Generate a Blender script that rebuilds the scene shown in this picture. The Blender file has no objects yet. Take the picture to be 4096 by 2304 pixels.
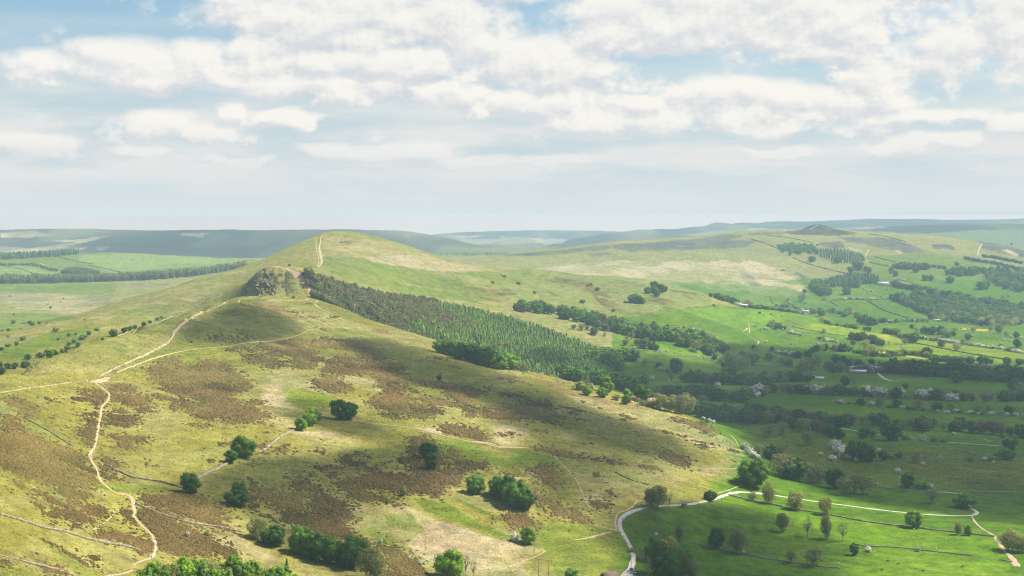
import bpy, math, random, time
import numpy as np
T0 = time.time()
rng = np.random.default_rng(7)
random.seed(7)
F = 5689.0          # focal length in photo pixels (50 mm on a 36 mm wide frame, 4096 px)
CX, HY = 2048.0, 865.0   # column straight ahead, row of eye level
CZ = 510.0          # eye altitude in metres
SC = bpy.context.scene
COL = SC.collection

# ------------------------------------------------------------------ terrain
# Survey points: bearing (as photo column), dip (as photo row) and distance in metres.
P = []
def vis(s):
    for t in s.split():
        a = t.split(','); P.append((float(a[0]), -(float(a[1]) - HY) / F, float(a[2])))
def hid(X, z, D): P.append((float(X), z / D, float(D)))
def crest(s, k=1.07, drop=0.03):
    raw = [tuple(map(float, t.split(','))) for t in s.split()]
    pts = [raw[0]]
    for a, b in zip(raw[:-1], raw[1:]):
        n = max(1, int(round(abs(b[0] - a[0]) / 75)))
        if n > 8: n = 4
        pts += [tuple(a[i] + (b[i] - a[i]) * k / n for i in range(3)) for k in range(1, n + 1)]
    for X, Y, D in pts:
        z = -(Y - HY) / F * D
        P.append((X, z / D, D))
        P.append((X, (z - drop * D) / (D * k), D * k))
# the ground falling away below the viewpoint
for X in (-2200, -800, 500, 2048, 3500, 4900, 6300):
    for D, e in ((3, -.62), (12, -.5), (40, -.43), (150, -.37), (330, -.325)):
        P.append((X, e, D))
for X in (1200, 2048, 3000, 4096, 5200): P.append((X, -.285, 560.))
# near slope facing south east
vis('-900,2304,500 -900,1900,760 -900,1650,900 -300,2304,540 -300,1900,770 -300,1640,930')
vis('0,2304,560 0,2100,650 0,1900,760 0,1750,870 0,1620,980 0,1570,1040')
vis('200,2304,620 200,2000,760 200,1800,900 200,1650,1030 200,1545,1150 370,1520,1250')
vis('440,2304,690 440,2100,800 440,1900,920 440,1700,1070 440,1600,1160 500,1450,1370 640,1375,1500 730,1290,1660')
vis('700,2200,780 700,2000,880 700,1800,1010 700,1600,1200 700,1450,1420')
vis('1000,2304,760 1000,2100,870 1000,1900,980 1000,1700,1130 1000,1500,1380 1000,1350,1680 1000,1250,1950')
vis('1370,2304,800 1370,2100,920 1370,1850,1080 1370,1650,1260 1370,1450,1580 1370,1320,1860')
vis('1700,2304,830 1700,2050,960 1700,1850,1090 1700,1650,1290 1700,1500,1560 1700,1420,1760')
vis('2050,2304,860 2050,2100,960 2050,1900,1090 2050,1700,1290 2050,1580,1520')
vis('2400,2200,930 2400,2050,1000 2400,1900,1110 2400,1750,1290 2400,1640,1500')
vis('2700,2050,1030 2700,1950,1110 2700,1850,1220 2700,1750,1380')
crest('-900,1580,1000 -300,1540,1060 40,1496,1160 135,1447,1250 269,1393,1380 404,1348,1440 493,1330,1490 628,1281,1620 727,1251,1720 821,1229,1850 924,1197,2050', 1.08, .022)
crest('1275,1200,2150 1370,1235,2090 1500,1290,2030 1640,1330,1990 1760,1365,1960 1900,1430,1930 2000,1480,1900 2118,1497,1880 2295,1541,1820 2472,1583,1750 2649,1630,1680 2737,1658,1630 2855,1694,1560', 1.07, .02)
crest('2920,1735,1480 2967,1800,1380 2990,1850,1300', 1.1, .012)
vis('2967,1940,1200')
# valley fields
vis('2600,2200,960 2900,2200,980 3200,2200,990 3600,2250,960 4096,2304,930 4096,2150,1040 3600,2100,1080 3200,2050,1110 3000,1980,1180 3300,1950,1250 3700,1980,1220 4096,2000,1220')
vis('3200,1900,1330 3600,1850,1420 4096,1850,1440 3200,1750,1600 3700,1720,1700 4096,1720,1720 4900,2304,940 4900,1850,1440 5600,2304,950 5600,1850,1450')
vis('3000,1640,1950 3500,1640,1950 4096,1640,1960 4900,1640,1960 2500,1520,2380 3000,1540,2300 3500,1540,2320 4096,1540,2350')
vis('3000,1440,2830 3500,1440,2850 4096,1440,2880 4900,1440,2880 3000,1340,3330 3500,1350,3500 4096,1360,3450 3500,1300,4000 4096,1300,4050 3500,1250,4400 4096,1250,4500 4900,1300,4050 5600,1300,4000')
# saddle, the crag and the slopes of the big green hill
vis('985,1190,2240 1060,1190,2240 1150,1195,2200 1250,1192,2180 1060,1190,2290')
vis('1020,1100,2335 1060,1067,2345 1150,1070,2375 1200,1085,2380 1240,1130,2320 1270,1068,2500 1287,1052,2650')
hid(930, -150, 2340); hid(960, -140, 2330)
vis('1287,1000,2900 1400,1000,3050 1400,1080,2650 1500,1050,2900 1500,1130,2600 1600,1000,3200 1600,1100,2850')
crest('-200,1370,2200 27,1330,2300 135,1307,2400 224,1292,2450 314,1272,2550 426,1240,2650 493,1222,2700 605,1189,2760 673,1160,2800 740,1135,2850 852,1110,2900 920,1090,2950 987,1067,3000 1090,1020,3100 1179,982,3200 1233,958,3250 1269,944,3280 1314,934,3300 1404,942,3350 1471,954,3380 1538,966,3400 1628,992,3400 1695,1010,3400 1763,1028,3400 1830,1046,3400 1920,1060,3450 1987,1066,3480 2100,1073,3550 2179,1081,3550 2314,1100,3550 2449,1106,3600 2628,1124,3600 2718,1146,3550 2808,1173,3500 2880,1200,3500 3000,1228,3700', 1.06, .02)
vis('0,1450,1500 0,1400,1800 100,1395,1750 300,1335,2000 500,1285,2200 700,1220,2400 880,1165,2450 960,1130,2550 1000,1085,2800')
vis('1800,1100,3100 1800,1180,2850 2000,1130,3200 2000,1230,2800 2200,1150,3300 2200,1250,2850 2200,1300,2650 2400,1180,3250 2400,1280,2900 2400,1360,2650 2600,1200,3200 2600,1260,3000 2600,1340,2750 2600,1400,2600 2800,1220,3250 2800,1300,2950 2800,1380,2750 2800,1440,2650')
vis('1230,1110,2450 1300,1150,2420 1400,1200,2380 1500,1265,2330 1640,1320,2280 1760,1365,2230 1760,1270,2500 1900,1290,2600 1900,1400,2280 2050,1350,2500 2050,1450,2230 2200,1420,2350 2300,1480,2200 2400,1510,2200')
# dale and moors to the left
vis('0,1300,3000 0,1240,3500 300,1245,3500 200,1200,3900 500,1180,4100 700,1112,4700 0,1133,4700 450,1118,4700 900,1078,4900 0,1090,5200 300,1080,5300 600,1068,5400')
vis('-900,1300,3000 -900,1133,4700')
crest('-900,1050,6000 0,1045,6000 200,1028,6000 450,1015,6000 600,1022,6000 870,1038,6000 1000,1042,6000 1200,1045,6000', 1.07, .02)
vis('-900,1000,8000 0,1002,8000 400,1002,8000 800,1005,8000 1200,1005,8000 0,960,8700 600,960,8700 1000,960,8700 1500,975,8400 1750,995,8000')
crest('-900,925,9300 -200,925,9300 0,921,9300 150,915,9300 300,915,9300 600,922,9300 850,922,9300 900,917,9300 1000,922,9300 1190,922,9300 1400,927,9300 1500,928,9300 1600,933,9200 1650,938,9200 1750,952,9000 1850,967,8800 1950,984,8500', 1.08, .02)
vis('1800,1020,7200 1950,1012,7200 2050,1000,7600')
# long moor to the right with its pointed top
crest('1800,1045,5300 1850,1038,5400 2000,1022,5500 2150,1000,5600 2320,985,5700 2560,962,5900 2800,945,6100 2900,934,6300 3030,930,6450 3150,930,6500 3200,917,6500 3230,902,6500 3263,890,6500 3300,903,6500 3337,915,6500 3380,927,6510 3420,934,6520 3624,942,6500 3758,951,6500 3893,969,6400 3983,980,6300 4096,993,6200 4400,1010,6200 5200,1030,6200 5900,1040,6200', 1.09, .022)
vis('3263,930,6200 3200,940,6150 3330,942,6150')
vis('1900,1066,5000 2000,1062,5000 2150,1075,4900 2400,1100,4800 2400,1040,5300 2600,1125,4700 2700,1140,4700 2900,1180,4600 3000,1192,4550 3000,1100,5100 3000,1000,5700 3300,1000,5800 3300,1100,5200 3300,1200,4600 3600,1000,5800 3600,1100,5100 3600,1200,4600 4096,1060,5600 4096,1130,5000 4096,1200,4600 4900,1100,5200 5600,1100,5200')
crest('3435,922,8800 3512,914,8800 3602,905,8800 3758,901,8800 3915,903,8800 4028,899,8800 4096,897,8800 4500,897,8800 5600,897,8800', 1.08, .02)
vis('3800,950,8000 4000,960,8000 3600,935,8200')
crest('2269,958,9800 2449,944,10200 2628,928,10600 2750,914,11000 2821,905,11500 2942,899,12000 3100,896,12500 3310,890,12500 3460,881,12500 3600,879.5,12500 3700,881,12500 3800,883.6,12500 3960,882,12500 4096,878,12500 4500,878,12500 5600,878,12500', 1.06, .02)
crest('1700,955,13500 1780,952,13500 1900,943,13500 2100,933,13500 2300,931,13500 2540,930,13500', 1.05, .02)
vis('2000,990,8300 2250,988,8300 2150,965,10500')
vis('2700,935,10000 2821,925,10600 2942,915,11000 3100,910,11300 3310,903,11400 3460,897,11400 3600,895,11400 3800,897,11400 3960,896,11400 4096,893,11400 4500,893,11400 5600,893,11400')
vis('2942,903,11600 3100,899,12000 3310,893,12000 3460,886,12000 3600,884,12000 3800,888,12000 3960,886,12000 4096,882,12000 4500,882,12000 5600,882,12000 2600,942,9700 2449,955,9500')
for X in range(-2500, 6700, 350):
    hid(X, -330, 14600); hid(X, -420, 16500)
P = np.array(P)

def kern(r2): return np.sqrt(r2 + 0.012 ** 2)
PU = (P[:, 0] - CX) / F; PS = np.log(P[:, 2]) * 1.0
_n = len(P)
_d2 = (PU[:, None] - PU[None]) ** 2 + (PS[:, None] - PS[None]) ** 2
A = kern(_d2)
A = np.block([[A + np.eye(_n) * -1e-4, np.ones((_n, 1)), PU[:, None], PS[:, None]],
              [np.ones((1, _n)), np.zeros((1, 3))], [PU[None], np.zeros((1, 3))], [PS[None], np.zeros((1, 3))]])
W = np.linalg.solve(A, np.concatenate([P[:, 1], np.zeros(3)]))

u_mid = np.linspace(-0.385, 0.385, 1300)
u_l = -0.385 - np.cumsum(np.linspace(0.001, 0.02, 34)); u_r = 0.385 + np.cumsum(np.linspace(0.001, 0.02, 34))
U = np.concatenate([u_l[::-1], u_mid, u_r])
S = np.concatenate([np.linspace(math.log(1.5), math.log(400), 70)[:-1], np.linspace(math.log(400), math.log(2600), 620)[:-1],
                    np.linspace(math.log(2600), math.log(15500), 470)])
NU, NS = len(U), len(S)
def rbf(u, s):
    out = np.empty(len(u), np.float64)
    for i in range(0, len(u), 20000):
        a, b = u[i:i + 20000], s[i:i + 20000]
        out[i:i + 20000] = kern((a[:, None] - PU[None]) ** 2 + (b[:, None] - PS[None]) ** 2) @ W[:_n] + W[_n] + W[_n + 1] * a + W[_n + 2] * b
    return out
# evaluate on a coarser lattice then interpolate
cu, cs = np.linspace(U[0], U[-1], 520), np.linspace(S[0], S[-1], 620)
GU, GS = np.meshgrid(cu, cs, indexing='ij')
E0 = rbf(GU.ravel(), GS.ravel()).reshape(GU.shape)
def bil(Z, xs, ys, x, y):
    fx = np.clip((x - xs[0]) / (xs[1] - xs[0]), 0, len(xs) - 1.001); fy = np.clip((y - ys[0]) / (ys[1] - ys[0]), 0, len(ys) - 1.001)
    i, j = fx.astype(int), fy.astype(int); a, b = fx - i, fy - j
    return (Z[i, j] * (1 - a) * (1 - b) + Z[i + 1, j] * a * (1 - b) + Z[i, j + 1] * (1 - a) * b + Z[i + 1, j + 1] * a * b)

# value noise on a lattice
def _hash(i, j, k):
    h = (i.astype(np.int64) * 374761393 + j.astype(np.int64) * 668265263 + k * 1442695041) & 0x7fffffff
    h = ((h ^ (h >> 13)) * 1274126177) & 0x7fffffff
    h = ((h ^ (h >> 15)) * 739982445) & 0x7fffffff
    return (h ^ (h >> 12) & 0xffff).astype(np.float64) % 65536 / 65535.0
def vnoise(x, y, k=0):
    i = np.floor(x).astype(np.int64); j = np.floor(y).astype(np.int64); a = x - i; b = y - j
    a = a * a * a * (a * (a * 6 - 15) + 10); b = b * b * b * (b * (b * 6 - 15) + 10)
    return (_hash(i, j, k) * (1 - a) * (1 - b) + _hash(i + 1, j, k) * a * (1 - b) + _hash(i, j + 1, k) * (1 - a) * b + _hash(i + 1, j + 1, k) * a * b)
def fbm(x, y, octs=4, k=0, gain=0.5):
    s = 0; amp = 1; tot = 0; c, sn = 0.8, 0.6
    for o in range(octs):
        s = s + amp * (vnoise(x, y, k + o * 17) - .5); tot += amp; amp *= gain
        x, y = (c * x - sn * y) * 2.03 + 3.1, (sn * x + c * y) * 2.03 + 7.7
    return s / tot * 2      # about -1..1
UU, SS = np.meshgrid(U, S, indexing='ij')
DD = np.exp(SS); XX = UU * DD
E = bil(E0, cu, cs, UU.ravel(), SS.ravel()).reshape(UU.shape)
ZZ = E * DD
# small relief: rounded gullies and hummocks, fading out close to the viewpoint and on the flat valley floor
slope_w = np.clip((ZZ + 262) / 40, 0.12, 1) * np.clip((DD - 450) / 150, 0, 1)
ZZ = ZZ + slope_w * (fbm(XX / 130, DD / 130, 4, 5) * 2.2 * np.clip(DD / 2500, .5, 2.2) + fbm(XX / 21, DD / 21, 3, 9) * 0.7)
far = np.clip((DD - 4300) / 1500, 0, 1)
ZZ = ZZ + far * fbm(XX / 420, DD / 900, 5, 31) * 5
E = ZZ / DD
ROWG = HY - E * F; COLG = CX + UU * F
EMAX = np.maximum.accumulate(E, axis=1)
VISIBLE = E >= EMAX - 0.0012
def _fi(a, v):   # fractional index in a monotone array
    i = np.clip(np.searchsorted(a, v) - 1, 0, len(a) - 2); return i, np.clip((v - a[i]) / (a[i + 1] - a[i]), 0, 1)
def height(x, y):
    """ground height (relative to the eye) at world x, y"""
    x = np.atleast_1d(np.asarray(x, float)); y = np.maximum(np.atleast_1d(np.asarray(y, float)), 1.6)
    i, a = _fi(U, x / y); j, b = _fi(S, np.log(y))
    return ZZ[i, j] * (1 - a) * (1 - b) + ZZ[i + 1, j] * a * (1 - b) + ZZ[i, j + 1] * (1 - a) * b + ZZ[i + 1, j + 1] * a * b
def ground(X, Y, jmin=0):
    """first ground met when looking along a bearing and dip given as photo column and row"""
    u = (X - CX) / F; e = -(Y - HY) / F
    i, a = _fi(U, np.array([u])); i = i[0]; a = a[0]
    prof = E[i] * (1 - a) + E[i + 1] * a
    mx = np.maximum.accumulate(prof)
    j = int(np.searchsorted(mx, e))
    if j >= NS: j = NS - 1
    j = max(j, 1)
    e0, e1 = prof[j - 1], prof[j]
    t = 0 if e1 <= e0 else min(1, max(0, (e - e0) / (e1 - e0)))
    d = math.exp(S[j - 1] + t * (S[j] - S[j - 1]))
    return u * d, d
def gz(x, y): return float(height(x, y)[0]) + CZ
def mesh_obj(name, verts, faces, mat=None, parent=None, smooth=False, link=True):
    me = bpy.data.meshes.new(name)
    verts = np.asarray(verts, np.float32)
    me.vertices.add(len(verts)); me.vertices.foreach_set('co', verts.ravel())
    if isinstance(faces, np.ndarray):
        n, k = faces.shape
        me.loops.add(n * k); me.loops.foreach_set('vertex_index', faces.ravel().astype(np.int32))
        me.polygons.add(n); me.polygons.foreach_set('loop_start', np.arange(0, n * k, k, dtype=np.int32))
    else:
        cnt = np.array([len(f) for f in faces]); idx = np.concatenate([np.asarray(f) for f in faces])
        me.loops.add(len(idx)); me.loops.foreach_set('vertex_index', idx.astype(np.int32))
        me.polygons.add(len(faces)); me.polygons.foreach_set('loop_start', np.concatenate([[0], np.cumsum(cnt)[:-1]]).astype(np.int32))
    me.update(calc_edges=True)
    if smooth: me.polygons.foreach_set('use_smooth', np.ones(len(me.polygons), bool))
    if mat: me.materials.append(mat)
    o = bpy.data.objects.new(name, me)
    if link: COL.objects.link(o)
    if parent: o.parent = parent
    return o
def tag(o, label=None, cat=None, group=None, kind=None):
    if label: o['label'] = label
    if cat: o['category'] = cat
    if group: o['group'] = group
    if kind: o['kind'] = kind
    return o
def empty(name, loc, rz=0.0):
    o = bpy.data.objects.new(name, None); COL.objects.link(o); o.location = loc; o.rotation_euler = (0, 0, rz)
    o.empty_display_size = 1; return o
def dup_tree(root, loc, rz=0.0, scale=None, label=None, group=None):
    r = root.copy(); COL.objects.link(r); r.location = loc; r.rotation_euler = (0, 0, rz)
    if scale is not None: r.scale = scale
    if label: r['label'] = label
    if group: r['group'] = group
    for ch in root.children:
        c = ch.copy(); COL.objects.link(c); c.parent = r
        for g in ch.children:
            d = g.copy(); COL.objects.link(d); d.parent = c
    return r
def new_mat(name):
    m = bpy.data.materials.new(name); m.use_nodes = True; nt = m.node_tree
    b = nt.nodes['Principled BSDF']; b.inputs['Roughness'].default_value = .9
    b.inputs['Specular IOR Level'].default_value = .06
    return m, nt, b
def simple(name, col, rough=.85, var=0.0, scale=1.0, spec=.15, rnd=0.0):
    """plain colour broken up by procedural noise; rnd varies it from object to object"""
    m, nt, b = new_mat(name); b.inputs['Roughness'].default_value = rough; b.inputs['Specular IOR Level'].default_value = spec
    L = nt.links; src = None
    if var or rnd:
        rgb = nt.nodes.new('ShaderNodeHueSaturation'); rgb.inputs['Color'].default_value = (*col, 1)
        val = None
        if var:
            tc = nt.nodes.new('ShaderNodeNewGeometry'); n = nt.nodes.new('ShaderNodeTexNoise'); n.inputs['Scale'].default_value = scale; n.inputs['Detail'].default_value = 4
            L.new(tc.outputs['Position'], n.inputs['Vector'])
            mr = nt.nodes.new('ShaderNodeMapRange'); mr.inputs[1].default_value = .3; mr.inputs[2].default_value = .7
            mr.inputs[3].default_value = 1 - var; mr.inputs[4].default_value = 1 + var; L.new(n.outputs['Fac'], mr.inputs[0]); val = mr.outputs[0]
        if rnd:
            oi = nt.nodes.new('ShaderNodeObjectInfo')
            m2 = nt.nodes.new('ShaderNodeMapRange'); m2.inputs[3].default_value = 1 - rnd; m2.inputs[4].default_value = 1 + rnd
            L.new(oi.outputs['Random'], m2.inputs[0])
            hu = nt.nodes.new('ShaderNodeMath'); hu.operation = 'MULTIPLY'; hu.inputs[1].default_value = 7.13; L.new(oi.outputs['Random'], hu.inputs[0])
            fr = nt.nodes.new('ShaderNodeMath'); fr.operation = 'FRACT'; L.new(hu.outputs[0], fr.inputs[0])
            m3 = nt.nodes.new('ShaderNodeMapRange'); m3.inputs[3].default_value = .5 - .06 * rnd; m3.inputs[4].default_value = .5 + .06 * rnd
            L.new(fr.outputs[0], m3.inputs[0]); L.new(m3.outputs[0], rgb.inputs['Hue'])
            if val is None: val = m2.outputs[0]
            else:
                mm = nt.nodes.new('ShaderNodeMath'); mm.operation = 'MULTIPLY'; L.new(val, mm.inputs[0]); L.new(m2.outputs[0], mm.inputs[1]); val = mm.outputs[0]
        L.new(val, rgb.inputs['Value']); L.new(rgb.outputs[0], b.inputs['Base Color'])
    else:
        b.inputs['Base Color'].default_value = (*col, 1)
    return m
# ------------------------------------------------------------------ what grows where
FR = {'p': (0, 0, 1.0), 'o': (0, 0, 1 / 1.59), 'a': (0, 1450, 1.696), 'b': (1000, 1450, 1.696), 'c': (2000, 1450, 1.696), 'd': (2996, 1450, 1.696),
      'l': (0, 850, 2.229), 'm': (1000, 850, 2.229), 'n': (2000, 850, 2.229), 'q': (2996, 850, 2.229),
      'v': (2500, 1100, 4.262), 'e': (3000, 950, 4.529), 'f': (3536, 950, 4.529), 'g': (3000, 1230, 4.529), 'h': (3536, 1230, 4.529),
      'i': (2100, 1300, 4.262), 'j': (2500, 1400, 4.262)}
def pp(s):
    """'frame: x,y x,y ...' -> points in photo pixels"""
    f, r = s.split(':', 1); ox, oy, k = FR[f.strip()]
    return [(ox + float(a) / k, oy + float(b) / k) for a, b in (t.split(',') for t in r.split())]
def inpoly(x, y, poly):
    c = np.zeros(x.shape, bool); n = len(poly)
    for i in range(n):
        x1, y1 = poly[i]; x2, y2 = poly[(i + 1) % n]
        if y1 == y2: continue
        t = ((y1 > y) != (y2 > y)) & (x < (x2 - x1) * (y - y1) / (y2 - y1) + x1)
        c ^= t
    return c
WN1 = fbm(XX / 45, DD / 45, 4, 61); WN2 = fbm(XX / 45, DD / 45, 4, 67)      # ragged patch edges, about 45 m
WF1 = fbm(XX / 11, DD / 11, 2, 71)
WB = fbm(XX / 260, DD / 260, 4, 81)
def region(spec, rag=18.0, dmin=0, dmax=1e9):
    """weight 0..1 of a ground patch outlined as seen from the viewpoint; RAG = raggedness of its edge in photo pixels"""
    poly = pp(spec); xs = [a for a, b in poly]; ys = [b for a, b in poly]; m = rag * 2
    sel = np.nonzero((COLG > min(xs) - m) & (COLG < max(xs) + m) & (ROWG > min(ys) - m) & (ROWG < max(ys) + m) & VISIBLE & (DD > dmin) & (DD < dmax))
    w = np.zeros(len(sel[0])); x, y = COLG[sel], ROWG[sel]; a, b, c = WN1[sel], WN2[sel], WF1[sel]
    for k in (.4, 1.0, 1.6): w += inpoly(x + a * rag * k + c * rag * .35, y + b * rag * k * .55, poly)
    return sel, w / 3
GCOL = np.zeros(ZZ.shape + (3,), np.float32)
HEATH = np.zeros(ZZ.shape, np.float32)
def mixc(sel, w, col):
    GCOL[sel] = GCOL[sel] * (1 - w[..., None]) + np.array(col) * w[..., None]
def sstep(a, b, x): t = np.clip((x - a) / (b - a), 0, 1); return t * t * (3 - 2 * t)
ROUGH = np.array((.200, .180, .038)); OLIVE = np.array((.130, .130, .026)); DRY = np.array((.28, .215, .11)); PALE = np.array((.34, .275, .165))
LUSH = np.array((.066, .130, .010)); BRIGHT = np.array((.115, .21, .010)); HTHR = np.array((.060, .046, .014)); HTH2 = np.array((.105, .082, .025))
RED = np.array((.17, .095, .04)); MOOR = np.array((.050, .050, .048)); YEL = np.array((.55, .40, .015)); YGRN = np.array((.21, .25, .025))
FARG = np.array((.17, .17, .07)); BLOND = np.array((.235, .215, .085))
w = sstep(-.25, .45, WB)[..., None]
GCOL[:] = ROUGH * (1 - w) + OLIVE * w
w = (sstep(.05, .6, fbm(XX / 70, DD / 120, 4, 91)) * .5)[..., None]
GCOL[:] = GCOL * (1 - w) + BLOND * w
w = sstep(2150, 2500, DD)[..., None] * .5; GCOL[:] = GCOL * (1 - w) + FARG * w
w = sstep(7000, 7600, DD)[..., None]; GCOL[:] = GCOL * (1 - w) + MOOR * w
# pasture on the valley floor and the lower hillsides
w = sstep(-219, -224, ZZ) * (COLG > 2450) * (DD > 880) * (DD < 5200); w = np.maximum(w, sstep(-243, -252, ZZ) * (DD > 1800) * (COLG > 1500) * (DD < 4700))
mixc(np.nonzero(w > 0), w[w > 0], LUSH)
def paint(col, *specs, rag=18, s=1.0, dmin=0, dmax=1e9, mott=0.0, heath=False, ms=1.0):
    for sp in specs:
        sel, w = region(sp, rag, dmin, dmax)
        if mott: w = w * (1 - mott + mott * sstep(-.25, .35, fbm(XX[sel] / (40 * ms), DD[sel] / (55 * ms), 4, 131)))
        if heath:
            n = .8 * fbm(XX[sel] / 7.5, DD[sel] / 11, 3, 151) + .9 * fbm(XX[sel] / 30, DD[sel] / 38, 3, 157)
            hw = w * sstep(-.42, .05, n) if heath is True else w * sstep(heath, heath + .3, n)
            HEATH[sel] = np.maximum(HEATH[sel], hw); continue
        mixc(sel, w * s, col)
paint(LUSH, 'n: 1100,930 1380,918 1450,840 1560,855 1880,826 2000,830 2100,840 2452,862 2452,1449 1180,1449 1190,1230 1060,1040', rag=9)
paint(LUSH, 'q: 1040,390 1620,365 1900,380 2452,520 2452,1000 1300,940 1270,770 1000,700 700,690 850,560 1100,480', 'q: 700,790 1270,770 1600,940 1100,960 600,960', 'q: 0,745 190,750 330,830 400,900 0,850', 'q: 700,690 1300,640 1450,720 1250,770 720,775', rag=3, s=.62, dmin=3600)
# tints of single fields; sunlight on the bottom field is put into its colour
for c, ks in ((BRIGHT, .55), ):
    paint(c, 'q: 0,850 350,890 620,940 640,980 900,1020 1000,1060 860,1110 500,1060 380,1040 200,990 0,930', 'v: 640,540 1100,560 1700,560 2500,640 2500,900 2100,960 1300,730 900,620', 'v: 500,1140 1700,1380 1740,1420 1300,1400 560,1270', rag=4, s=ks)
    paint(c, 'd: 0,950 600,1040 1000,1110 1680,1190 1780,1400 1600,1449 700,1449 600,1370 900,1250 560,1230 0,1150', 'c: 1560,900 1866,960 1866,1100 1500,960', 'd: -260,880 700,930 1500,1050 1560,1060 900,1010 300,960', rag=6, s=ks * .8)  # sunlit strip beside the lane, painted as brighter green
paint(YGRN, 'g: 1000,300 1500,330 1900,400 2536,500 2536,640 2100,600 1700,520 1250,440 950,380', 'h: 0,465 170,510 340,590 420,650 0,660', 'h: 640,580 1300,650 2536,830 2536,930 2000,900 1500,840 900,730 560,650', 'h: 0,690 540,660 1200,770 1600,850 1100,900 600,850 0,760', 'h: 1100,960 1250,960 1240,1000 1150,985', 'h: 2010,930 2170,960 2160,1000 2020,980', rag=3, s=.55)
paint((.36, .33, .05), 'h: 20,490 300,560 400,640 0,600', 'g: 1900,420 2536,510 2536,600 2200,560', rag=6, s=.5, mott=.5)
paint(YEL, 'g: 1980,750 2536,802 2536,840 2200,800', 'h: 0,795 115,812 115,838 0,826', 'h: 400,855 620,880 620,915 400,902', 'h: 620,893 860,908 860,942 640,925', 'h: 1670,385 1890,400 1880,432 1650,418', 'h: 1370,375 1560,380 1560,405 1370,400', 'h: 1640,870 1730,885 1700,900', rag=1.5, s=.7)
paint(YGRN, 'v: 640,690 900,690 1100,720 900,760 700,740', rag=4, s=.3, mott=.8)
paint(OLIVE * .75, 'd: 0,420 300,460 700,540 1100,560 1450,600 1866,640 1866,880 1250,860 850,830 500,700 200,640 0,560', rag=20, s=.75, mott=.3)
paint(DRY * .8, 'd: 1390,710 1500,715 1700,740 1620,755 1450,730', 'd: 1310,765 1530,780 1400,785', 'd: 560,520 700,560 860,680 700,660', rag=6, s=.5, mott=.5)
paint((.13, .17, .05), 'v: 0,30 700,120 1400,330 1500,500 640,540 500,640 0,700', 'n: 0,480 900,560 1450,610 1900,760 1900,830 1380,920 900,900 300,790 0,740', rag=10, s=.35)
paint(LUSH, 'm: 1800,530 2100,516 2452,590 2452,640 2200,610', 'm: 640,390 1000,420 1300,480 1600,530 2300,740 2000,800 1300,700 900,600 640,500', 'm: 1270,600 1500,640 1700,700 2300,860 1900,790 1400,720', rag=8, s=.38)
# bleached grass
paint(DRY, 'm: 640,200 1100,240 1500,340 1800,450 2452,500 2100,530 1600,525 1300,480 1030,420 660,330', rag=12, s=.4, mott=.5)
paint(PALE * .9, 'm: 1030,400 1200,380 1560,380 1700,420 2100,480 2050,517 1700,523 1300,472 1100,440', 'm: 1320,625 1500,650 1680,690 1600,685 1340,640', rag=9, s=.6, mott=.5, ms=1.5)
paint(PALE, 'n: 300,500 700,450 1100,430 1600,430 2300,440 2452,560 2452,700 2000,700 1700,640 1300,600 900,562 600,545', 'q: 0,420 200,480 500,650 540,740 200,740 0,720', rag=24, s=.85, mott=.75, dmin=4000, ms=2.5)
paint(DRY, 'n: 1600,200 2000,160 2452,150 2452,200 1800,215', rag=6, s=.9, mott=.5, dmin=8000, ms=3)
paint(PALE, 'l: 0,300 250,320 600,280 850,240 700,280 450,330 200,375 0,380', 'l: 820,310 1000,300 900,340', 'l: 640,320 780,305 700,340', 'm: 1830,240 2452,230 2452,280 2000,290', 'n: 0,215 600,240 560,280 0,270', 'l: 1720,200 1900,180 1800,215', 'm: 350,180 500,168 500,180', 'q: 700,150 980,130 1250,130 1000,145', 'q: 0,135 400,150 340,165 0,165', 'l: 0,360 120,330 300,340 600,300 620,320 300,365', 'l: 430,250 700,240 1000,200 760,270', 'l: 0,180 300,170 500,200 250,230 0,220', 'l: 1550,190 1850,180 1800,220', 'm: 1700,200 2100,210 1900,240', rag=6, s=.95, mott=.55, dmin=6500, ms=6)
paint(LUSH, 'n: 330,300 660,310 500,330 350,320', 'm: 1640,330 2452,300 2452,360 1700,380', 'l: -50,380 900,365 2300,420 2200,480 1000,600 0,590', rag=5, s=.55, dmin=4600)
paint((.22, .30, .10), 'l: 0,485 200,470 600,570 200,580 0,580', 'l: 700,380 1100,370 2200,425 1700,480 1000,540 700,430', rag=5, s=.35, dmin=4600)
paint(PALE, 'l: 0,730 300,730 500,730 680,760 960,830 860,900 700,940 500,880 200,860 0,810', rag=12, s=.55, mott=.6, dmin=2900)
paint(MOOR * 2.2, 'l: 760,740 1000,760 960,830 740,830', 'l: 0,740 200,740 500,770 300,800 0,780', 'l: 1120,640 1450,620 1600,640 1300,660', rag=10, s=.6, mott=.6, dmin=2900)
paint(LUSH, 'l: 0,900 300,890 700,935 560,970 250,1010 0,1060', 'l: 0,640 500,620 1050,640 1000,740 400,720 0,700', 'l: 400,1080 840,1010 900,1030 560,1140 200,1290 0,1300 0,1230 250,1150', rag=8, s=.6, mott=.2, dmin=1300)
paint(DRY, 'l: 760,950 850,925 1060,915 960,960', 'l: 1280,925 1400,920 1370,950', 'l: 1130,960 1260,960 1180,1000', 'l: 1600,770 1840,700 1940,730 1700,800', rag=8, s=.7, mott=.4, dmin=1300)
paint(BLOND, 'l: 300,1020 700,940 1100,830 1500,690 1900,580 2300,450 2452,440 2300,560 1900,700 1500,800 1000,900 600,1010', rag=14, s=.45, mott=.4, dmin=1700)
paint(BLOND, 'm: 330,880 700,900 1000,1000 1700,1140 2200,1330 2500,1449 1900,1330 1400,1150 900,1050 500,1000', rag=20, s=.6, mott=.3, dmax=2300)
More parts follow.
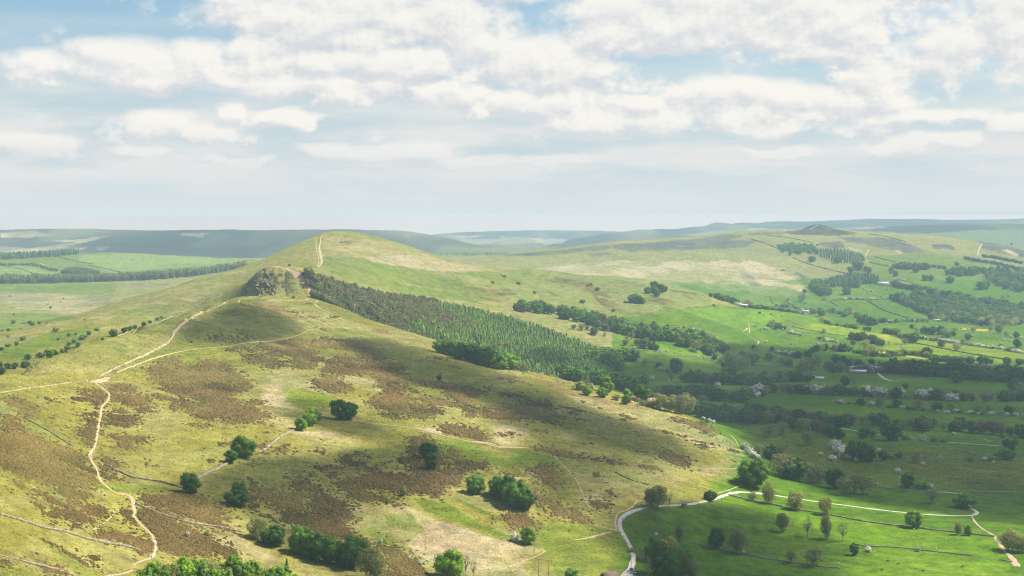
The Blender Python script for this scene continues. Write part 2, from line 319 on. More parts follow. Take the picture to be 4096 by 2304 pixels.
paint(BLOND * 1.1, 'l: 1500,1090 1830,860 1940,830 1600,1100 1400,1230 900,1420 0,1449 200,1420 600,1230 1100,1080', rag=20, s=.35, mott=.3)
paint(PALE, 'b: 280,480 500,470 800,560 600,600 330,560', 'b: 130,400 310,385 300,450 160,470', 'b: 670,960 1000,950 1300,1080 1560,1160 1866,1250 1866,1449 1320,1449 1250,1350 1180,1350 1020,1200 900,1150 650,1110',
      'b: 1600,400 1866,420 1866,560 1700,540 1600,440', 'b: 60,60 440,80 540,200 300,160 260,260 330,330 100,380 60,150', 'b: 540,80 640,70 900,160 880,200 620,140', 'b: 1200,840 1400,860 1850,1000 1866,1030 1640,1010 1400,940 1280,900', rag=46, s=.75, mott=.8)
paint((.26, .18, .11), 'c: 450,650 1000,720 1250,760 1180,860 1100,860 900,950 740,1050 600,960 560,830 480,760', 'b: 680,970 1000,980 1300,1140 1500,1280 1200,1260 900,1130', 'a: 1720,60 1866,60 1866,200 1760,160', rag=46, s=.5, mott=.8)
paint(PALE, 'c: 0,420 100,480 160,560 0,575', 'c: 0,1120 130,1200 300,1280 250,1300 100,1449 0,1449', 'c: 300,130 700,230 1140,370 1300,430 1560,520 1640,620 1660,760 1500,820 1300,760 1500,700 1450,600 1100,450 800,380 500,260', 'a: 1450,1170 1600,1180 1866,1300 1866,1449 1500,1290', rag=34, s=.5, mott=.7, dmax=2000)
paint(BRIGHT * .8, 'b: 1200,540 1450,540 1700,640 1866,760 1600,690 1300,650', 'c: 250,1080 640,1100 800,1160 880,1280 880,1449 400,1449 300,1300', 'c: 60,600 330,620 420,700 480,900 300,780 60,660', 'b: 200,170 520,200 600,280 400,300 250,260', 'b: 780,1110 900,1130 1050,1300 900,1260', 'b: 900,1040 1100,1030 1200,1160 950,1120', 'a: 560,830 900,820 1200,870 1000,900 760,890', rag=22, s=.6, mott=.4)
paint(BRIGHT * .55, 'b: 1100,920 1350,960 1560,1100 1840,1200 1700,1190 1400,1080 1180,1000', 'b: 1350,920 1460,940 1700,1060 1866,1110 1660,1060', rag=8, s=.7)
paint(BLOND, 'c: 340,230 1000,430 1300,560 900,560 700,480 400,340', rag=22, s=.35, mott=.5)
paint(BLOND, 'a: 760,800 900,800 1100,830 900,850', 'a: 610,870 760,870 720,920 640,910', 'a: 920,950 1200,1040 1500,1120 1700,1180 1500,1130 1200,1070', 'a: 0,1300 200,1360 500,1449 300,1449 0,1330', rag=8, s=.7, mott=.4)
paint(LUSH, 'c: 820,1090 860,1040 1000,995 1230,978 1440,940 1600,890 1866,908 1866,1500 900,1500 912,1310 885,1240 825,1160', rag=3, s=.9)
paint(OLIVE, 'c: 840,1060 1000,1000 1200,985 1150,1050 900,1120', 'c: 900,1230 1100,1190 1300,1230 1100,1300', rag=30, s=.5, mott=.6)
# heather and bracken
Hn = ['a: -20,320 150,380 270,520 400,540 500,580 600,640 650,700 670,790 740,860 640,900 560,930 480,920 400,890 350,850 250,800 120,760 -20,700',
 'a: 440,230 560,240 650,180 730,210 690,300 660,420 640,580 560,540 560,460 600,420 520,350 640,330 560,280', 'a: 770,150 860,150 980,220 1020,330 980,370 920,420 820,440 690,400 700,320 780,300 850,280 760,210',
 'a: 1020,60 1080,0 1200,-40 1500,-10 1600,60 1700,130 1680,180 1590,230 1660,270 1540,300 1480,380 1400,390 1150,310 1160,260 1060,200 1040,180 1150,160 1020,110', 'a: 1500,340 1620,290 1780,330 1820,370 1700,400 1600,420 1520,380',
 'a: 195,265 300,230 440,235 440,270 300,270', 'a: 80,280 180,290 215,330 200,390 140,350', 'a: 660,680 740,690 800,740 790,790 700,800 670,740', 'a: 280,1020 440,1010 580,1080 560,1110 400,1120 230,1090',
 'a: 920,1010 1080,1000 1180,1080 1380,1170 1500,1250 1700,1330 1500,1320 1200,1330 1080,1280 1060,1180 960,1090', 'a: 640,1160 760,1160 960,1200 1060,1230 1060,1270 960,1310 880,1240 660,1190',
 'a: 930,920 1100,920 1300,900 1430,960 1590,1060 1660,1140 1560,1150 1400,1090 1150,1010', 'a: 1680,930 1866,840 1866,1070 1700,1020', 'a: 600,980 700,970 760,1000 700,1060 600,1040', 'a: 820,1000 920,1010 980,1090 900,1110 830,1040',
 'a: 280,1390 420,1390 560,1430 500,1449 330,1430', 'a: 600,1310 700,1340 640,1350', 'a: 760,500 900,540 940,580 860,580', 'a: 640,600 800,660 780,690 680,640',
 'b: 540,0 960,0 960,60 1060,140 1070,190 960,200 840,120 760,90 700,60 620,30', 'b: 430,150 520,50 580,110 680,170 660,200 520,200', 'b: 840,230 980,210 1100,260 1250,250 1340,310 1300,350 1150,380 1000,400 900,390 960,330 820,280',
 'b: 1300,440 1420,430 1560,470 1620,540 1480,530 1320,490', 'b: 1260,110 1420,160 1560,200 1440,280 1380,230', 'b: 1570,320 1700,340 1810,390 1750,390 1600,350', 'b: 1700,300 1866,270 1866,370 1780,350',
 'b: 540,680 680,610 820,620 830,660 720,720 600,750 540,720', 'b: 350,740 450,700 560,740 560,780 440,800', 'b: 1010,600 1140,540 1240,600 1320,680 1400,760 1380,840 1280,830 1100,790 1040,720 1000,660',
 'b: 700,750 860,710 1000,740 1180,800 1280,840 1280,930 1180,920 1060,880 900,850 760,830', 'b: 560,820 720,790 780,870 960,890 1040,960 960,990 820,940 700,920 600,860',
 'b: 0,900 240,880 300,800 370,820 340,900 540,920 640,960 700,1060 650,1110 740,1190 940,1230 1060,1300 1180,1400 1240,1449 900,1449 760,1260 640,1180 420,1150 220,1110 120,1050 20,1010',
 'b: 1700,1030 1866,1020 1866,1120 1760,1080', 'b: 1380,660 1480,690 1600,690 1600,720 1480,740 1400,720', 'b: 0,230 80,260 80,350 0,390', 'b: 1040,500 1180,510 1260,570 1200,600 1080,560',
 'c: 0,290 120,300 260,260 350,290 330,330 380,400 300,400 200,370 0,390', 'c: 1150,375 1200,365 1400,425 1430,480 1380,495 1270,455 1190,420', 'c: 140,810 220,870 350,930 520,1000 640,1070 600,1100 480,1060 330,1020 210,950 180,870',
 'c: 0,1030 160,1030 250,1090 180,1120 60,1100 0,1060', 'c: 1100,650 1180,620 1280,700 1220,710', 'c: 250,690 340,700 410,810 380,860 320,830 260,770', 'c: 220,572 420,600 700,655 1000,700 1100,705 1000,715 700,675 420,625', 'c: 730,880 770,880 760,910 730,900',
 'm: 40,1170 300,1130 480,1190 640,1290 650,1330 500,1400 300,1370 60,1250', 'm: 300,1130 640,1120 900,1150 1220,1280 1200,1320 1000,1290 850,1210 640,1190 400,1180', 'm: 680,1310 880,1270 1160,1300 1350,1370 1350,1449 800,1449 700,1380', 'l: 1900,1080 2200,1120 2452,1200 2452,1400 2300,1380 2000,1200', 'l: 1700,1160 1800,1120 1880,1150 1780,1190']
paint(None, *Hn, rag=30, heath=True, dmax=2150)
HEATH_SOLID = HEATH.copy()
# scattered clumps
paint(None, 'a: 0,720 400,900 560,940 700,960 900,1100 1000,1200 600,1200 200,1000 0,950', 'a: 0,230 1000,160 1866,420 1866,700 1000,700 300,420', 'm: 1150,1190 1400,1180 1500,1230 1700,1300 1900,1390 1800,1410 1500,1320 1200,1240',
      'b: 0,600 1000,500 1300,1000 600,900 0,1000', 'b: 1000,100 1866,200 1866,420 1000,300', 'c: 0,100 300,200 400,420 0,400', 'b: 1000,500 1866,600 1866,800 1200,800', rag=10, heath=.38, dmax=2150)
paint(None, 'a: 0,900 1100,900 1100,1449 0,1449', 'a: 0,160 700,160 700,700 0,300', 'c: 0,560 1000,700 800,1000 200,900', 'c: 0,80 1600,600 1600,700 0,500', 'm: 200,780 560,800 1000,960 1300,1200 500,1000', rag=10, heath=.56, dmax=2150)
# keep the trodden lines clear of heather
PATHS = ['a: 650,140 700,180 740,212 730,260 690,302 680,370 665,440 655,510 640,580 612,612 612,642 630,682 655,716 668,770 690,812 740,852 790,886 870,897 905,942 905,986 920,1012 905,1042 950,1092 1000,1142 1040,1182 1050,1222 1055,1272 1030,1322 960,1347 900,1377',
 'l: 1040,1428 1200,1362 1400,1292 1600,1242 1800,1212 2000,1197 2200,1162 2330,1152 2452,1147', 'b: 690,394 800,406 950,426 1100,441 1200,461 1300,492 1450,527 1600,552 1700,573 1880,576', 'm: -10,1165 180,1142 330,1122 440,1092 520,1052', 'a: 700,131 800,129 900,141 950,160 1100,206 1200,236']
PSEG = [(a, b) for s_ in PATHS for a, b in zip(pp(s_)[:-1], pp(s_)[1:])]
def path_dist(x, y):
    d = np.full(x.shape, 1e9)
    for (x1, y1), (x2, y2) in PSEG:
        L2 = (x2 - x1) ** 2 + (y2 - y1) ** 2; t = np.clip(((x - x1) * (x2 - x1) + (y - y1) * (y2 - y1)) / L2, 0, 1); d = np.minimum(d, np.hypot(x - x1 - t * (x2 - x1), y - y1 - t * (y2 - y1)))
    return d
_s = np.nonzero((HEATH > 0) & VISIBLE & (DD < 2300)); HEATH[_s] *= sstep(5, 13, path_dist(COLG[_s], ROWG[_s]))
w = HEATH[..., None] * .6
hv = sstep(-.3, .4, fbm(XX / 60, DD / 60, 4, 201))[..., None]
GCOL[:] = GCOL * (1 - w) + (HTHR * (1 - hv) + HTH2 * hv) * w
paint(RED, 'm: 30,780 160,790 340,870 510,940 440,960 250,910 60,840', 'm: 920,960 1100,1020 1350,1110 1700,1170 1700,1230 1560,1190 1300,1120 1080,1040', 'c: -40,60 120,100 250,110 400,150 560,200 700,250 900,290 1000,320 900,306 700,280 500,230 300,180 -40,110', 'm: 1680,1170 2000,1300 2250,1400 2100,1400 1700,1240', rag=8, s=.75, mott=.4, dmax=2200)
paint(HTHR * 1.3, 'm: 770,260 880,245 980,260 900,275 800,275', 'm: 1800,630 1900,660 2100,670 2250,690 2400,730 2200,740 1980,720 1880,680', 'm: 2080,640 2160,650 2170,670 2090,660', 'm: 2000,740 2300,790 2200,800 2050,760', 'm: 1280,425 1370,445 1290,435', 'm: 1190,430 1250,435 1220,440',
      'n: 340,550 600,590 800,620 870,690 1000,760 850,740 700,660 500,620 360,590', 'n: 820,730 1000,800 1130,880 1380,900 1380,920 1130,920 1000,870 880,810', 'n: 1290,750 1450,760 1570,790 1480,820 1330,790', 'n: 1000,600 1300,640 1280,660 1050,620', 'n: 1510,680 1760,720 1740,735 1520,700',
      'n: -10,670 100,700 170,740 -10,740', 'n: 900,900 1070,930 1020,940 900,915', 'n: 400,690 600,760 480,745', rag=9, s=.85, mott=.35, dmin=2300, dmax=4200, ms=.7)
paint(MOOR * 1.3, 'n: 0,380 600,330 1100,280 1700,240 2000,200 2200,200 2050,240 2300,250 2200,310 1700,330 1350,340 1150,350 1080,320 760,340 500,380 100,395', 'n: 780,370 980,355 950,385 800,385',
      'q: 300,180 480,150 595,90 660,110 760,145 980,180 850,203 600,203 380,190', 'q: 780,215 1300,230 1400,270 1620,360 1400,372 1150,310 900,260', 'q: 1620,280 1800,280 1850,340 1650,320', 'q: 2050,260 2300,290 2452,340 2452,400 2200,350 2080,320', 'q: 620,270 800,260 860,310 740,320 640,300', 'q: 400,545 440,530 520,590 470,590', 'q: -10,180 360,176 300,195 -10,205', rag=7, s=1., mott=.2, dmin=4300, ms=2)
paint(MOOR * .7, 'q: 300,178 480,148 595,90 660,108 760,143 960,178 850,203 600,203 380,192', rag=3, s=1., dmin=5500)
paint(PALE, 'q: 2250,340 2300,325 2412,375 2380,390', 'q: 1280,330 1330,335 1400,372 1340,365', 'q: 860,300 1000,340 1020,360 900,330', rag=1, s=.9, dmin=4300)
paint(MOOR * 1.8, 'q: 320,490 400,500 370,520', 'q: 0,600 120,640 100,660 0,650', 'q: 240,590 360,595 300,600', 'n: 2130,500 2240,560 2300,620 2240,660 2150,600', 'n: 2200,620 2340,650 2240,660', rag=5, s=.6, mott=.6, dmin=4300)
paint((.12, .17, .07), 'q: 980,165 1600,185 2100,155 2452,150 2452,330 2200,280 1800,225 1400,205', rag=6, s=.8, dmin=7000)
paint(FARG, 'q: 980,190 1400,210 1900,260 2300,300 2000,290 1500,240', 'q: 1040,390 1600,370 2452,480 2452,420 1700,330', rag=4, s=.5, dmin=4300)
# streaky bleached and mossy patches along the contours of the rough ground
rough_w = 1 - sstep(-.5, .5, (GCOL[..., 1] - GCOL[..., 0]) / .06)
k = sstep(.02, .5, fbm(XX / 26 + ZZ / 7, DD / 60 + ZZ / 5, 4, 221)) * .42 * rough_w * (DD < 6800); k = k[..., None]; GCOL[:] = GCOL * (1 - k) + BLOND * 1.15 * k
k = sstep(.1, .55, fbm(XX / 34 + ZZ / 9, DD / 44, 4, 227)) * .4 * rough_w * (DD < 6800); k = k[..., None]; GCOL[:] = GCOL * (1 - k) + np.array((.10, .15, .035)) * k
k = sstep(.28, .6, fbm(XX / 19, DD / 30, 4, 233)) * .5 * rough_w * (DD < 2300); k = k[..., None]; GCOL[:] = GCOL * (1 - k) + np.array((.11, .085, .04)) * k
k = sstep(-.05, .45, fbm(XX / 420, DD / 1300, 5, 241)) * .65 * (DD > 6800); k = k[..., None]; GCOL[:] = GCOL * (1 - k) + np.array((.15, .145, .075)) * k
k = sstep(.1, .45, fbm(XX / 300, DD / 1000, 5, 251)) * .35 * (DD > 6800); k = k[..., None]; GCOL[:] = GCOL * (1 - k) + np.array((.08, .12, .06)) * k
past = 1 - rough_w
k = (sstep(-.1, .5, fbm(XX / 75, DD / 130, 4, 261)) * .5 * past * (DD < 5500))[..., None]; GCOL[:] = GCOL * (1 - k) + np.array((.13, .18, .018)) * k
k = (sstep(.1, .5, fbm(XX / 38, DD / 60, 4, 267)) * .35 * past * (DD < 5500))[..., None]; GCOL[:] = GCOL * (1 - k) + np.array((.045, .095, .012)) * k
# fine mottling everywhere
m = (1 + .16 * fbm(XX / 9, DD / 9, 3, 211) + .14 * WN1 * (DD < 4500))[..., None].astype(np.float32)
GCOL *= m
print('paint', round(time.time() - T0, 1))
# ------------------------------------------------------------------ camera, light, air
cam = bpy.data.cameras.new('camera'); camo = bpy.data.objects.new('camera', cam); COL.objects.link(camo); SC.camera = camo
cam.sensor_width = 36; cam.lens = F / 4096 * 36; cam.clip_start = .5; cam.clip_end = 80000
cam.shift_y = -(1152 - HY) / 4096
camo.location = (0, 0, CZ); camo.rotation_euler = (math.radians(90), 0, 0)
SUN_AZ, SUN_EL = 78.0, 52.0          # clockwise from the view direction, height, in degrees
_a, _e = math.radians(SUN_AZ), math.radians(SUN_EL)
SDIR = np.array((math.sin(_a) * math.cos(_e), math.cos(_a) * math.cos(_e), math.sin(_e)))
sun = bpy.data.lights.new('sun', 'SUN'); sun.energy = 5.0; sun.angle = math.radians(.53); sun.color = (1, .94, .84)
suno = bpy.data.objects.new('sun', sun); COL.objects.link(suno)
from mathutils import Vector, Matrix
suno.rotation_euler = Vector(SDIR).to_track_quat('Z', 'Y').to_euler()
SC.view_settings.view_transform = 'Standard'; SC.view_settings.look = 'None'; SC.view_settings.exposure = .87; SC.view_settings.gamma = 1
cy = SC.cycles
cy.use_denoising = True; cy.max_bounces = 5; cy.diffuse_bounces = 1; cy.glossy_bounces = 1; cy.transmission_bounces = 2; cy.volume_bounces = 2; cy.transparent_max_bounces = 24
cy.pixel_filter_type = 'BLACKMAN_HARRIS'; cy.filter_width = 1.15; cy.use_adaptive_sampling = True; cy.adaptive_threshold = .01
try: cy.denoiser = 'OPENIMAGEDENOISE'; cy.denoising_input_passes = 'RGB_ALBEDO_NORMAL'
except Exception: pass

world = bpy.data.worlds.new('World'); SC.world = world; world.use_nodes = True; world.cycles.sampling_method = 'NONE'
wt = world.node_tree; WL = wt.links; wn = wt.nodes
bg = wn['Background']; bg.inputs['Strength'].default_value = .0805
sky = wn.new('ShaderNodeTexSky'); sky.sky_type = 'NISHITA'; sky.sun_disc = False; sky.sun_elevation = _e; sky.sun_rotation = _a
sky.altitude = 500; sky.air_density = 1.0; sky.dust_density = 1.6; sky.ozone_density = 1.5
# ---- clouds in the sky, all in terms of direction: bearing U and height V above the horizon, both in units of 1/5689 radian
class NG:
    """small helper to write node maths"""
    def __init__(s, nt): s.nt = nt; s.N = nt.nodes; s.L = nt.links
    def put(s, sock, v):
        if v is None: return
        if isinstance(v, (int, float)): sock.default_value = v
        elif isinstance(v, tuple): sock.default_value = v
        else: s.L.new(v, sock)
    def m(s, op, a, b=None, c=None, clamp=False):
        n = s.N.new('ShaderNodeMath'); n.operation = op; n.use_clamp = clamp; s.put(n.inputs[0], a); s.put(n.inputs[1], b)
        if c is not None: s.put(n.inputs[2], c)
        return n.outputs[0]
    def vec(s, x, y, z=0.0):
        n = s.N.new('ShaderNodeCombineXYZ'); s.put(n.inputs[0], x); s.put(n.inputs[1], y); s.put(n.inputs[2], z); return n.outputs[0]
    def noise(s, v, scale, det=5, rough=.5, lac=2., dist=0.):
        n = s.N.new('ShaderNodeTexNoise'); s.put(n.inputs['Vector'], v); n.inputs['Scale'].default_value = scale; n.inputs['Detail'].default_value = det
        n.inputs['Roughness'].default_value = rough; n.inputs['Lacunarity'].default_value = lac; n.inputs['Distortion'].default_value = dist; return n.outputs['Fac']
    def voro(s, v, scale, det=3, rough=.5):
        n = s.N.new('ShaderNodeTexVoronoi'); n.feature = 'F1'; s.put(n.inputs['Vector'], v); n.inputs['Scale'].default_value = scale
        n.inputs['Detail'].default_value = det; n.inputs['Roughness'].default_value = rough; n.normalize = True; return n.outputs['Distance']
    def ss(s, v, a, b, c=0., d=1.):
        n = s.N.new('ShaderNodeMapRange'); n.interpolation_type = 'SMOOTHSTEP'; s.put(n.inputs[0], v); n.inputs[1].default_value = a; n.inputs[2].default_value = b; n.inputs[3].default_value = c; n.inputs[4].default_value = d; return n.outputs[0]
    def lin(s, v, a, b, c=0., d=1.):
        n = s.N.new('ShaderNodeMapRange'); s.put(n.inputs[0], v); n.inputs[1].default_value = a; n.inputs[2].default_value = b; n.inputs[3].default_value = c; n.inputs[4].default_value = d; return n.outputs[0]
    def mix(s, f, a, b):
        n = s.N.new('ShaderNodeMix'); n.data_type = 'RGBA'; s.put(n.inputs[0], f); s.put(n.inputs[6], a); s.put(n.inputs[7], b); return n.outputs[2]
# (centre column, centre row in the 2576-wide overview, half width, half height above, half height below)
BL = [(820, 55, 270, 90, 85), (1010, 40, 230, 70, 60), (1190, 110, 110, 100, 90), (1340, 165, 170, 75, 50), (930, 165, 350, 45, 30), (640, 130, 85, 45, 35), (1450, 190, 140, 40, 40), (600, 20, 60, 40, 30), (1120, -40, 240, 60, 60),
      (1700, 55, 270, 110, 75), (2010, 50, 330, 100, 80), (2090, 150, 125, 42, 30), (1490, 90, 80, 95, 60), (2330, -20, 150, 40, 40),
      (310, 175, 150, 55, 40), (120, 195, 125, 42, 35), (490, 165, 95, 48, 45), (420, 205, 260, 30, 35),
      (800, 225, 240, 42, 30), (930, 215, 110, 38, 40), (1130, 235, 130, 32, 40), (1370, 255, 190, 34, 40), (1560, 300, 200, 40, 40),
      (1820, 240, 140, 42, 60), (1600, 262, 80, 26, 40), (1970, 255, 110, 44, 45), (1890, 290, 240, 40, 40), (2200, 215, 95, 52, 50), (2120, 265, 160, 40, 45),
      (2450, 150, 190, 70, 75), (2540, 90, 100, 95, 80), (2650, 60, 120, 90, 120),
      (400, 320, 120, 32, 40), (585, 300, 58, 32, 30), (500, 345, 120, 26, 20), (720, 302, 75, 24, 22), (60, 372, 100, 26, 28), (340, 380, 60, 14, 12),
      (820, 390, 90, 26, 16), (1020, 388, 120, 26, 20), (1200, 410, 120, 16, 12), (1400, 408, 100, 18, 12), (1930, 330, 200, 26, 20), (2360, 365, 130, 24, 20), (1950, 385, 110, 16, 14), (2560, 330, 80, 30, 24), (600, 405, 70, 12, 10), (2150, 300, 260, 20, 30)]
cg = bpy.data.node_groups.new('cloud_field', 'ShaderNodeTree')
cg.interface.new_socket('U', in_out='INPUT', socket_type='NodeSocketFloat'); cg.interface.new_socket('V', in_out='INPUT', socket_type='NodeSocketFloat')
cg.interface.new_socket('D', in_out='OUTPUT', socket_type='NodeSocketFloat'); cg.interface.new_socket('M', in_out='OUTPUT', socket_type='NodeSocketFloat')
g = NG(cg); gi = g.N.new('NodeGroupInput'); go = g.N.new('NodeGroupOutput'); u0, v0 = gi.outputs[0], gi.outputs[1]
# size of billows shrinks towards the horizon
k = g.m('DIVIDE', 520., g.m('ADD', g.m('MAXIMUM', v0, 0.), 330.))
pu = g.m('MULTIPLY', u0, .0019); pv = g.m('MULTIPLY', v0, .0026)
p = g.vec(pu, pv, 3.7)
big = g.noise(p, 2.4, 8, .585); wrp = g.m('SUBTRACT', g.noise(g.vec(pu, pv, 11.3), 5., 3, .5), .5)
uw = g.m('ADD', u0, g.m('MULTIPLY', wrp, 260.)); vw = g.m('ADD', v0, g.m('MULTIPLY', g.m('SUBTRACT', big, .5), 150.))
bil_ = g.voro(g.vec(g.m('MULTIPLY', uw, .0072), g.m('MULTIPLY', vw, .0098), .5), 1., 3.6, .55)
acc = None
for cx_, cy_, a_, bu, bd in BL:
    du = g.m('MULTIPLY', g.m('SUBTRACT', uw, math.atan((cx_ * 1.59 - CX) / F) * F), 1 / (a_ * 1.59))
    dv = g.m('SUBTRACT', vw, HY - cy_ * 1.59)
    dn = g.m('MAXIMUM', g.m('MULTIPLY', dv, 1 / (bu * 1.59)), g.m('MULTIPLY', dv, -1 / (bd * 1.59)))
    r2 = g.m('ADD', g.m('MULTIPLY', du, du), g.m('MULTIPLY', dn, dn))
    e_ = g.m('SUBTRACT', 1., r2)
    acc = e_ if acc is None else g.m('SMOOTH_MAX', acc, e_, .25)
mm_ = g.m('MAXIMUM', acc, -1.2)
# elsewhere in the sky (outside the part seen here) ordinary scattered clouds
oth = g.lin(g.noise(g.vec(g.m('MULTIPLY', u0, .0011), g.m('MULTIPLY', g.m('LOGARITHM', g.m('ADD', g.m('MAXIMUM', v0, 1.), 600.), 2.718), 2.6), 8.), 1.2, 5, .55), .45, .65, -1., 1.)
hi = g.ss(v0, 850., 1300.); side = g.ss(g.m('ABSOLUTE', u0), 2200., 2700.); wo = g.m('MAXIMUM', hi, side)
mm_ = g.m('ADD', g.m('MULTIPLY', mm_, g.m('SUBTRACT', 1., wo)), g.m('MULTIPLY', oth, wo))
d_ = g.m('ADD', g.m('MULTIPLY', mm_, .5), g.m('MULTIPLY', g.m('SUBTRACT', big, .5), 2.5))
d_ = g.m('ADD', d_, g.m('MULTIPLY', g.m('SUBTRACT', .56, bil_), .62))
g.L.new(d_, go.inputs[0]); g.L.new(mm_, go.inputs[1])

w = NG(wt)
tc = wn.new('ShaderNodeTexCoord'); sp = wn.new('ShaderNodeSeparateXYZ'); WL.new(tc.outputs['Generated'], sp.inputs[0])
X_, Y_, Z_ = sp.outputs
Uo = w.m('MULTIPLY', w.m('ARCTAN2', X_, Y_), F); hyp = w.m('SQRT', w.m('ADD', w.m('MULTIPLY', X_, X_), w.m('MULTIPLY', Y_, Y_)))
Vo = w.m('MULTIPLY', w.m('ARCTAN2', Z_, hyp), F)
def field(u_, v_):
    n = wn.new('ShaderNodeGroup'); n.node_tree = cg; w.put(n.inputs[0], u_); w.put(n.inputs[1], v_); return n.outputs
f0 = field(Uo, Vo); f1 = field(w.m('ADD', Uo, 18.), w.m('ADD', Vo, 36.))
D0, D1 = f0[0], f1[0]
alpha = w.ss(D0, -.36, .4)
lit = w.m('SUBTRACT', D0, D1)                       # towards the sun the cloud thins out: lit rim
shade = w.ss(w.m('ADD', w.m('MULTIPLY', lit, 1.05), w.m('MULTIPLY', w.m('SUBTRACT', .75, D0), .25)), -.4, .42)
ccol0 = w.mix(shade, (4.75, 4.9, 5.15, 1), (6.6, 6.4, 5.95, 1))
ccol = w.mix(w.ss(Vo, 1100., 3500.), ccol0, (2.3, 2.5, 2.8, 1))     # overhead, unseen: grey bases, darkened to lessen the skylight on the land
# open sky: the physical sky kept above its brown horizon band
vx = w.m('MAXIMUM', Z_, .075); WL.new(w.vec(X_, Y_, vx), sky.inputs['Vector'])
tn = wn.new('ShaderNodeMix'); tn.data_type = 'RGBA'; tn.blend_type = 'MULTIPLY'; tn.inputs[0].default_value = 1; WL.new(sky.outputs[0], tn.inputs[6]); tn.inputs[7].default_value = (.60, .84, .90, 1)
# thin high veil of vapour, thickest low down
streak = w.noise(w.vec(w.m('MULTIPLY', Uo, .0012), w.m('MULTIPLY', Vo, .007), 2.), 1.4, 5, .55)
veil = w.m('MULTIPLY', w.ss(Vo, 980., 200., .18, 1.), w.lin(streak, .3, .7, .75, 1.12), clamp=True); veil = w.m('MULTIPLY', veil, w.ss(Vo, 2200., 1000., .0, 1.))
vcol = w.mix(w.ss(streak, .35, .65), (4.5, 4.95, 5.2, 1), (5.35, 5.45, 5.4, 1))
base = w.mix(veil, tn.outputs[2], vcol)
# clouds fade into the veil low down
fade = w.ss(Vo, 60., 420.)
cl2 = w.mix(w.lin(fade, 0., 1., .25, .93), (5.0, 5.25, 5.35, 1), ccol)
outc = w.mix(w.m('MULTIPLY', alpha, w.lin(fade, 0., 1., .5, .96)), base, cl2)
low = w.mix(w.ss(Vo, 0., 260.), (4.75, 5.2, 5.35, 1), outc)
low = w.mix(w.ss(Vo, 15., -12.), low, (6.4, 4.7, 4.0, 1)); WL.new(low, bg.inputs['Color'])  # warm glow added below the horizon to offset the blue of the haze
gm, nt, b = new_mat('ground_cover'); b.inputs['Specular IOR Level'].default_value = 0; b.inputs['Roughness'].default_value = 1
ca = nt.nodes.new('ShaderNodeVertexColor'); ca.layer_name = 'cover'
geo = nt.nodes.new('ShaderNodeNewGeometry')
n1 = nt.nodes.new('ShaderNodeTexNoise'); n1.inputs['Scale'].default_value = .38; n1.inputs['Detail'].default_value = 6; n1.inputs['Roughness'].default_value = .65
n2 = nt.nodes.new('ShaderNodeTexNoise'); n2.inputs['Scale'].default_value = .09; n2.inputs['Detail'].default_value = 5
for n in (n1, n2): nt.links.new(geo.outputs['Position'], n.inputs['Vector'])
ad = nt.nodes.new('ShaderNodeMath'); ad.operation = 'ADD'; nt.links.new(n1.outputs['Fac'], ad.inputs[0]); nt.links.new(n2.outputs['Fac'], ad.inputs[1])
mr = nt.nodes.new('ShaderNodeMapRange'); mr.inputs[1].default_value = .6; mr.inputs[2].default_value = 1.4; mr.inputs[3].default_value = .42; mr.inputs[4].default_value = 1.6
nt.links.new(ad.outputs[0], mr.inputs[0])
hs = nt.nodes.new('ShaderNodeHueSaturation'); nt.links.new(ca.outputs[0], hs.inputs['Color']); nt.links.new(mr.outputs[0], hs.inputs['Value'])
nt.links.new(hs.outputs[0], b.inputs['Base Color'])
bp = nt.nodes.new('ShaderNodeBump'); bp.inputs['Strength'].default_value = .6; bp.inputs['Distance'].default_value = 1.6
nt.links.new(ad.outputs[0], bp.inputs['Height']); nt.links.new(bp.outputs[0], b.inputs['Normal'])
V = np.stack([XX, DD, ZZ + CZ], -1).reshape(-1, 3)
ii, jj = np.meshgrid(np.arange(NU - 1), np.arange(NS - 1), indexing='ij')
q = (ii * NS + jj).ravel()
Fq = np.stack([q, q + NS, q + NS + 1, q + 1], -1)
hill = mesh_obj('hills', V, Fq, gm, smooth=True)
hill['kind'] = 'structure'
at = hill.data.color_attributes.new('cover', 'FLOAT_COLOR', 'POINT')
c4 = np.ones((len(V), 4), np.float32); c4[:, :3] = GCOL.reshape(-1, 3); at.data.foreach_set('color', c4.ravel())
print('ground', round(time.time() - T0, 1))
# air
hm = bpy.data.materials.new('haze'); hm.use_nodes = True; hn = hm.node_tree.nodes; hn.remove(hn['Principled BSDF'])
pv = hn.new('ShaderNodeVolumePrincipled'); pv.inputs['Density'].default_value = 5.8e-5; pv.inputs['Color'].default_value = (.58, .82, 1, 1); pv.inputs['Anisotropy'].default_value = .25
hm.node_tree.links.new(pv.outputs[0], hn['Material Output'].inputs['Volume'])
zlo = float(ZZ.min()) + CZ - 2; zhi = max(float(ZZ.max()), 2) + CZ + 3
xl, yl, yh = float(np.abs(XX).max()) + 50, -60, float(DD.max()) + 60
vb = [(x, y, z) for x in (-xl, xl) for y in (yl, yh) for z in (zlo, zhi)]
hz = mesh_obj('haze', vb, [(0, 1, 3, 2), (4, 6, 7, 5), (0, 4, 5, 1), (2, 3, 7, 6), (0, 2, 6, 4), (1, 5, 7, 3)], hm); hz['kind'] = 'stuff'
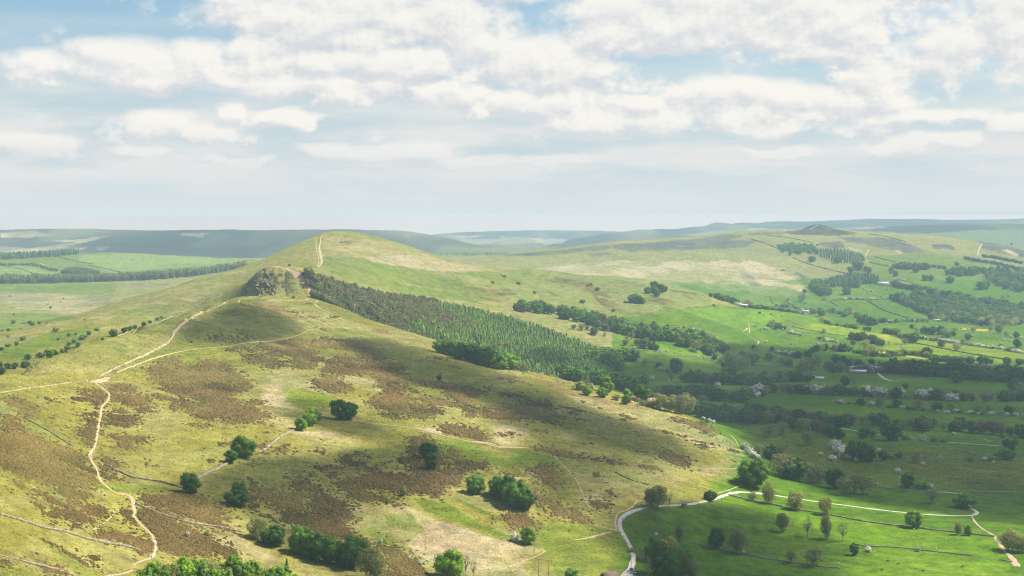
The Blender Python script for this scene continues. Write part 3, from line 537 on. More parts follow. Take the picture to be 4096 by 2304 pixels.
# ------------------------------------------------------------------ the clouds overhead whose shadows lie on the land
cm = bpy.data.materials.new('cloud'); cm.use_nodes = True; cn = cm.node_tree.nodes; cn.remove(cn['Principled BSDF'])
cv = cn.new('ShaderNodeVolumePrincipled'); cv.inputs['Density'].default_value = .02; cv.inputs['Color'].default_value = (1, 1, 1, 1); cv.inputs['Anisotropy'].default_value = .6
cm.node_tree.links.new(cv.outputs[0], cn['Material Output'].inputs['Volume'])
CLH = 1750.0     # cloud base, metres above the eye
def blur(a, n):
    for _ in range(3):
        k = max(1, n)
        c = np.cumsum(np.pad(a, ((k + 1, k), (0, 0))), 0); a = (c[2 * k + 1:] - c[:-2 * k - 1]) / (2 * k + 1)
        c = np.cumsum(np.pad(a, ((0, 0), (k + 1, k))), 1); a = (c[:, 2 * k + 1:] - c[:, :-2 * k - 1]) / (2 * k + 1)
    return a
def cloud(label, spec, depth, soft, dmin, dmax, step=None, rag=0.35):
    """a cloud of the outline that throws the shadow outlined by SPEC; DEPTH = thickness in metres"""
    poly = pp(spec); pts = []
    g = [ground(X, Y) for X, Y in poly]
    x0, x1 = min(a for a, b_ in g) - 3 * soft, max(a for a, b_ in g) + 3 * soft
    y0, y1 = max(20, min(b_ for a, b_ in g) - 3 * soft), max(b_ for a, b_ in g) + 3 * soft
    step = step or max(10, (y1 - y0) / 150)
    gx = np.arange(x0, x1, step); gy = np.arange(y0, y1, step); X, Y = np.meshgrid(gx, gy, indexing='ij')
    wx = X + fbm(X / (soft * 3), Y / (soft * 3), 3, 301) * soft * rag * 3; wy = Y + fbm(X / (soft * 3), Y / (soft * 3), 3, 311) * soft * rag * 3
    wy = np.maximum(wy, 5)
    z = height(wx.ravel(), wy.ravel()).reshape(X.shape)
    m = inpoly(CX + wx / wy * F, HY - z / wy * F, poly) & (wy > dmin) & (wy < dmax)
    m = blur(m.astype(float), int(round(soft / step)))
    m = m * (1 + .35 * fbm(X / (soft * 2), Y / (soft * 2), 4, 321))
    zm = float(np.median(z[m > .3])) if (m > .3).any() else -200.
    t = (CLH - zm) / SDIR[2]
    T = np.clip((m - .3) / .7, 0, None) * depth * (1 + .4 * fbm(X / (soft * 5), Y / (soft * 5), 3, 331))
    on = T > 0
    idx = -np.ones(X.shape, int); idx[on] = np.arange(on.sum()); n = int(on.sum())
    vx = X[on] + SDIR[0] * t; vy = Y[on] + SDIR[1] * t
    top = np.stack([vx, vy, CZ + CLH + T[on] * .8 + .5], -1); bot = np.stack([vx, vy, CZ + CLH - T[on] * .2 - .5], -1)
    c = on[:-1, :-1] & on[1:, :-1] & on[1:, 1:] & on[:-1, 1:]
    a_, b_, c_, d_ = idx[:-1, :-1][c], idx[1:, :-1][c], idx[1:, 1:][c], idx[:-1, 1:][c]
    ft = np.stack([a_, b_, c_, d_], -1); fb = np.stack([d_, c_, b_, a_], -1) + n
    e = np.concatenate([ft[:, [0, 1]], ft[:, [1, 2]], ft[:, [2, 3]], ft[:, [3, 0]]])
    key = e[:, 0] * (2 * n) + e[:, 1]; rev = e[:, 1] * (2 * n) + e[:, 0]
    be = e[~np.isin(key, rev)]
    fs = np.stack([be[:, 1], be[:, 0], be[:, 0] + n, be[:, 1] + n], -1)
    o = mesh_obj('cloud', np.concatenate([top, bot]), np.concatenate([ft, fb, fs]), cm)
    # drop loose vertices
    return tag(o, label, 'cloud', 'clouds high above the valley')
SH = [
 ('wide dark based cloud above the hedged fields of the valley floor', 'p: 2560,1408 2700,1434 2830,1458 2910,1470 2890,1330 2915,1368 3000,1378 3180,1392 3240,1386 3330,1408 3480,1428 3540,1436 3650,1450 3800,1474 3870,1478 3950,1470 4096,1492 5200,1520 5200,2304 4100,2304 4096,2150 3995,2125 3558,2062 3240,1985 3100,1925 3050,1880 3005,1830 2990,1800 2880,1700 2750,1620 2620,1600 2430,1560 2330,1500 2330,1430 2440,1440', 80, 24, 1080, 4200),
 ('small cloud above the foot of the pine plantation', 'n: 270,1260 500,1240 640,1270 720,1400 900,1440 540,1475 200,1300', 110, 30, 1900, 3000),
 ('long thin cloud above the middle of the near slope', 'o: 800,835 1000,858 1150,895 1290,945 1450,995 1600,1050 1760,1110 1840,1170 1700,1150 1500,1100 1250,1020 1050,965 900,905', 75, 22, 700, 2250),
 ('faint cloud above the rounded nose of the near slope', 'c: 0,200 300,220 600,330 900,420 1200,520 1600,700 1560,760 1250,730 1000,900 780,1060 640,1090 400,1000 200,850 60,640 330,620 300,560 0,420', 55, 24, 700, 2250),
 ('narrow cloud above the knoll beside the ridge path', 'p: 790,1285 900,1218 1010,1215 1120,1250 1240,1300 1240,1345 1120,1380 930,1390 760,1370', 100, 18, 1300, 2200),
 ('small cloud above the two dark trees of the slope', 'b: 280,230 520,210 600,380 820,400 1050,440 1180,500 1180,640 1060,600 900,540 700,490 450,450 300,330', 140, 18, 700, 2000),
 ('ragged cloud above the heather of the lower slope', 'p: 1000,1812 1200,1808 1350,1800 1560,1788 1717,1730 1876,1788 2096,1850 2096,1915 1850,1890 1770,1950 1640,2010 1440,2030 1400,2090 1560,2180 1700,2290 1720,2400 1500,2380 1300,2230 1200,2130 1040,2090 900,2010 700,2000 480,1985 470,1940 640,1925 900,1900', 72, 18, 500, 1600),
 ('grey cloud above the bright bottom field beside the lane', 'p: 2480,2040 2600,2010 2843,1998 2962,2022 3161,2072 3399,2136 3447,2185 3399,2228 3352,2285 3500,2400 2450,2400 2510,2250', 110, 20, 800, 1150),
 ('broad cloud above the dark moor at the far left', 'l: 850,190 1300,165 1800,150 2600,150 3400,180 3400,330 2400,430 1500,400 1100,365 850,340 650,290', 55, 160, 6800, 9500),
 ('thin cloud above the end of the distant moor', 'm: 1200,170 1900,250 2452,290 2452,340 2000,300 1500,300', 45, 150, 6500, 9500),
]
for s_ in SH: cloud(*s_)
print('clouds', round(time.time() - T0, 1))
# ------------------------------------------------------------------ plant materials and prototypes
def leaf_mat(name, col, var=.3, hue=.03, rnd=.2, trans=.34):
    m, nt, b = new_mat(name); b.inputs['Roughness'].default_value = .7
    L = nt.links; N = nt.nodes
    ca = N.new('ShaderNodeVertexColor'); ca.layer_name = 'tint'
    oi = N.new('ShaderNodeObjectInfo'); hs = N.new('ShaderNodeHueSaturation'); hs.inputs['Color'].default_value = (*col, 1)
    sp = N.new('ShaderNodeSeparateColor'); L.new(ca.outputs[0], sp.inputs[0])
    v = N.new('ShaderNodeMapRange'); v.inputs[3].default_value = 1 - var; v.inputs[4].default_value = 1 + var; L.new(sp.outputs[0], v.inputs[0])
    o = N.new('ShaderNodeMapRange'); o.inputs[3].default_value = 1 - rnd; o.inputs[4].default_value = 1 + rnd; L.new(oi.outputs['Random'], o.inputs[0])
    mu = N.new('ShaderNodeMath'); mu.operation = 'MULTIPLY'; L.new(v.outputs[0], mu.inputs[0]); L.new(o.outputs[0], mu.inputs[1])
    h = N.new('ShaderNodeMapRange'); h.inputs[3].default_value = .5 - hue; h.inputs[4].default_value = .5 + hue; L.new(sp.outputs[1], h.inputs[0])
    L.new(mu.outputs[0], hs.inputs['Value']); L.new(h.outputs[0], hs.inputs['Hue'])
    L.new(hs.outputs[0], b.inputs['Base Color'])
    if trans:
        t = N.new('ShaderNodeBsdfTranslucent'); L.new(hs.outputs[0], t.inputs['Color']); mx = N.new('ShaderNodeMixShader'); mx.inputs[0].default_value = trans
        L.new(b.outputs[0], mx.inputs[1]); L.new(t.outputs[0], mx.inputs[2]); L.new(mx.outputs[0], N['Material Output'].inputs['Surface'])
    return m
M = {
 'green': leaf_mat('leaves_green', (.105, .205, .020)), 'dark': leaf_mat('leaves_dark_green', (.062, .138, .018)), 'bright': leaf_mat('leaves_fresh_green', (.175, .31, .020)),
 'spring': leaf_mat('leaves_yellow_green', (.34, .35, .09)), 'pale': leaf_mat('leaves_khaki', (.21, .225, .08)), 'brown': leaf_mat('leaves_bronze', (.16, .12, .08)),
 'purple': leaf_mat('leaves_copper', (.055, .025, .035)), 'white': leaf_mat('blossom_white', (.62, .60, .50), var=.25, hue=.01), 'pine': leaf_mat('needles_green', (.16, .28, .055), rnd=.3, trans=.5),
 'larch': leaf_mat('needles_fresh', (.24, .36, .07), rnd=.3, trans=.5), 'rust': leaf_mat('needles_olive_brown', (.25, .25, .085), rnd=.3, trans=.5), 'spruce': leaf_mat('needles_dark_blue_green', (.07, .125, .06)),
 'bark': simple('bark', (.11, .085, .06), .95, .25, 2.), 'palebark': simple('bark_pale', (.27, .23, .17), .95, .2, 2.),
 'heather': leaf_mat('heather_stems', (.108, .078, .023), var=.65, hue=.018, rnd=0, trans=0), 'gorse': leaf_mat('gorse_flowers', (.55, .40, .03), var=.3),
}
def tint(o, nper, seed=0, nf=None):
    """random tint for every group of NPER vertices"""
    me = o.data; n = len(me.vertices); r = np.random.default_rng(seed).random((n // nper + 1, 2))
    r = np.repeat(r, nper, 0)[:n]; c = np.ones((n, 4), np.float32); c[:, 0:2] = r; c[:, 2] = 0
    a = me.color_attributes.new('tint', 'FLOAT_COLOR', 'POINT'); a.data.foreach_set('color', c.ravel()); return o
def ico(sub=1):
    t = (1 + 5 ** .5) / 2
    v = np.array([(-1, t, 0), (1, t, 0), (-1, -t, 0), (1, -t, 0), (0, -1, t), (0, 1, t), (0, -1, -t), (0, 1, -t), (t, 0, -1), (t, 0, 1), (-t, 0, -1), (-t, 0, 1)], float); v /= np.linalg.norm(v[0])
    f = [(0, 11, 5), (0, 5, 1), (0, 1, 7), (0, 7, 10), (0, 10, 11), (1, 5, 9), (5, 11, 4), (11, 10, 2), (10, 7, 6), (7, 1, 8), (3, 9, 4), (3, 4, 2), (3, 2, 6), (3, 6, 8), (3, 8, 9), (4, 9, 5), (2, 4, 11), (6, 2, 10), (8, 6, 7), (9, 8, 1)]
    v = list(map(tuple, v))
    for _ in range(sub):
        cache = {}; nf = []
        def mid(a, b):
            k = (min(a, b), max(a, b))
            if k not in cache:
                p = np.array(v[a]) + np.array(v[b]); v.append(tuple(p / np.linalg.norm(p))); cache[k] = len(v) - 1
            return cache[k]
        for a, b, c in f:
            x, y, z = mid(a, b), mid(b, c), mid(c, a); nf += [(a, x, z), (b, y, x), (c, z, y), (x, y, z)]
        f = nf
    return np.array(v), np.array(f)
ICO0, ICO1 = ico(0), ico(1)
def leaves(centres, normals, size, R, jit=.9):
    """one bent quad leaf spray per centre; returns verts (n*4,3)"""
    n = len(centres); d = normals + R.normal(0, jit * .6, (n, 3)); d /= np.linalg.norm(d, axis=1)[:, None]
    a = np.cross(d, R.normal(0, 1, (n, 3))); a /= np.linalg.norm(a, axis=1)[:, None] + 1e-9; b = np.cross(d, a)
    s = size * R.uniform(.6, 1.35, (n, 1)); 
    return np.stack([centres - a * s, centres - b * s * .7, centres + a * s + d * s * .25, centres + b * s * .7], 1).reshape(-1, 3)
def crown(seed, w=.9, z0=.16, nb=18, rb=(.15, .24), nl=1600, ls=.030, core=True, lean=0., flat=1.0, top=1.0, ci=None):
    """crown of a broadleaved tree of height 1: lobes spread through an egg, each covered with leaf sprays"""
    R = np.random.default_rng(seed); cz, hz_ = (z0 + top) / 2, (top - z0) / 2; B = []
    tries = 0
    while len(B) < nb and tries < 4000:
        tries += 1
        p = R.normal(0, 1, 3); p /= np.linalg.norm(p); r = R.uniform(*rb); k = R.uniform(.35, 1) ** .6
        c = np.array((p[0] * (w / 2 - r * .8) * k, p[1] * (w / 2 - r * .8) * k, cz + p[2] * (hz_ - r * .8) * k))
        if c[2] < cz: c[:2] *= .75 + .25 * (c[2] - z0) / max(cz - z0, 1e-3)
        if all(np.linalg.norm(c - q[0]) > (r + q[1]) * .45 for q in B): B.append((c, r))
        elif tries > 1500: B.append((c, r))
    V_, F_, n0 = [], [], 0; sizes = np.array([r * r for c, r in B]); cnt = (sizes / sizes.sum() * nl).astype(int) + 1
    cores = []
    for (c, r), k in zip(B, cnt):
        p = R.normal(0, 1, (k, 3)); p /= np.linalg.norm(p, axis=1)[:, None]; rr = r * R.uniform(.82, 1.1, (k, 1))
        q = c + p * rr * (1, 1, .82 * flat); q[:, 0] += lean * q[:, 2]
        V_.append(leaves(q, p + (0, 0, .35), ls, R))
        if core:
            iv, jf = ci or ICO1; dv = iv * (r * .76) * (1, 1, .82 * flat) * R.uniform(.9, 1.1, (len(iv), 1)) + c; dv[:, 0] += lean * dv[:, 2]; cores.append(dv)
    V_ = np.concatenate(V_)
    # bring the crown to its nominal width and height
    lo, hi_ = np.percentile(V_, 1.5, axis=0), np.percentile(V_, 98.5, axis=0); sx = w / max(hi_[0] - lo[0], 1e-3); sy = w / max(hi_[1] - lo[1], 1e-3); sz = (top - z0) / (hi_[2] - lo[2])
    def fit(q): return np.stack([(q[:, 0] - (lo[0] + hi_[0]) / 2) * sx, (q[:, 1] - (lo[1] + hi_[1]) / 2) * sy, (q[:, 2] - lo[2]) * sz + z0], -1)
    V_ = fit(V_); cores = [fit(c) for c in cores]; B = [(fit(np.array([c]))[0], r * (sx + sz) / 2) for c, r in B]
    nq = len(V_) // 4; Fq_ = np.arange(nq * 4).reshape(-1, 4)
    faces = [Fq_]
    if core:
        allv = [V_]; tri = []
        base = len(V_)
        for dv in cores:
            tri.append((ci or ICO1)[1] + base); base += len(dv); allv.append(dv)
        V_ = np.concatenate(allv); tri = np.concatenate(tri)
        tri4 = np.concatenate([tri, tri[:, 2:3]], 1)
        return V_, [tuple(x) for x in Fq_] + [tuple(x[:3]) for x in tri], B
    return V_, Fq_, B
def tube(pts, rads, n=5):
    """tapered tube along points"""
    v, f = [], []; pts = [np.array(p, float) for p in pts]
    for i, p in enumerate(pts):
        d = pts[min(i + 1, len(pts) - 1)] - pts[max(i - 1, 0)]; d /= np.linalg.norm(d) + 1e-9
        a = np.cross(d, (1, .13, .2)); a /= np.linalg.norm(a); b = np.cross(d, a)
        for k in range(n):
            t = 2 * math.pi * k / n; v.append(p + (a * math.cos(t) + b * math.sin(t)) * rads[i])
    for i in range(len(pts) - 1):
        for k in range(n): f.append((i * n + k, i * n + (k + 1) % n, (i + 1) * n + (k + 1) % n, (i + 1) * n + k))
    f.append(tuple(range(n))[::-1]); f.append(tuple((len(pts) - 1) * n + k for k in range(n)))
    return np.array(v), f
def joinm(parts):
    V_, F_, o = [], [], 0
    for v, f in parts: V_.append(v); F_ += [tuple(int(i) + o for i in q) for q in f]; o += len(v)
    return np.concatenate(V_), F_
def trunk(seed, B, z0=.2, r=.026, lean=0., twigs=0, n=5):
    R = np.random.default_rng(seed + 500); h = z0 + .25
    parts = [tube([(0, 0, -.06), (0, 0, .03), (lean * z0 + .01, 0, z0), (lean * h, .01, h)], (r * 1.6, r * 1.1, r * .85, r * .5), n)]
    lobes = sorted(B, key=lambda q: -q[1])[:9 if not twigs else 14]
    for c, rr in lobes:
        c = np.array(c); s = np.array((lean * z0, 0, z0 * R.uniform(.75, 1.3))); m = s * .5 + c * .5 + R.normal(0, .02, 3) + (0, 0, -.02)
        m[0] += lean * m[2] * .5; e = c + (lean * c[2], 0, 0)
        parts.append(tube([s, m, e], (r * .5, r * .33, r * .12), 4))
        for _ in range(twigs):
            d = R.normal(0, 1, 3); d[2] = abs(d[2]); d /= np.linalg.norm(d); q = m * .4 + e * .6
            parts.append(tube([q, q + d * rr * .6, q + d * rr * 1.15 + (0, 0, .02)], (r * .16, r * .1, r * .04), 3))
    return joinm(parts)
def conifer(seed, tiers=8, w=.36, z0=.12, pts=7, droop=.05, rough=.2, blunt=0.):
    R = np.random.default_rng(seed); v, f = [], []
    for i in range(tiers):
        t = i / tiers; z = z0 + (1 - z0) * t; zt = min(1, z + (1 - z0) / tiers * 1.7); rad = w / 2 * ((1 - t) ** (.85 - .45 * blunt)) * R.uniform(.85, 1.15)
        b0 = len(v); v.append((R.normal(0, .006), R.normal(0, .006), zt)); a0 = R.uniform(0, 6.28)
        for k in range(pts * 2):
            a = a0 + math.pi * k / pts; rr = rad * (1 if k % 2 == 0 else .55) * R.uniform(1 - rough, 1 + rough)
            v.append((math.cos(a) * rr, math.sin(a) * rr, z - droop * (1 if k % 2 == 0 else .1) * (1 - t)))
        for k in range(pts * 2): f.append((b0, b0 + 1 + k, b0 + 1 + (k + 1) % (pts * 2)))
    return np.array(v), f
PROTO = {}
def two_mesh(name, cv, cf, cmat, tv, tf, tmat, seed):
    """single mesh tree: crown + trunk with two materials"""
    V_, F_ = joinm([(cv, cf), (tv, tf)])
    o = mesh_obj(name, V_, F_, cmat, link=False); o.data.materials.append(tmat)
    mi = np.zeros(len(F_), np.int32); mi[len(cf):] = 1; o.data.polygons.foreach_set('material_index', mi); tint(o, 4, seed); return o
KINDS = {}   # kind -> dict(params)
def defkind(key, name, mat, cr, tr, n=3, bark='bark'):
    KINDS[key] = dict(name=name, mat=mat, cr=cr, tr=tr, n=n, bark=bark)
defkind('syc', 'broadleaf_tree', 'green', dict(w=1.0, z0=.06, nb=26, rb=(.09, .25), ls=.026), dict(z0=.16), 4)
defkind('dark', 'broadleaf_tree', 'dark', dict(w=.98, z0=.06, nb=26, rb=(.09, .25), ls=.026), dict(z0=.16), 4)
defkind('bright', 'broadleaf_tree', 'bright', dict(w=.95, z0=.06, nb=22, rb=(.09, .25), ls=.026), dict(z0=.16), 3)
defkind('spring', 'spring_tree', 'spring', dict(w=.88, z0=.14, nb=17, rb=(.1, .23), core=False, nl=3000, ls=.020), dict(z0=.25, twigs=3), 3, 'palebark')
defkind('pale', 'spring_tree', 'pale', dict(w=.88, z0=.14, nb=17, rb=(.1, .23), core=False, nl=2700, ls=.019), dict(z0=.25, twigs=3), 3)
defkind('brown', 'spring_tree', 'brown', dict(w=.8, z0=.16, nb=20, rb=(.12, .2), core=False, nl=2200, ls=.026), dict(z0=.2, twigs=2), 2)
defkind('bare', 'bare_tree', 'pale', dict(w=.7, z0=.25, nb=20, rb=(.1, .16), core=False, nl=260, ls=.014), dict(z0=.28, twigs=8), 2, 'palebark')
defkind('purple', 'copper_beech', 'purple', dict(w=.9, z0=.08, nb=18), dict(z0=.15), 1)
defkind('rust', 'conifer_tree', 'rust', dict(w=.62, z0=.24, nb=7, rb=(.16, .3), nl=420, ls=.045), dict(z0=.3, r=.018), 5)
defkind('haw', 'hawthorn', 'white', dict(w=1.35, z0=.03, nb=14, rb=(.2, .34), nl=900, ls=.05), dict(z0=.12, r=.04), 3)
defkind('bush', 'bush', 'green', dict(w=1.3, z0=.0, nb=12, rb=(.2, .34), nl=700, ls=.055), dict(z0=.1, r=.04), 3)
defkind('sbush', 'bush', 'spring', dict(w=1.3, z0=.0, nb=12, rb=(.2, .34), nl=700, ls=.05), dict(z0=.1, r=.04), 2)
defkind('pbush', 'bush', 'pale', dict(w=1.35, z0=.0, nb=12, rb=(.2, .34), nl=800, ls=.05, core=False), dict(z0=.1, r=.04), 2)
CON = {'con': ('conifer_tree', 'pine', dict(tiers=8, w=.6, blunt=.5)), 'larch': ('conifer_tree', 'larch', dict(tiers=7, w=.66, rough=.4, blunt=.55)), 'spruce': ('conifer_tree', 'spruce', dict(tiers=9, w=.5, z0=.06))}
def proto(key, near):
    """prototypes: NEAR ones are an Empty with crown and trunk children, the others one mesh"""
    k = (key, near)
    if k in PROTO: return PROTO[k]
    out = []
    if key in CON:
        nm, mt, kw = CON[key]
        for i in range(4):
            v, f = conifer(i * 7 + hash(key[:1]) % 1 + len(key), **kw); tv, tf = tube([(0, 0, -.05), (0, 0, .5)], (.016, .009), 5)
            if near: out.append(((v, f), (tv, tf), mt, 'bark', nm))
            else: out.append(two_mesh(nm, v, f, M[mt], tv, tf, M['bark'], i))
    else:
        d = KINDS[key]
        for i in range(d['n']):
            cr = dict(d['cr']); sd = i * 13 + len(key) * 101 + ord(key[0])
            R = np.random.default_rng(sd); cr['w'] = cr['w'] * R.uniform(.88, 1.12)
            if near: cr['nl'] = int(cr.get('nl', 1600) * 2.2); cr['ls'] = cr.get('ls', .03) * .85
            else:
                cr['nl'] = int(cr.get('nl', 1600) * .33); cr['ls'] = cr.get('ls', .03) * 1.55; cr['ci'] = ICO0
            cr['lean'] = float(R.uniform(-.06, .06))
            cv, cf, B = crown(sd, **cr); tk = dict(d['tr']); tk['lean'] = cr['lean']
            if not near: tk['twigs'] = min(2, tk.get('twigs', 0)); tk['n'] = 4
            tv, tf = trunk(sd, B, **tk)
            if near: out.append(((cv, cf), (tv, tf), d['mat'], d['bark'], d['name']))
            else: out.append(two_mesh(d['name'], cv, [tuple(x) for x in cf], M[d['mat']], tv, tf, M[d['bark']], sd))
    if near:
        res = []
        for i, ((cv, cf), (tv, tf), mt, bk, nm) in enumerate(out):
            c = mesh_obj('crown', cv, [tuple(x) for x in cf], M[mt], link=False); tint(c, 4, i)
            t = mesh_obj('trunk', tv, tf, M[bk], link=False); res.append((nm, c.data, t.data))
        out = res
    PROTO[k] = out; return out
print('protos', round(time.time() - T0, 1))

# ------------------------------------------------------------------ planting
PL = []      # every plant: kind, x, y, height, width factor, label, group, near
ORD = ['first', 'second', 'third', 'fourth', 'fifth', 'sixth', 'seventh', 'eighth', 'ninth', 'tenth', 'eleventh', 'twelfth', 'thirteenth', 'fourteenth', 'fifteenth', 'sixteenth', 'seventeenth', 'eighteenth', 'nineteenth', 'twentieth']
def one(key, spec, label, near=False, wf=1.0, group=None, hmul=1.0):
    """SPEC 'frame: x,y,h' = foot and height as seen"""
    f, r = spec.split(':'); ox, oy, k = FR[f.strip()]; x, y, h = map(float, r.split(','))
    gx, gy = ground(ox + x / k, oy + y / k)
    if key == 'haw': wf *= .82; hmul *= .8
    PL.append([key, gx, gy, h / k / F * gy * hmul, wf, label, group, near])
def many(keys, spec, where, group, near=False, wf=1.12, hmul=1.05, rel=True):
    """'frame: x,y,h x,y,h ...'; KEYS are cycled; the label tells the place in the group from left to right"""
    f, r = spec.split(':'); its = [tuple(map(float, t.split(','))) for t in r.split()]
    its = sorted(its); n = len(its); ks = keys.split() if isinstance(keys, str) else keys
    for i, (x, y, h) in enumerate(its):
        if n == 1: lab = where
        elif n == 2: lab = ('left' if i == 0 else 'right') + ' one of the two ' + where
        else: lab = (ORD[i] + ' from the left of the ' + where) if i < 20 else where
        one(ks[i % len(ks)], '%s: %f,%f,%f' % (f, x, y, h), lab, near, wf, group, hmul)
def row(keys, spec, n, h, where, group, jit=.25, seed=1, wf=1.0, both=6.0):
    """N plants along a line on the ground; H = (min, max) metres"""
    R = np.random.default_rng(seed); poly = pp(spec); g = [ground(X, Y) for X, Y in poly]; n = int(n * 1.3); h = (h[0] * 1.15, h[1] * 1.2); wf = wf * 1.15
    L = [0.];
    for a, b in zip(g[:-1], g[1:]): L.append(L[-1] + math.hypot((b[0] - a[0]), (b[1] - a[1])))
    ks = keys.split(); its = []
    # spread evenly as seen: walk by photo distance
    Lp = [0.]
    for a, b in zip(poly[:-1], poly[1:]): Lp.append(Lp[-1] + math.hypot(b[0] - a[0], b[1] - a[1]))
    for i in range(n):
        t = (i + .5 + R.uniform(-jit, jit)) / n * Lp[-1]; k = min(max(int(np.searchsorted(Lp, t)) - 1, 0), len(poly) - 2); u = (t - Lp[k]) / max(Lp[k + 1] - Lp[k], 1e-6)
        X = poly[k][0] + (poly[k + 1][0] - poly[k][0]) * u; Y = poly[k][1] + (poly[k + 1][1] - poly[k][1]) * u
        gx, gy = ground(X, Y); its.append((gx + R.normal(0, both * .3), gy + R.normal(0, both), ks[int(R.integers(len(ks)))], R.uniform(*h)))
    its.sort(key=lambda q: q[0] / q[1])
    for i, (gx, gy, key, hh) in enumerate(its):
        lab = (ORD[i] + ' from the left in the ' + where) if n <= 20 else 'one of the ' + where
        PL.append([key, gx, gy, hh, wf * R.uniform(.85, 1.2), lab, group, False])
def fill(keys, spec, n, h, where, group, dmin=0, dmax=1e9, seed=1, mind=.6, wf=1.0, stuff=None, fine=1):
    """N plants spread over a patch of ground"""
    R = np.random.default_rng(seed); poly = pp(spec)
    gx0, gy0 = [], []
    m = inpoly(COLG, ROWG, poly) & (DD > dmin) & (DD < dmax); i, j = np.nonzero(m)
    if len(i) == 0: print('EMPTY', spec[:30]); return
    area = np.gradient(XX, axis=0)[i, j] * np.gradient(DD, axis=1)[i, j]; area = np.abs(area)
    md = mind * math.sqrt(area.sum() / n); p = area / area.sum(); got = []; cell = {}
    ks = keys.split() if isinstance(keys, str) else keys
    ch = R.choice(len(i), size=n * 6, p=p)
    for c in ch:
        x = XX[i[c], j[c]] + R.uniform(-2, 2); y = DD[i[c], j[c]] + R.uniform(-4, 4); ck = (int(x // md), int(y // md))
        if any((x - a) ** 2 + (y - b) ** 2 < md * md for dx in (-1, 0, 1) for dy in (-1, 0, 1) for a, b in cell.get((ck[0] + dx, ck[1] + dy), ())): continue
        cell.setdefault(ck, []).append((x, y)); got.append((x, y))
        if len(got) >= n: break
    for x, y in got:
        key = ks[int(R.integers(len(ks)))] if not callable(fine) else fine(x, y, R)
        PL.append([key, x, y, R.uniform(*h), wf * R.uniform(.85, 1.15), where, group, False])
# ------------------------------------------------------------------ where every plant stands
def N(key, spec, label, wf=1.0, group=None): one(key, spec, label, True, wf, group)
# lone trees and clumps of the near slope
N('syc', 'a: 1650,645,145', 'big round dark green tree beside a smaller tree at the top of the broken wall')
N('dark', 'a: 1570,685,88', 'small round tree left of the big round tree at the top of the broken wall', 1.1)
N('syc', 'a: 1290,888,138', 'lone green tree at the lower end of the broken wall, beside a pole', .9)
N('dark', 'a: 1600,972,110', 'lower lobe of the leaning dark green tree below the broken wall', 1.25)
N('syc', 'a: 1625,925,110', 'upper lobe of the leaning dark green tree below the broken wall', .9)
N('spring', 'a: 1750,1200,155', 'thin yellow green tree left of a dark round tree in the lower gully', .95)
N('dark', 'a: 1848,1242,135', 'dark round tree right of the thin yellow green tree in the lower gully', 1.1)
N('bright', 'a: 1400,1178,34', 'tiny fresh green sapling in the heather above the bottom thicket')
N('haw', 'a: 1268,1187,50', 'sparse whitish hawthorn in the heather of the lower left slope', .8)
N('bright', 'b: 345,460,85', 'lowest lit tree of the trio beside the pale bare ground', 1.0)
N('bright', 'b: 398,430,112', 'middle lit tree of the trio beside the pale bare ground', 1.0)
N('syc', 'b: 432,412,100', 'shaded right hand tree of the trio beside the pale bare ground', .9)
N('dark', 'b: 610,388,135', 'left of two touching dark trees in the shade at the middle of the slope', .95)
N('dark', 'b: 675,392,120', 'right of two touching dark trees in the shade at the middle of the slope', .85)
N('dark', 'b: 1210,650,105', 'flat topped dark pine like tree among heather, above another dark tree', 1.1)
N('dark', 'b: 1228,728,112', 'dark tree among heather just below a flat topped one', .8)
N('syc', 'b: 1530,886,118', 'lone green tree left of the big four tree clump', 1.1)
N('sbush', 'b: 1040,905,68', 'pale green sapling at the edge of bleached grass', .55)
N('bush', 'b: 1285,120,40', 'small dark round bush high on the shaded slope', .7)
N('bright', 'b: 930,962,32', 'tiny fresh green sapling in brown heather', .8)
for k, s_, w_ in (('syc', '-15,905,125', 1.), ('dark', '45,935,165', .9), ('syc', '105,978,175', .9), ('dark', '165,1000,130', 1.)):
    N(k, 'c: ' + s_, 'leftmost highest second third lowest'.split()[('-15', '45,', '105', '165').index(s_[:3])] + ' tree of the green four tree clump with a long shadow', w_)
for k, s_, l in (('syc', '345,1300,185', 'tall left end tree'), ('dark', '425,1330,165', 'second tree'), ('dark', '515,1365,195', 'broad middle tree'), ('dark', '590,1370,150', 'low fourth tree'), ('dark', '690,1405,215', 'tall right end tree')):
    N(k, 'b: ' + s_, l + ' of the dark green row above the bottom edge', .95)
N('pale', 'b: 820,1475,215', 'wide khaki tree with thin crown right of the dark green row', 1.05)
N('bright', 'b: 1352,1455,185', 'fresh green tree at the bottom beside two dead trees', 1.1)
N('bare', 'b: 1465,1449,165', 'left of two bare grey trees at the bottom', .6)
N('bare', 'b: 1515,1460,135', 'right of two bare grey trees at the bottom', .6)
N('spruce', 'b: 250,1412,92', 'single small dark spruce standing above the bright bottom thicket', 1.0)
many('haw', 'b: 885,1226,38 1078,1332,32 1152,1370,38 1795,1212,70', 'white hawthorns on the bleached lower slope', 'hawthorns on the lower slope', wf=.85)
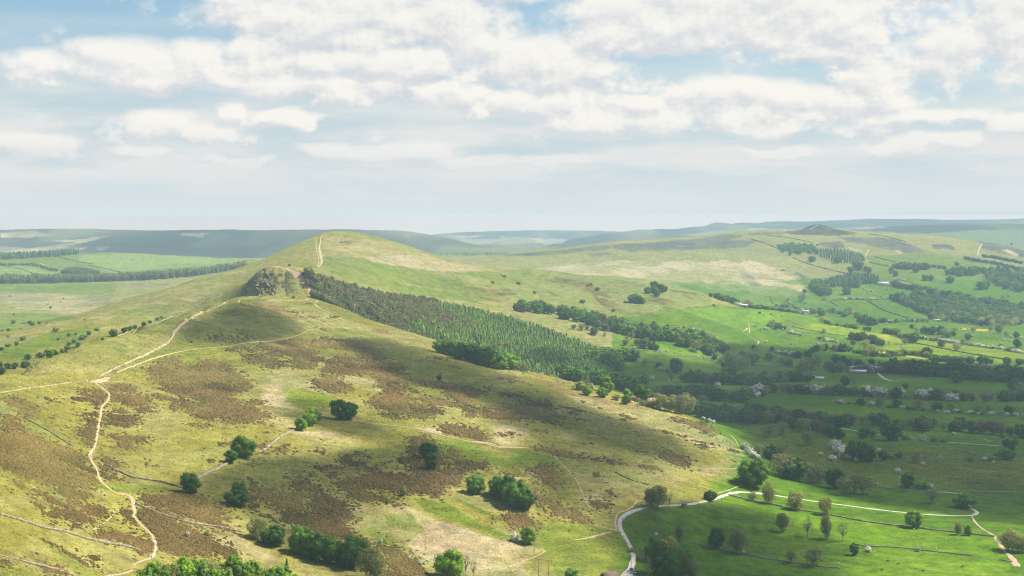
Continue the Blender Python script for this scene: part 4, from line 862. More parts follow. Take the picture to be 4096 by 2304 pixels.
# bright young trees along the bottom edge
R = np.random.default_rng(31)
for i, x in enumerate(np.linspace(900, 2030, 40)):
    y = 1465 + 40 * abs(x - 1400) / 600 + R.uniform(0, 80); k = ('bright', 'bright', 'spring', 'syc', 'bright')[int(R.integers(5))]
    one(k, 'a: %.0f,%.0f,%.0f' % (x, y, R.uniform(110, 190) * (.75 if x < 1050 or x > 1950 else 1)), (ORD[i] + ' from the left of the bright young trees along the bottom edge') if i < 20 else (ORD[39 - i] + ' from the right of the bright young trees along the bottom edge'), False, R.uniform(.8, 1.1), 'bright thicket along the bottom edge')
for i, (x, y, h) in enumerate(((1010, 1540, 165), (1175, 1520, 150), (1385, 1530, 190), (1560, 1560, 170))):
    one('con', 'a: %d,%d,%d' % (x, y, h), ORD[i] + ' from the left of the dark pines in the bright bottom thicket', True, 1.1, 'pines in the bottom thicket')
# nose of the slope and the lane
N('syc', 'c: 1712,835,180', 'big dark green tree at the foot of the slope just above the lane', 1.0)
N('bright', 'c: 590,222,62', 'yellow green bush like tree on the brown edge of the slope', 1.25)
N('bright', 'c: 697,238,68', 'fresh green round bush like tree on the brown edge of the slope', 1.1)
N('bright', 'c: 722,200,108', 'sunlit open topped tree just behind the brown edge', 1.05)
N('bright', 'c: 866,245,66', 'small sunlit tree above a fresh green bush left of the pale roofed house', 1.0)
N('bright', 'c: 858,282,62', 'fresh green round bush left of the pale roofed house', 1.2)
N('syc', 'c: 965,268,118', 'tall sunlit tree beside the pale roofed house', .85)
for s_, k, l in (('1085,318,105', 'spring', 'leftmost'), ('1150,335,110', 'spring', 'second'), ('1215,350,125', 'pale', 'tallest khaki topped'), ('1262,356,140', 'spring', 'widest'), ('1300,352,95', 'spring', 'rightmost')):
    N(k, 'c: ' + s_, l + ' of the sunlit yellow green trees right of the pale roofed house', 1.0)
N('dark', 'c: 1325,345,95', 'dark tree directly right of the sunlit yellow green trees', 1.0)
N('dark', 'c: 1375,372,105', 'broad dark tree on the shaded side of the yellow green trees', 1.1)
many('haw', 'c: 105,102,24 160,78,20 285,84,20 318,76,18 343,96,18 395,132,16 388,110,16 425,106,32 432,140,16 478,142,18 494,168,18 622,178,40 935,302,18 1085,322,22', 'white hawthorns dotted on the brown edge', 'hawthorns on the brown edge of the slope', wf=.9)
many('pbush sbush', 'c: 165,62,60 545,185,55 585,175,50 790,255,40 960,290,40 1010,300,42', 'grey green bushes along the brown edge', 'grey green bushes on the brown edge')
many('haw', 'c: 1380,392,30 1420,408,34 1450,412,28 1665,590,55 1690,625,60 1715,650,60 1745,662,50', 'whitish hawthorns down the wall at the end of the slope', 'hawthorns down the wall', wf=1.0)
N('pale', 'c: 1020,988,130', 'left bare looking roadside tree', .6); N('pale', 'c: 1068,988,150', 'fuller grey green roadside tree', .8); N('bare', 'c: 1148,978,110', 'thin bare roadside tree', .7)
N('haw', 'c: 1250,985,55', 'pale hawthorn beside the lane', .8); N('dark', 'c: 1428,938,66', 'small dark leaning tree beside the lane', 1.2)
N('spring', 'c: 1710,942,66', 'small yellowish tree between the wall and the lane', 1.0)
N('spring', 'd: 135,962,152', 'tall narrow sunlit yellow tree in front of the lane', .6)
N('spring', 'd: 318,1002,128', 'wide sunlit yellow tree leaning over the wall', .95)
N('spring', 'd: 516,1034,122', 'sunlit yellow round headed tree by the wall', .85)
N('bright', 'd: 1122,1120,112', 'yellow green tree in front of the middle of the lane', 1.05)
N('spring', 'd: 1420,1168,82', 'thin young tree by the wall near the lane bend', .6); N('bright', 'd: 1486,1172,68', 'small green tree by the wall near the lane bend', .75)
N('spring', 'd: 1762,1278,145', 'sunlit yellow green tree at the right edge', 1.0); N('spring', 'd: 1845,1285,110', 'smaller sunlit tree at the right edge', 1.1)
for s_, k, w_, l in (('228,1152,130', 'pale', .6, 'first'), ('398,1185,172', 'bare', .75, 'second'), ('522,1200,160', 'pale', .55, 'third'), ('637,1216,148', 'bare', .75, 'fourth')):
    N(k, 'd: ' + s_, l + ' from the left of the four grey bare trees in the green field', w_)
N('dark', 'd: 712,1308,78', 'small dark tree alone in the green field', .75)
many('haw', 'd: 806,1286,46 1146,1280,40', 'white hawthorns on the field wall', 'hawthorns on the field wall', wf=.9)
many('pale', 'd: 285,1362,90 437,1382,120', 'dim grey trees on the bottom wall', 'dim grey trees on the bottom wall')
N('pale', 'c: 1218,1208,100', 'dim bare tree in the left part of the green field', .65); N('dark', 'c: 1468,1258,135', 'leaning dark green tree in the green field', .85); N('pale', 'c: 1612,1292,155', 'dim khaki tree right of the leaning dark green tree', .8)
many('haw', 'c: 1060,1186,42 1652,1302,36', 'small white hawthorns in the field', 'small white hawthorns in the field', wf=.7)
N('dark', 'c: 1075,1440,240', 'tall dark tree hiding the stone house', .75); N('spring', 'c: 1130,1440,250', 'yellow green tree top above the dark house trees', .75); N('syc', 'c: 1215,1450,190', 'green tree right of the stone house', .9); N('dark', 'c: 1160,1480,190', 'low dark tree by the bottom edge near the house', .9); N('pale', 'c: 1290,1480,150', 'dim tree at the right end of the house trees', .9); N('bare', 'c: 1005,1480,190', 'bare tree in front of the stone house', .5)
N('bright', 'c: 192,1228,112', 'light fresh green tree beside a white hawthorn', .95); N('haw', 'c: 103,1204,46', 'white hawthorn beside the light fresh green tree', 1.)
many('bush pbush', 'c: 480,1460,60 900,1290,36', 'low bushes beside the bottom of the lane', 'low bushes beside the lane')
# shaded rough hillside above the lane
many('pale pale dark pale', 'd: 230,775,150 300,792,140 420,820,135 480,815,110 585,852,130 655,900,120 712,882,112 770,892,130 1080,850,92 1245,952,90 140,505,85 225,490,90 400,560,90 1130,680,75 150,660,100 210,650,100 60,640,90', 'dim bare spring trees on the shaded bank above the lane', 'dim trees on the shaded bank')
many('dark', 'd: 710,655,125 790,672,115 745,668,125', 'dark trees in the middle of the white blossoms', 'dark trees amid the blossoms', wf=1.0)
many('haw', 'd: 585,590,80 610,620,80 635,645,65 560,668,50 485,632,30 735,672,45 1010,750,42 1180,695,28 1172,640,18 860,840,38 885,610,36', 'white blossoming hawthorns on the shaded bank', 'hawthorns on the shaded bank')
many('haw bush', 'd: 1032,840,34 1150,862,40 1190,862,45 1225,860,45 1658,685,22 1500,672,28 1600,665,30 1640,670,24 1300,652,26 1388,492,26 1718,512,32 1180,532,46 1092,522,30 1255,536,30 1060,525,28 1318,540,22', 'pale hawthorns scattered over the shaded pasture', 'hawthorns in the shaded pasture')
many('dark bush', 'd: 910,662,60 1015,650,40 1460,985,90 1745,660,70 1745,570,50 1800,560,40 1780,600,40 960,655,30', 'dark bushes and trees of the shaded pasture', 'dark bushes in the shaded pasture')
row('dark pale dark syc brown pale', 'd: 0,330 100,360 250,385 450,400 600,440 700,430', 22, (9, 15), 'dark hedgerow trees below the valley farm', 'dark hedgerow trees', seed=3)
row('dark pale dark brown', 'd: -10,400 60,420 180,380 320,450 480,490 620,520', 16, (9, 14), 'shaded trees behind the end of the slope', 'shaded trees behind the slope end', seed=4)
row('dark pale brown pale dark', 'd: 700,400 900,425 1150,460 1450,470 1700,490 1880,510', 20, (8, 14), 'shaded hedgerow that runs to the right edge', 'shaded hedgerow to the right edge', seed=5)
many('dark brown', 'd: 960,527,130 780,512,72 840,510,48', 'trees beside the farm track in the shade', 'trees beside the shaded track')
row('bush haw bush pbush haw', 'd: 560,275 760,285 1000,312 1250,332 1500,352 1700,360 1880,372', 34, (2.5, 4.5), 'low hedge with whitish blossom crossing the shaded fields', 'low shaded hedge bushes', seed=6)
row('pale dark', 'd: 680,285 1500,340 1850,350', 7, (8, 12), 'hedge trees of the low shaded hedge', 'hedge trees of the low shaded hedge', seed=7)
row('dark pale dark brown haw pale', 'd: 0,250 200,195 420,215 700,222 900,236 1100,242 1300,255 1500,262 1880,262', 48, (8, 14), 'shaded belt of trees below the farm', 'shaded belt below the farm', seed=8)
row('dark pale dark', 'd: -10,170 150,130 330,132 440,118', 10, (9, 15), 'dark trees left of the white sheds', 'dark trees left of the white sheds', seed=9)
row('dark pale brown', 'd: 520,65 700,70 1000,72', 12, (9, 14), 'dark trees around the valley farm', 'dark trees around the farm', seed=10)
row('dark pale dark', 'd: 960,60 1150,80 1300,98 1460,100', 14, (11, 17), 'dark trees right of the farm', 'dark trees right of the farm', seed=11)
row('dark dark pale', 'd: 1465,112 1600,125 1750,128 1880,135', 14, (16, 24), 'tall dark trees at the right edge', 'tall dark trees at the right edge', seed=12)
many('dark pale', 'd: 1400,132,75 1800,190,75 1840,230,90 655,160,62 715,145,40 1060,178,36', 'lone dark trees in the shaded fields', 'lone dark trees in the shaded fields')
# middle of the valley, left
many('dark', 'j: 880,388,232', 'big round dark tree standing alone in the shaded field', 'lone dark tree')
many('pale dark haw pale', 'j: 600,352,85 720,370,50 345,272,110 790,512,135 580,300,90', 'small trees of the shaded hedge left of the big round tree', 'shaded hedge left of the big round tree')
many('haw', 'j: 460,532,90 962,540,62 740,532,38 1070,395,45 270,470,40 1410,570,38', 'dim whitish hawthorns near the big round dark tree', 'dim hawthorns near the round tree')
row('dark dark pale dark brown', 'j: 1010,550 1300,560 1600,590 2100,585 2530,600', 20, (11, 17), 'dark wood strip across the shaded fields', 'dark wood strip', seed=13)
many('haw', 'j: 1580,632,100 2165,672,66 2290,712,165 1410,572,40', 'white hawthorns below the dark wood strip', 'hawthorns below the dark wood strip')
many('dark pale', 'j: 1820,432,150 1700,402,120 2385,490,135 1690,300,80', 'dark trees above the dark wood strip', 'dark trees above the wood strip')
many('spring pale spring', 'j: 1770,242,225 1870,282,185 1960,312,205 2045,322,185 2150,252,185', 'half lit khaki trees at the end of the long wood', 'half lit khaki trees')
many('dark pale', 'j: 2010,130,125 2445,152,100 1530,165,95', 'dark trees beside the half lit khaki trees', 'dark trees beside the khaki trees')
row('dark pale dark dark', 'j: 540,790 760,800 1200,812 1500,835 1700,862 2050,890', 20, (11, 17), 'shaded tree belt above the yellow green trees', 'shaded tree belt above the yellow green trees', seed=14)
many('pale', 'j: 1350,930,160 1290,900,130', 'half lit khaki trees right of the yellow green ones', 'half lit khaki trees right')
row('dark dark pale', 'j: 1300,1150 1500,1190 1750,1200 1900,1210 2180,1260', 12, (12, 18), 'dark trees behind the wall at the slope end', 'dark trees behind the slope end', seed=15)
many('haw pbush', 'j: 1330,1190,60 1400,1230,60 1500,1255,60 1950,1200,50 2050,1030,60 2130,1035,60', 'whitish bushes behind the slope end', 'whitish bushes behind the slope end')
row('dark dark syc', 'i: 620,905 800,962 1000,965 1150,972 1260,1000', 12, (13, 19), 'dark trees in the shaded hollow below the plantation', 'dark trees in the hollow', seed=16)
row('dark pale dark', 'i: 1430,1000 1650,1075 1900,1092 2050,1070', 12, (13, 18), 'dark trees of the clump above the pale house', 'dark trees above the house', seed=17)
row('bright bright syc', 'i: 1160,690 1300,700 1450,742 1600,780', 7, (17, 22), 'sunlit trees of the glowing clump beside the plantation', 'sunlit clump beside the plantation', seed=18)
row('bright syc syc', 'i: 1150,540 1380,560 1600,600 1750,610 1890,630', 11, (13, 18), 'green trees behind the glowing clump', 'trees behind the glowing clump', seed=19)
many('dark pale bright syc', 'i: 560,690,150 680,700,175 450,700,100 90,672,110 180,690,160 260,700,140 300,695,110 980,660,130 880,690,140 1000,560,70', 'trees along the lower edge of the plantation', 'trees along the plantation edge')
many('syc', 'i: 1170,172,130 1365,102,120 1505,112,112 1600,60,90 2010,402,160 2150,412,140 2230,430,110 1500,610,90', 'green trees in the sloping field above the plantation', 'green trees above the plantation')
many('brown pale', 'i: 830,72,80 965,102,125 1357,192,62 1810,232,115 1710,352,100 1900,352,110 1060,90,80 2070,300,90', 'bronze and khaki trees in the sloping field', 'bronze and khaki trees in the field')
many('haw', 'i: 1860,412,62 1988,408,48 2312,452,38 2412,472,52 1772,252,42 2050,700,60 2170,930,90', 'white hawthorns along the shadow edge', 'hawthorns along the shadow edge', wf=.9)
many('haw', 'j: 1125,112,42 1210,130,52 1245,132,48 1355,150,45 1440,162,42 1630,182,48', 'white hawthorns on the sunlit field wall', 'hawthorns on the sunlit wall', wf=1.)
# long curved wood below the far spur
fill('syc syc syc bright syc dark brown', 'n: 120,880 240,850 520,880 780,930 1080,1020 1080,1050 1300,1050 1600,1110 1900,1165 2030,1262 1880,1272 1600,1195 1300,1135 1080,1085 900,1045 650,985 420,905 250,905', 105, (15, 21), 'green trees of the long curved wood below the brown spur', 'long curved wood', 2300, 4000, seed=21, stuff='w')
fill('dark dark pale syc', 'n: 1700,1180 1900,1170 2030,1262 1880,1272 1750,1240', 14, (16, 22), 'dark trees at the shaded end of the long curved wood', 'shaded end of the long wood', 2300, 4000, seed=22)
many('syc syc dark', 'n: 1318,722,56 1382,688,72 1400,748,66 1425,700,64 1452,712,58 1470,705,48 1375,720,60', 'green trees of the upper round clump on the brown spur', 'upper clump on the spur')
many('syc', 'n: 1180,802,66 1210,806,70 1240,812,70 1272,812,52 1200,780,56', 'green trees of the lower round clump on the brown spur', 'lower clump on the spur')
many('bush', 'n: 870,696,30 735,806,30 810,646,18 40,577,20 1115,806,20 1372,1002,32 165,640,22 270,885,22', 'small dark bushes dotted over the brown spur', 'dark bushes on the spur')
many('haw bush', 'n: 310,722,24 350,716,18 780,660,16 1010,882,24 985,870,18 1050,715,14 1245,990,18 1495,1015,20 1130,998,18 1600,1028,18 1640,1032,18 1720,1048,28 1745,1055,14 1775,1058,24 1810,1066,16 148,708,16', 'hawthorns and bushes scattered over the spur and its fields', 'hawthorns on the spur')
many('dark', 'n: 1880,752,32 1905,835,18', 'dark bushes at the end of the spur', 'dark bushes at the spur end')
many('syc bright syc', 'n: 1925,765,46 1960,778,62 1992,790,56 2020,795,56 2050,800,52 2085,815,58 2110,822,50', 'sunlit trees at the far end of the spur', 'sunlit trees at the spur end')
many('spring', 'n: 2205,842,70 2230,845,60', 'yellow green trees behind the white farm', 'yellow green trees behind the farm')
row('syc bush bush dark spring', 'g: -10,8 200,15 400,38 600,62 800,95 1000,125', 30, (4, 8), 'hedge trees on the skyline of the bright fields', 'hedge along the top of the bright fields', seed=23)
# right hand valley fields
many('haw', 'g: 90,342,42 150,402,32 205,392,32 262,395,48 290,396,40 328,397,36 335,322,46 590,412,42 385,127,44 585,152,30 840,172,24 890,184,24 790,347,42 845,367,32 930,322,36 290,637,56 745,672,60', 'white hawthorns in the bright green fields', 'hawthorns in the bright fields')
many('haw', 'g: 820,682,32 1080,717,50 1300,602,40 1390,617,42 1230,692,68 5,592,28 160,752,38 265,787,26 1745,807,38 1905,832,56 2200,862,56 2350,772,46 2460,312,44 1470,312,44 1260,440,34', 'white hawthorns by the hedge of the bright fields', 'hawthorns by the hedges')
row('haw haw haw bush', 'g: 690,440 760,465 850,490 950,515', 8, (3.5, 5.5), 'blossoming hedge in the bright fields', 'blossoming hedge in the bright fields', seed=24)
row('haw bush pbush haw', 'g: 1210,560 1350,600 1480,620 1600,650', 10, (4, 7), 'second blossoming hedge of the bright fields', 'second blossoming hedge', seed=25)
row('haw bush haw', 'g: 450,805 600,835 700,850 830,860', 12, (3, 5), 'blossoming hedge in the shade', 'blossoming hedge in the shade', seed=26)
many('spring brown bright syc spring', 'g: 400,342,130 480,392,110 540,372,100 620,400,70 1330,462,90 920,522,60 1170,112,90 1130,122,95 1290,162,130 1300,272,110 1365,292,70 710,430,60', 'mixed trees along the hedges of the bright fields', 'mixed trees in the bright fields')
row('syc spring bush syc', 'g: 1400,300 1520,320 1700,350 1850,370 1960,390', 14, (4, 8), 'hedge trees above the yellow field', 'hedge above the yellow field', seed=27)
many('syc dark', 'g: 2045,302,178 2120,322,150 2225,332,150 2170,326,140', 'dark oaks standing together above the yellow field', 'dark oaks', wf=1.15)
many('syc bush', 'g: 2150,432,90 2080,402,48 1710,172,80 1920,192,70 180,112,40 2380,272,90 2440,280,90', 'lone trees near the dark oaks', 'lone trees near the oaks')
row('syc syc dark', 'g: 1800,560 1910,585 2010,602 2110,625 2220,650 2320,680 2390,692', 13, (13, 18), 'green trees of the narrow copse in the yellow field', 'narrow copse in the yellow field', seed=28)
many('spring pale brown spring', 'g: 1870,697,105 2080,742,160 2190,662,90 2200,832,150 2100,882,130 1540,802,130 1300,782,120 2010,700,90 2250,780,90', 'khaki spring trees below the narrow copse', 'khaki trees below the copse')
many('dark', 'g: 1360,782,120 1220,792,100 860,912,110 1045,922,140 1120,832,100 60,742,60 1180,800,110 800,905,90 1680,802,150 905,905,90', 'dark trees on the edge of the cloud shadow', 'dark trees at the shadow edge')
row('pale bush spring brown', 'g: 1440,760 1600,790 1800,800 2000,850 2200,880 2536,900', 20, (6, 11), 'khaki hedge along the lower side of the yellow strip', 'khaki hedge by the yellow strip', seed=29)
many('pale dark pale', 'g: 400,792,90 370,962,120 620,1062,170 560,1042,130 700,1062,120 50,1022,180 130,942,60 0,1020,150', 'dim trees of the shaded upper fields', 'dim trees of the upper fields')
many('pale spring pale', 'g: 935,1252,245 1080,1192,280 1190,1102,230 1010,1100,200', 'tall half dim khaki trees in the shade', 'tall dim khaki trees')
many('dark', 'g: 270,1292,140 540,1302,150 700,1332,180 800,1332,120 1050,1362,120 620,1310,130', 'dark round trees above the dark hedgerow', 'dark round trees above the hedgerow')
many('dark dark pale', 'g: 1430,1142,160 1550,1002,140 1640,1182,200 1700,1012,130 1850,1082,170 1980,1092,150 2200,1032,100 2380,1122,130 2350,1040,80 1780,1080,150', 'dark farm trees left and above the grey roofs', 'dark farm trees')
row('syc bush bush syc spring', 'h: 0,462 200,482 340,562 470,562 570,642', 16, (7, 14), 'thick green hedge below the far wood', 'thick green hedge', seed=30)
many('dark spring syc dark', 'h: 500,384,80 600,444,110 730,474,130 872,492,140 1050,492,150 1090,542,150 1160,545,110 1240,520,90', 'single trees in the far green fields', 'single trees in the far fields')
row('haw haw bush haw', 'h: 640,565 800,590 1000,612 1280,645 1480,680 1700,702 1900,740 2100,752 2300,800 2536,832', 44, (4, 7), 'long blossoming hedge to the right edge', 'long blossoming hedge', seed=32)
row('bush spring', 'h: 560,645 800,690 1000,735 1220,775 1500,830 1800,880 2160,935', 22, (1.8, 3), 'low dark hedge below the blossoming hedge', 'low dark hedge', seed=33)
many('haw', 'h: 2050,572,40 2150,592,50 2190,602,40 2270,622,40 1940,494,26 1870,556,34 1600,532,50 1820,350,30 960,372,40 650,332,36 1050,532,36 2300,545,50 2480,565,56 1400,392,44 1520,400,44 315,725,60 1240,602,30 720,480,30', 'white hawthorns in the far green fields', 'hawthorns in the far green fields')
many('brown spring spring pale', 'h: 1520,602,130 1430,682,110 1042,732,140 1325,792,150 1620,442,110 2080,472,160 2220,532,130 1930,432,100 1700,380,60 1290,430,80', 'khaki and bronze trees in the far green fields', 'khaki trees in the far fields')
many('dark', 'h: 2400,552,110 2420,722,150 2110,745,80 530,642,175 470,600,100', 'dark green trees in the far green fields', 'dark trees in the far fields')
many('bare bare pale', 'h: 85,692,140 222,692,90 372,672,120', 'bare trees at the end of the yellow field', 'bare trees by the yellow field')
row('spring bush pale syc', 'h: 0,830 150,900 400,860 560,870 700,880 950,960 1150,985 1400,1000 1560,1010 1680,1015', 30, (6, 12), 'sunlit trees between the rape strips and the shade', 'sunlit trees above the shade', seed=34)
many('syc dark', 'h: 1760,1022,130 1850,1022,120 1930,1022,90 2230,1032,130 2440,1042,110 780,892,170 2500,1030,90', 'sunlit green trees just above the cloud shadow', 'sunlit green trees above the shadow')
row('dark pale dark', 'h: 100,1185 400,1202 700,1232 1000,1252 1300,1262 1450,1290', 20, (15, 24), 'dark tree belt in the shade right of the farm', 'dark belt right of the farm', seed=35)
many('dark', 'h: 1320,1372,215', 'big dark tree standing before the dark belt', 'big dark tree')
# far woods and fields on the hillside
def fe(k, s_, n, h, w, g, sd, **kw): fill(k, s_, int(n * 1.35), (h[0] * 1.2, h[1] * 1.3), w, g, 3600, 7200, seed=sd, stuff='w', **kw)
fe('syc syc dark', 'f: 160,560 480,590 480,540 200,540', 12, (14, 19), 'green trees of the first far copse', 'first far copse', 41)
fe('syc dark', 'f: 600,592 810,592 830,550 480,555', 10, (13, 18), 'green trees of the second far copse', 'second far copse', 42)
many('syc', 'f: 130,612,80 570,632,100 210,702,100 745,776,100 850,776,100 1195,822,125 1760,942,150 1840,930,150 1320,520,80 120,660,40 2310,138,45', 'round green trees alone in the far fields', 'round trees in the far fields', wf=1.1)
row('syc dark', 'f: 480,540 850,545 1140,580', 14, (7, 12), 'green trees in the far hedgerow', 'far hedgerow', seed=43)
fe('syc syc dark', 'f: 1130,680 1400,705 1700,695 1720,620 1400,620 1150,640', 22, (14, 19), 'green trees of the broad far copse', 'broad far copse', 44)
fe('syc dark syc pale', 'f: 1840,720 1700,600 2000,600 2536,620 2536,1000 2300,985 2100,900 1900,830', 120, (12, 18), 'green trees of the big far wood', 'big far wood', 45)
row('syc dark syc', 'f: 150,862 350,925 560,952', 11, (11, 16), 'green trees beside the far farm lane', 'trees beside the far lane', seed=46)
row('syc dark syc pale spring', 'f: 600,965 760,1005 1000,1045 1180,1075 1450,1130 1650,1182 1760,1190', 22, (13, 19), 'green trees of the far hedge lane', 'far hedge lane', seed=47)
row('syc dark', 'f: 1450,392 1700,442 2000,482 2250,545 2536,592', 26, (8, 12), 'green trees of the high narrow belt', 'high narrow belt', seed=48)
row('syc dark', 'f: 1780,350 1950,372 2200,422 2536,482', 18, (8, 11), 'green trees of the upper narrow belt', 'upper narrow belt', seed=49)
fe('syc syc dark syc pale', 'f: 130,1115 350,1205 600,1335 840,1425 1000,1480 2600,1560 2600,1280 2100,1210 1700,1190 1300,1150 1000,1140 700,1130 480,1170 300,1060', 330, (12, 19), 'green trees of the great valley wood', 'great valley wood', 50)
fe('pale syc spring syc', 'h: 780,230 1000,250 1400,290 1700,330 2100,340 2536,330 2536,100 1000,100', 120, (11, 17), 'green trees along the near side of the great valley wood', 'near side of the great wood', 51)
row('syc pale pale', 'h: 0,270 150,290 400,250 700,265 820,270', 12, (6, 12), 'trees beside the white caravans', 'trees beside the caravans', seed=52)
many('purple', 'f: 760,1250,70 830,1262,70 1000,1300,80 950,1290,70', 'dark copper beeches in the great valley wood', 'copper beeches')
many('purple', 'h: 1760,340,100 1850,345,110 1100,60,50', 'dark purple beeches at the near side of the wood', 'purple beeches')
many('syc', 'f: 600,1140,190 520,1130,110', 'tall rounded trees at the corner of the great valley wood', 'tall corner trees')
many('spring pale', 'f: 950,1072,115 722,1032,80 2250,1080,70 2150,1110,70 2050,1150,70', 'light trees beside the far hedge lane', 'light trees by the far lane')
row('pale syc', 'f: 1780,1200 2160,1262 2350,1300 2536,1325', 14, (8, 12), 'small trees at the top of the great wood', 'top of the great wood', seed=53)
fe('syc syc bright', 'e: 480,205 760,350 775,300 1200,305 1200,200 800,150 600,170', 80, (12, 17), 'green trees of the left half of the hillside wood', 'hillside wood, broadleaved half', 54)
fe('spruce con spruce', 'e: 1200,310 1560,465 1900,465 2070,435 2030,340 1700,260 1220,240', 240, (12, 17), 'dark conifers of the hillside wood', 'hillside wood, conifer half', 55)
many('syc', 'e: 1130,442,105 1590,462,120 1970,590,160 1930,560,150 1830,642,110 2150,642,100 2100,610,90 990,1007,72 1220,150,30 1670,182,24', 'round green trees beside the hillside woods', 'round trees beside the hillside woods', wf=1.1)
fe('syc syc dark', 'e: 1110,905 1310,1078 1440,1052 1390,920 1250,830 1150,860', 60, (12, 17), 'green trees at the left end of the lower hillside wood', 'lower hillside wood, left end', 56)
fe('spruce spruce con', 'e: 1300,880 1380,918 1620,892 1750,902 1980,908 2000,852 2340,842 2330,780 2200,720 1900,700 1500,780', 300, (12, 18), 'dark conifers of the lower hillside wood', 'lower hillside wood, conifers', 57)
many('syc', 'e: 1740,1036,130 1850,905,90 1930,905,110 1690,900,60', 'green trees along the lower edge of the hillside wood', 'lower edge of the hillside wood')
many('spring pale', 'e: 690,1162,90 942,1162,130 1350,1142,90', 'pale trees above the blue green field', 'pale trees above the blue green field')
many('haw', 'e: 1410,1162,40 720,1192,46 745,1205,30 1000,1190,40 1040,1205,34 2130,987,34 2200,978,40 2290,1052,34 2370,1082,40 2430,1117,42 2340,1122,34 2490,947,38 2060,940,30', 'white hawthorns on the far hillside', 'hawthorns on the far hillside')
row('haw haw bush', 'e: 1680,1118 1800,1115 1960,1116 2080,1120 2240,1122', 11, (4, 6), 'blossoming hedge above the blue green field', 'hedge above the blue green field', seed=58)
many('bare pale', 'e: 1430,1372,100 1500,1372,112 1590,1372,100 1780,1382,130 1830,1382,130', 'bare tall trees along the foot of the far slope', 'bare trees at the foot of the far slope')
row('spring pale bush', 'e: 450,1262 700,1262 950,1310 1300,1320 1700,1390 2000,1400', 24, (6, 10), 'pale trees behind the bright fields', 'pale trees behind the bright fields', seed=59)
many('con', 'e: 1810,1032,140', 'dark conifer beside a round tree on the far pasture', 'far conifer')
# the dale on the left
many('dark', 'l: 20,1442,66 70,1392,50 130,1392,52 228,1388,64 -10,1390,60 -30,1449,70', 'dark bushes behind the pale grass crest at the far left', 'bushes behind the grass crest, left')
many('syc bush', 'l: 245,1312,50 362,1292,46 442,1292,72 490,1272,46 550,1247,32 600,1227,36 695,1197,38 660,1162,36 612,1187,32 740,1132,42 792,1092,36 862,1056,26 915,1137,24', 'trees climbing the hollow behind the grass crest', 'trees in the hollow behind the crest')
many('syc', 'l: 1010,1107,64 1110,1072,50 1160,1052,40 1205,1037,36 1280,1010,34 1336,990,30 1402,962,28 1440,945,22', 'round trees just behind the crest below the ridge path', 'round trees below the ridge path')
many('bush syc', 'l: 12,1230,32 68,1200,32 146,1187,36 206,1142,36 612,1102,26 516,1137,20 675,1092,20 120,992,34 262,996,32 292,1008,30 350,997,26 20,1062,20 76,1057,24 450,856,20 565,770,12 540,802,10 426,822,10 122,912,12 90,750,10 770,1025,12 475,818,8', 'dark bushes over the green dale at the left', 'bushes in the left dale')
many('pbush haw', 'l: 490,1067,44 72,1115,24 195,992,20 215,994,18 755,962,16 420,992,18 475,982,14 505,978,12 180,1045,16 95,828,8 260,835,8', 'pale bushes over the green dale at the left', 'pale bushes in the left dale')
many('syc bush', 'm: 352,478,18 388,765,20 1290,190,6 2165,632,22 2275,575,18 2240,560,10', 'tiny dark trees around the crag and the green hill', 'tiny trees on the green hill')
# conifer belts and the plantation
fill('rust con rust', 'l: -80,640 500,630 1100,612 1500,592 1800,562 2180,502 2180,488 1800,545 1500,570 1100,592 500,605 -80,612', 700, (19, 25), 'dark conifers of the long straight belt across the dale', 'straight belt across the dale', 4400, 5600, seed=61, mind=.5, stuff='w')
fill('spruce con', 'l: -80,428 180,414 500,394 700,372 700,364 500,378 180,390 -80,400', 300, (20, 28), 'dark conifers on the far skyline of the green hill', 'belt on the green hill', 5400, 6900, seed=62, mind=.5, stuff='w')
fill('brown rust syc', 'l: 560,545 640,520 760,530 900,565 760,570 620,560', 90, (14, 19), 'brownish copse around the small farm in the dale', 'copse in the dale', 4600, 5900, seed=63, stuff='w')
row('syc bush', 'l: 0,468 150,472 280,470 400,500 520,525', 18, (6, 9), 'bushes along the stream line in the dale', 'bushes along the dale stream', seed=64)
fill('con', 'm: 1640,375 1900,385 2300,380 2300,372 1800,375', 60, (12, 16), 'conifers by the far water', 'conifers by the far water', 5800, 8300, seed=65)
def plant_kind(x, y, R):
    X = CX + x / y * F; n = float(fbm(np.array([x / 90]), np.array([y / 90]), 3, 411)[0]); t = (X - 1330) / 420 + n * .8 + (y - 2400) / 1500
    r = R.random()
    if X < 1500 and y > 2420 + (X - 1250) * .5: return 'con' if r < .8 else 'larch'
    if t < .9: return 'rust' if r < .74 else ('con' if r < .86 else ('spruce' if r < .93 else 'brown'))
    if t < 1.25: return ('rust', 'con', 'larch')[int(R.integers(3))]
    return 'con' if r < .5 else ('larch' if r < .93 else 'spruce')
fill('con', 'p: 1222,1128 1300,1122 1380,1150 1460,1172 1560,1195 1700,1210 1900,1250 2050,1288 2200,1335 2330,1380 2420,1432 2480,1465 2400,1530 2330,1545 2000,1510 1900,1465 1760,1410 1640,1375 1500,1335 1370,1280 1290,1240 1240,1180', 6200, (9, 14), 'conifers of the steep plantation below the saddle', 'steep plantation', 2120, 3300, seed=66, mind=.62, fine=plant_kind, stuff='w')
many('rust', 'm: 505,575,85 520,590,90 545,600,90 590,655,80 605,660,80 560,610,80 530,560,75', 'bare stemmed pines at the top corner of the plantation', 'pines at the plantation corner')
many('syc bright', 'm: 650,765,60 730,790,60 790,812,60 850,840,60 880,850,60 1690,1250,110 1735,1260,110 1800,1275,130 1850,1290,110', 'fresh green trees along the near edge of the plantation', 'green trees along the near plantation edge')
many('haw', 'm: 705,782,40', 'lone white hawthorn at the near plantation edge', 'white hawthorn by the plantation')
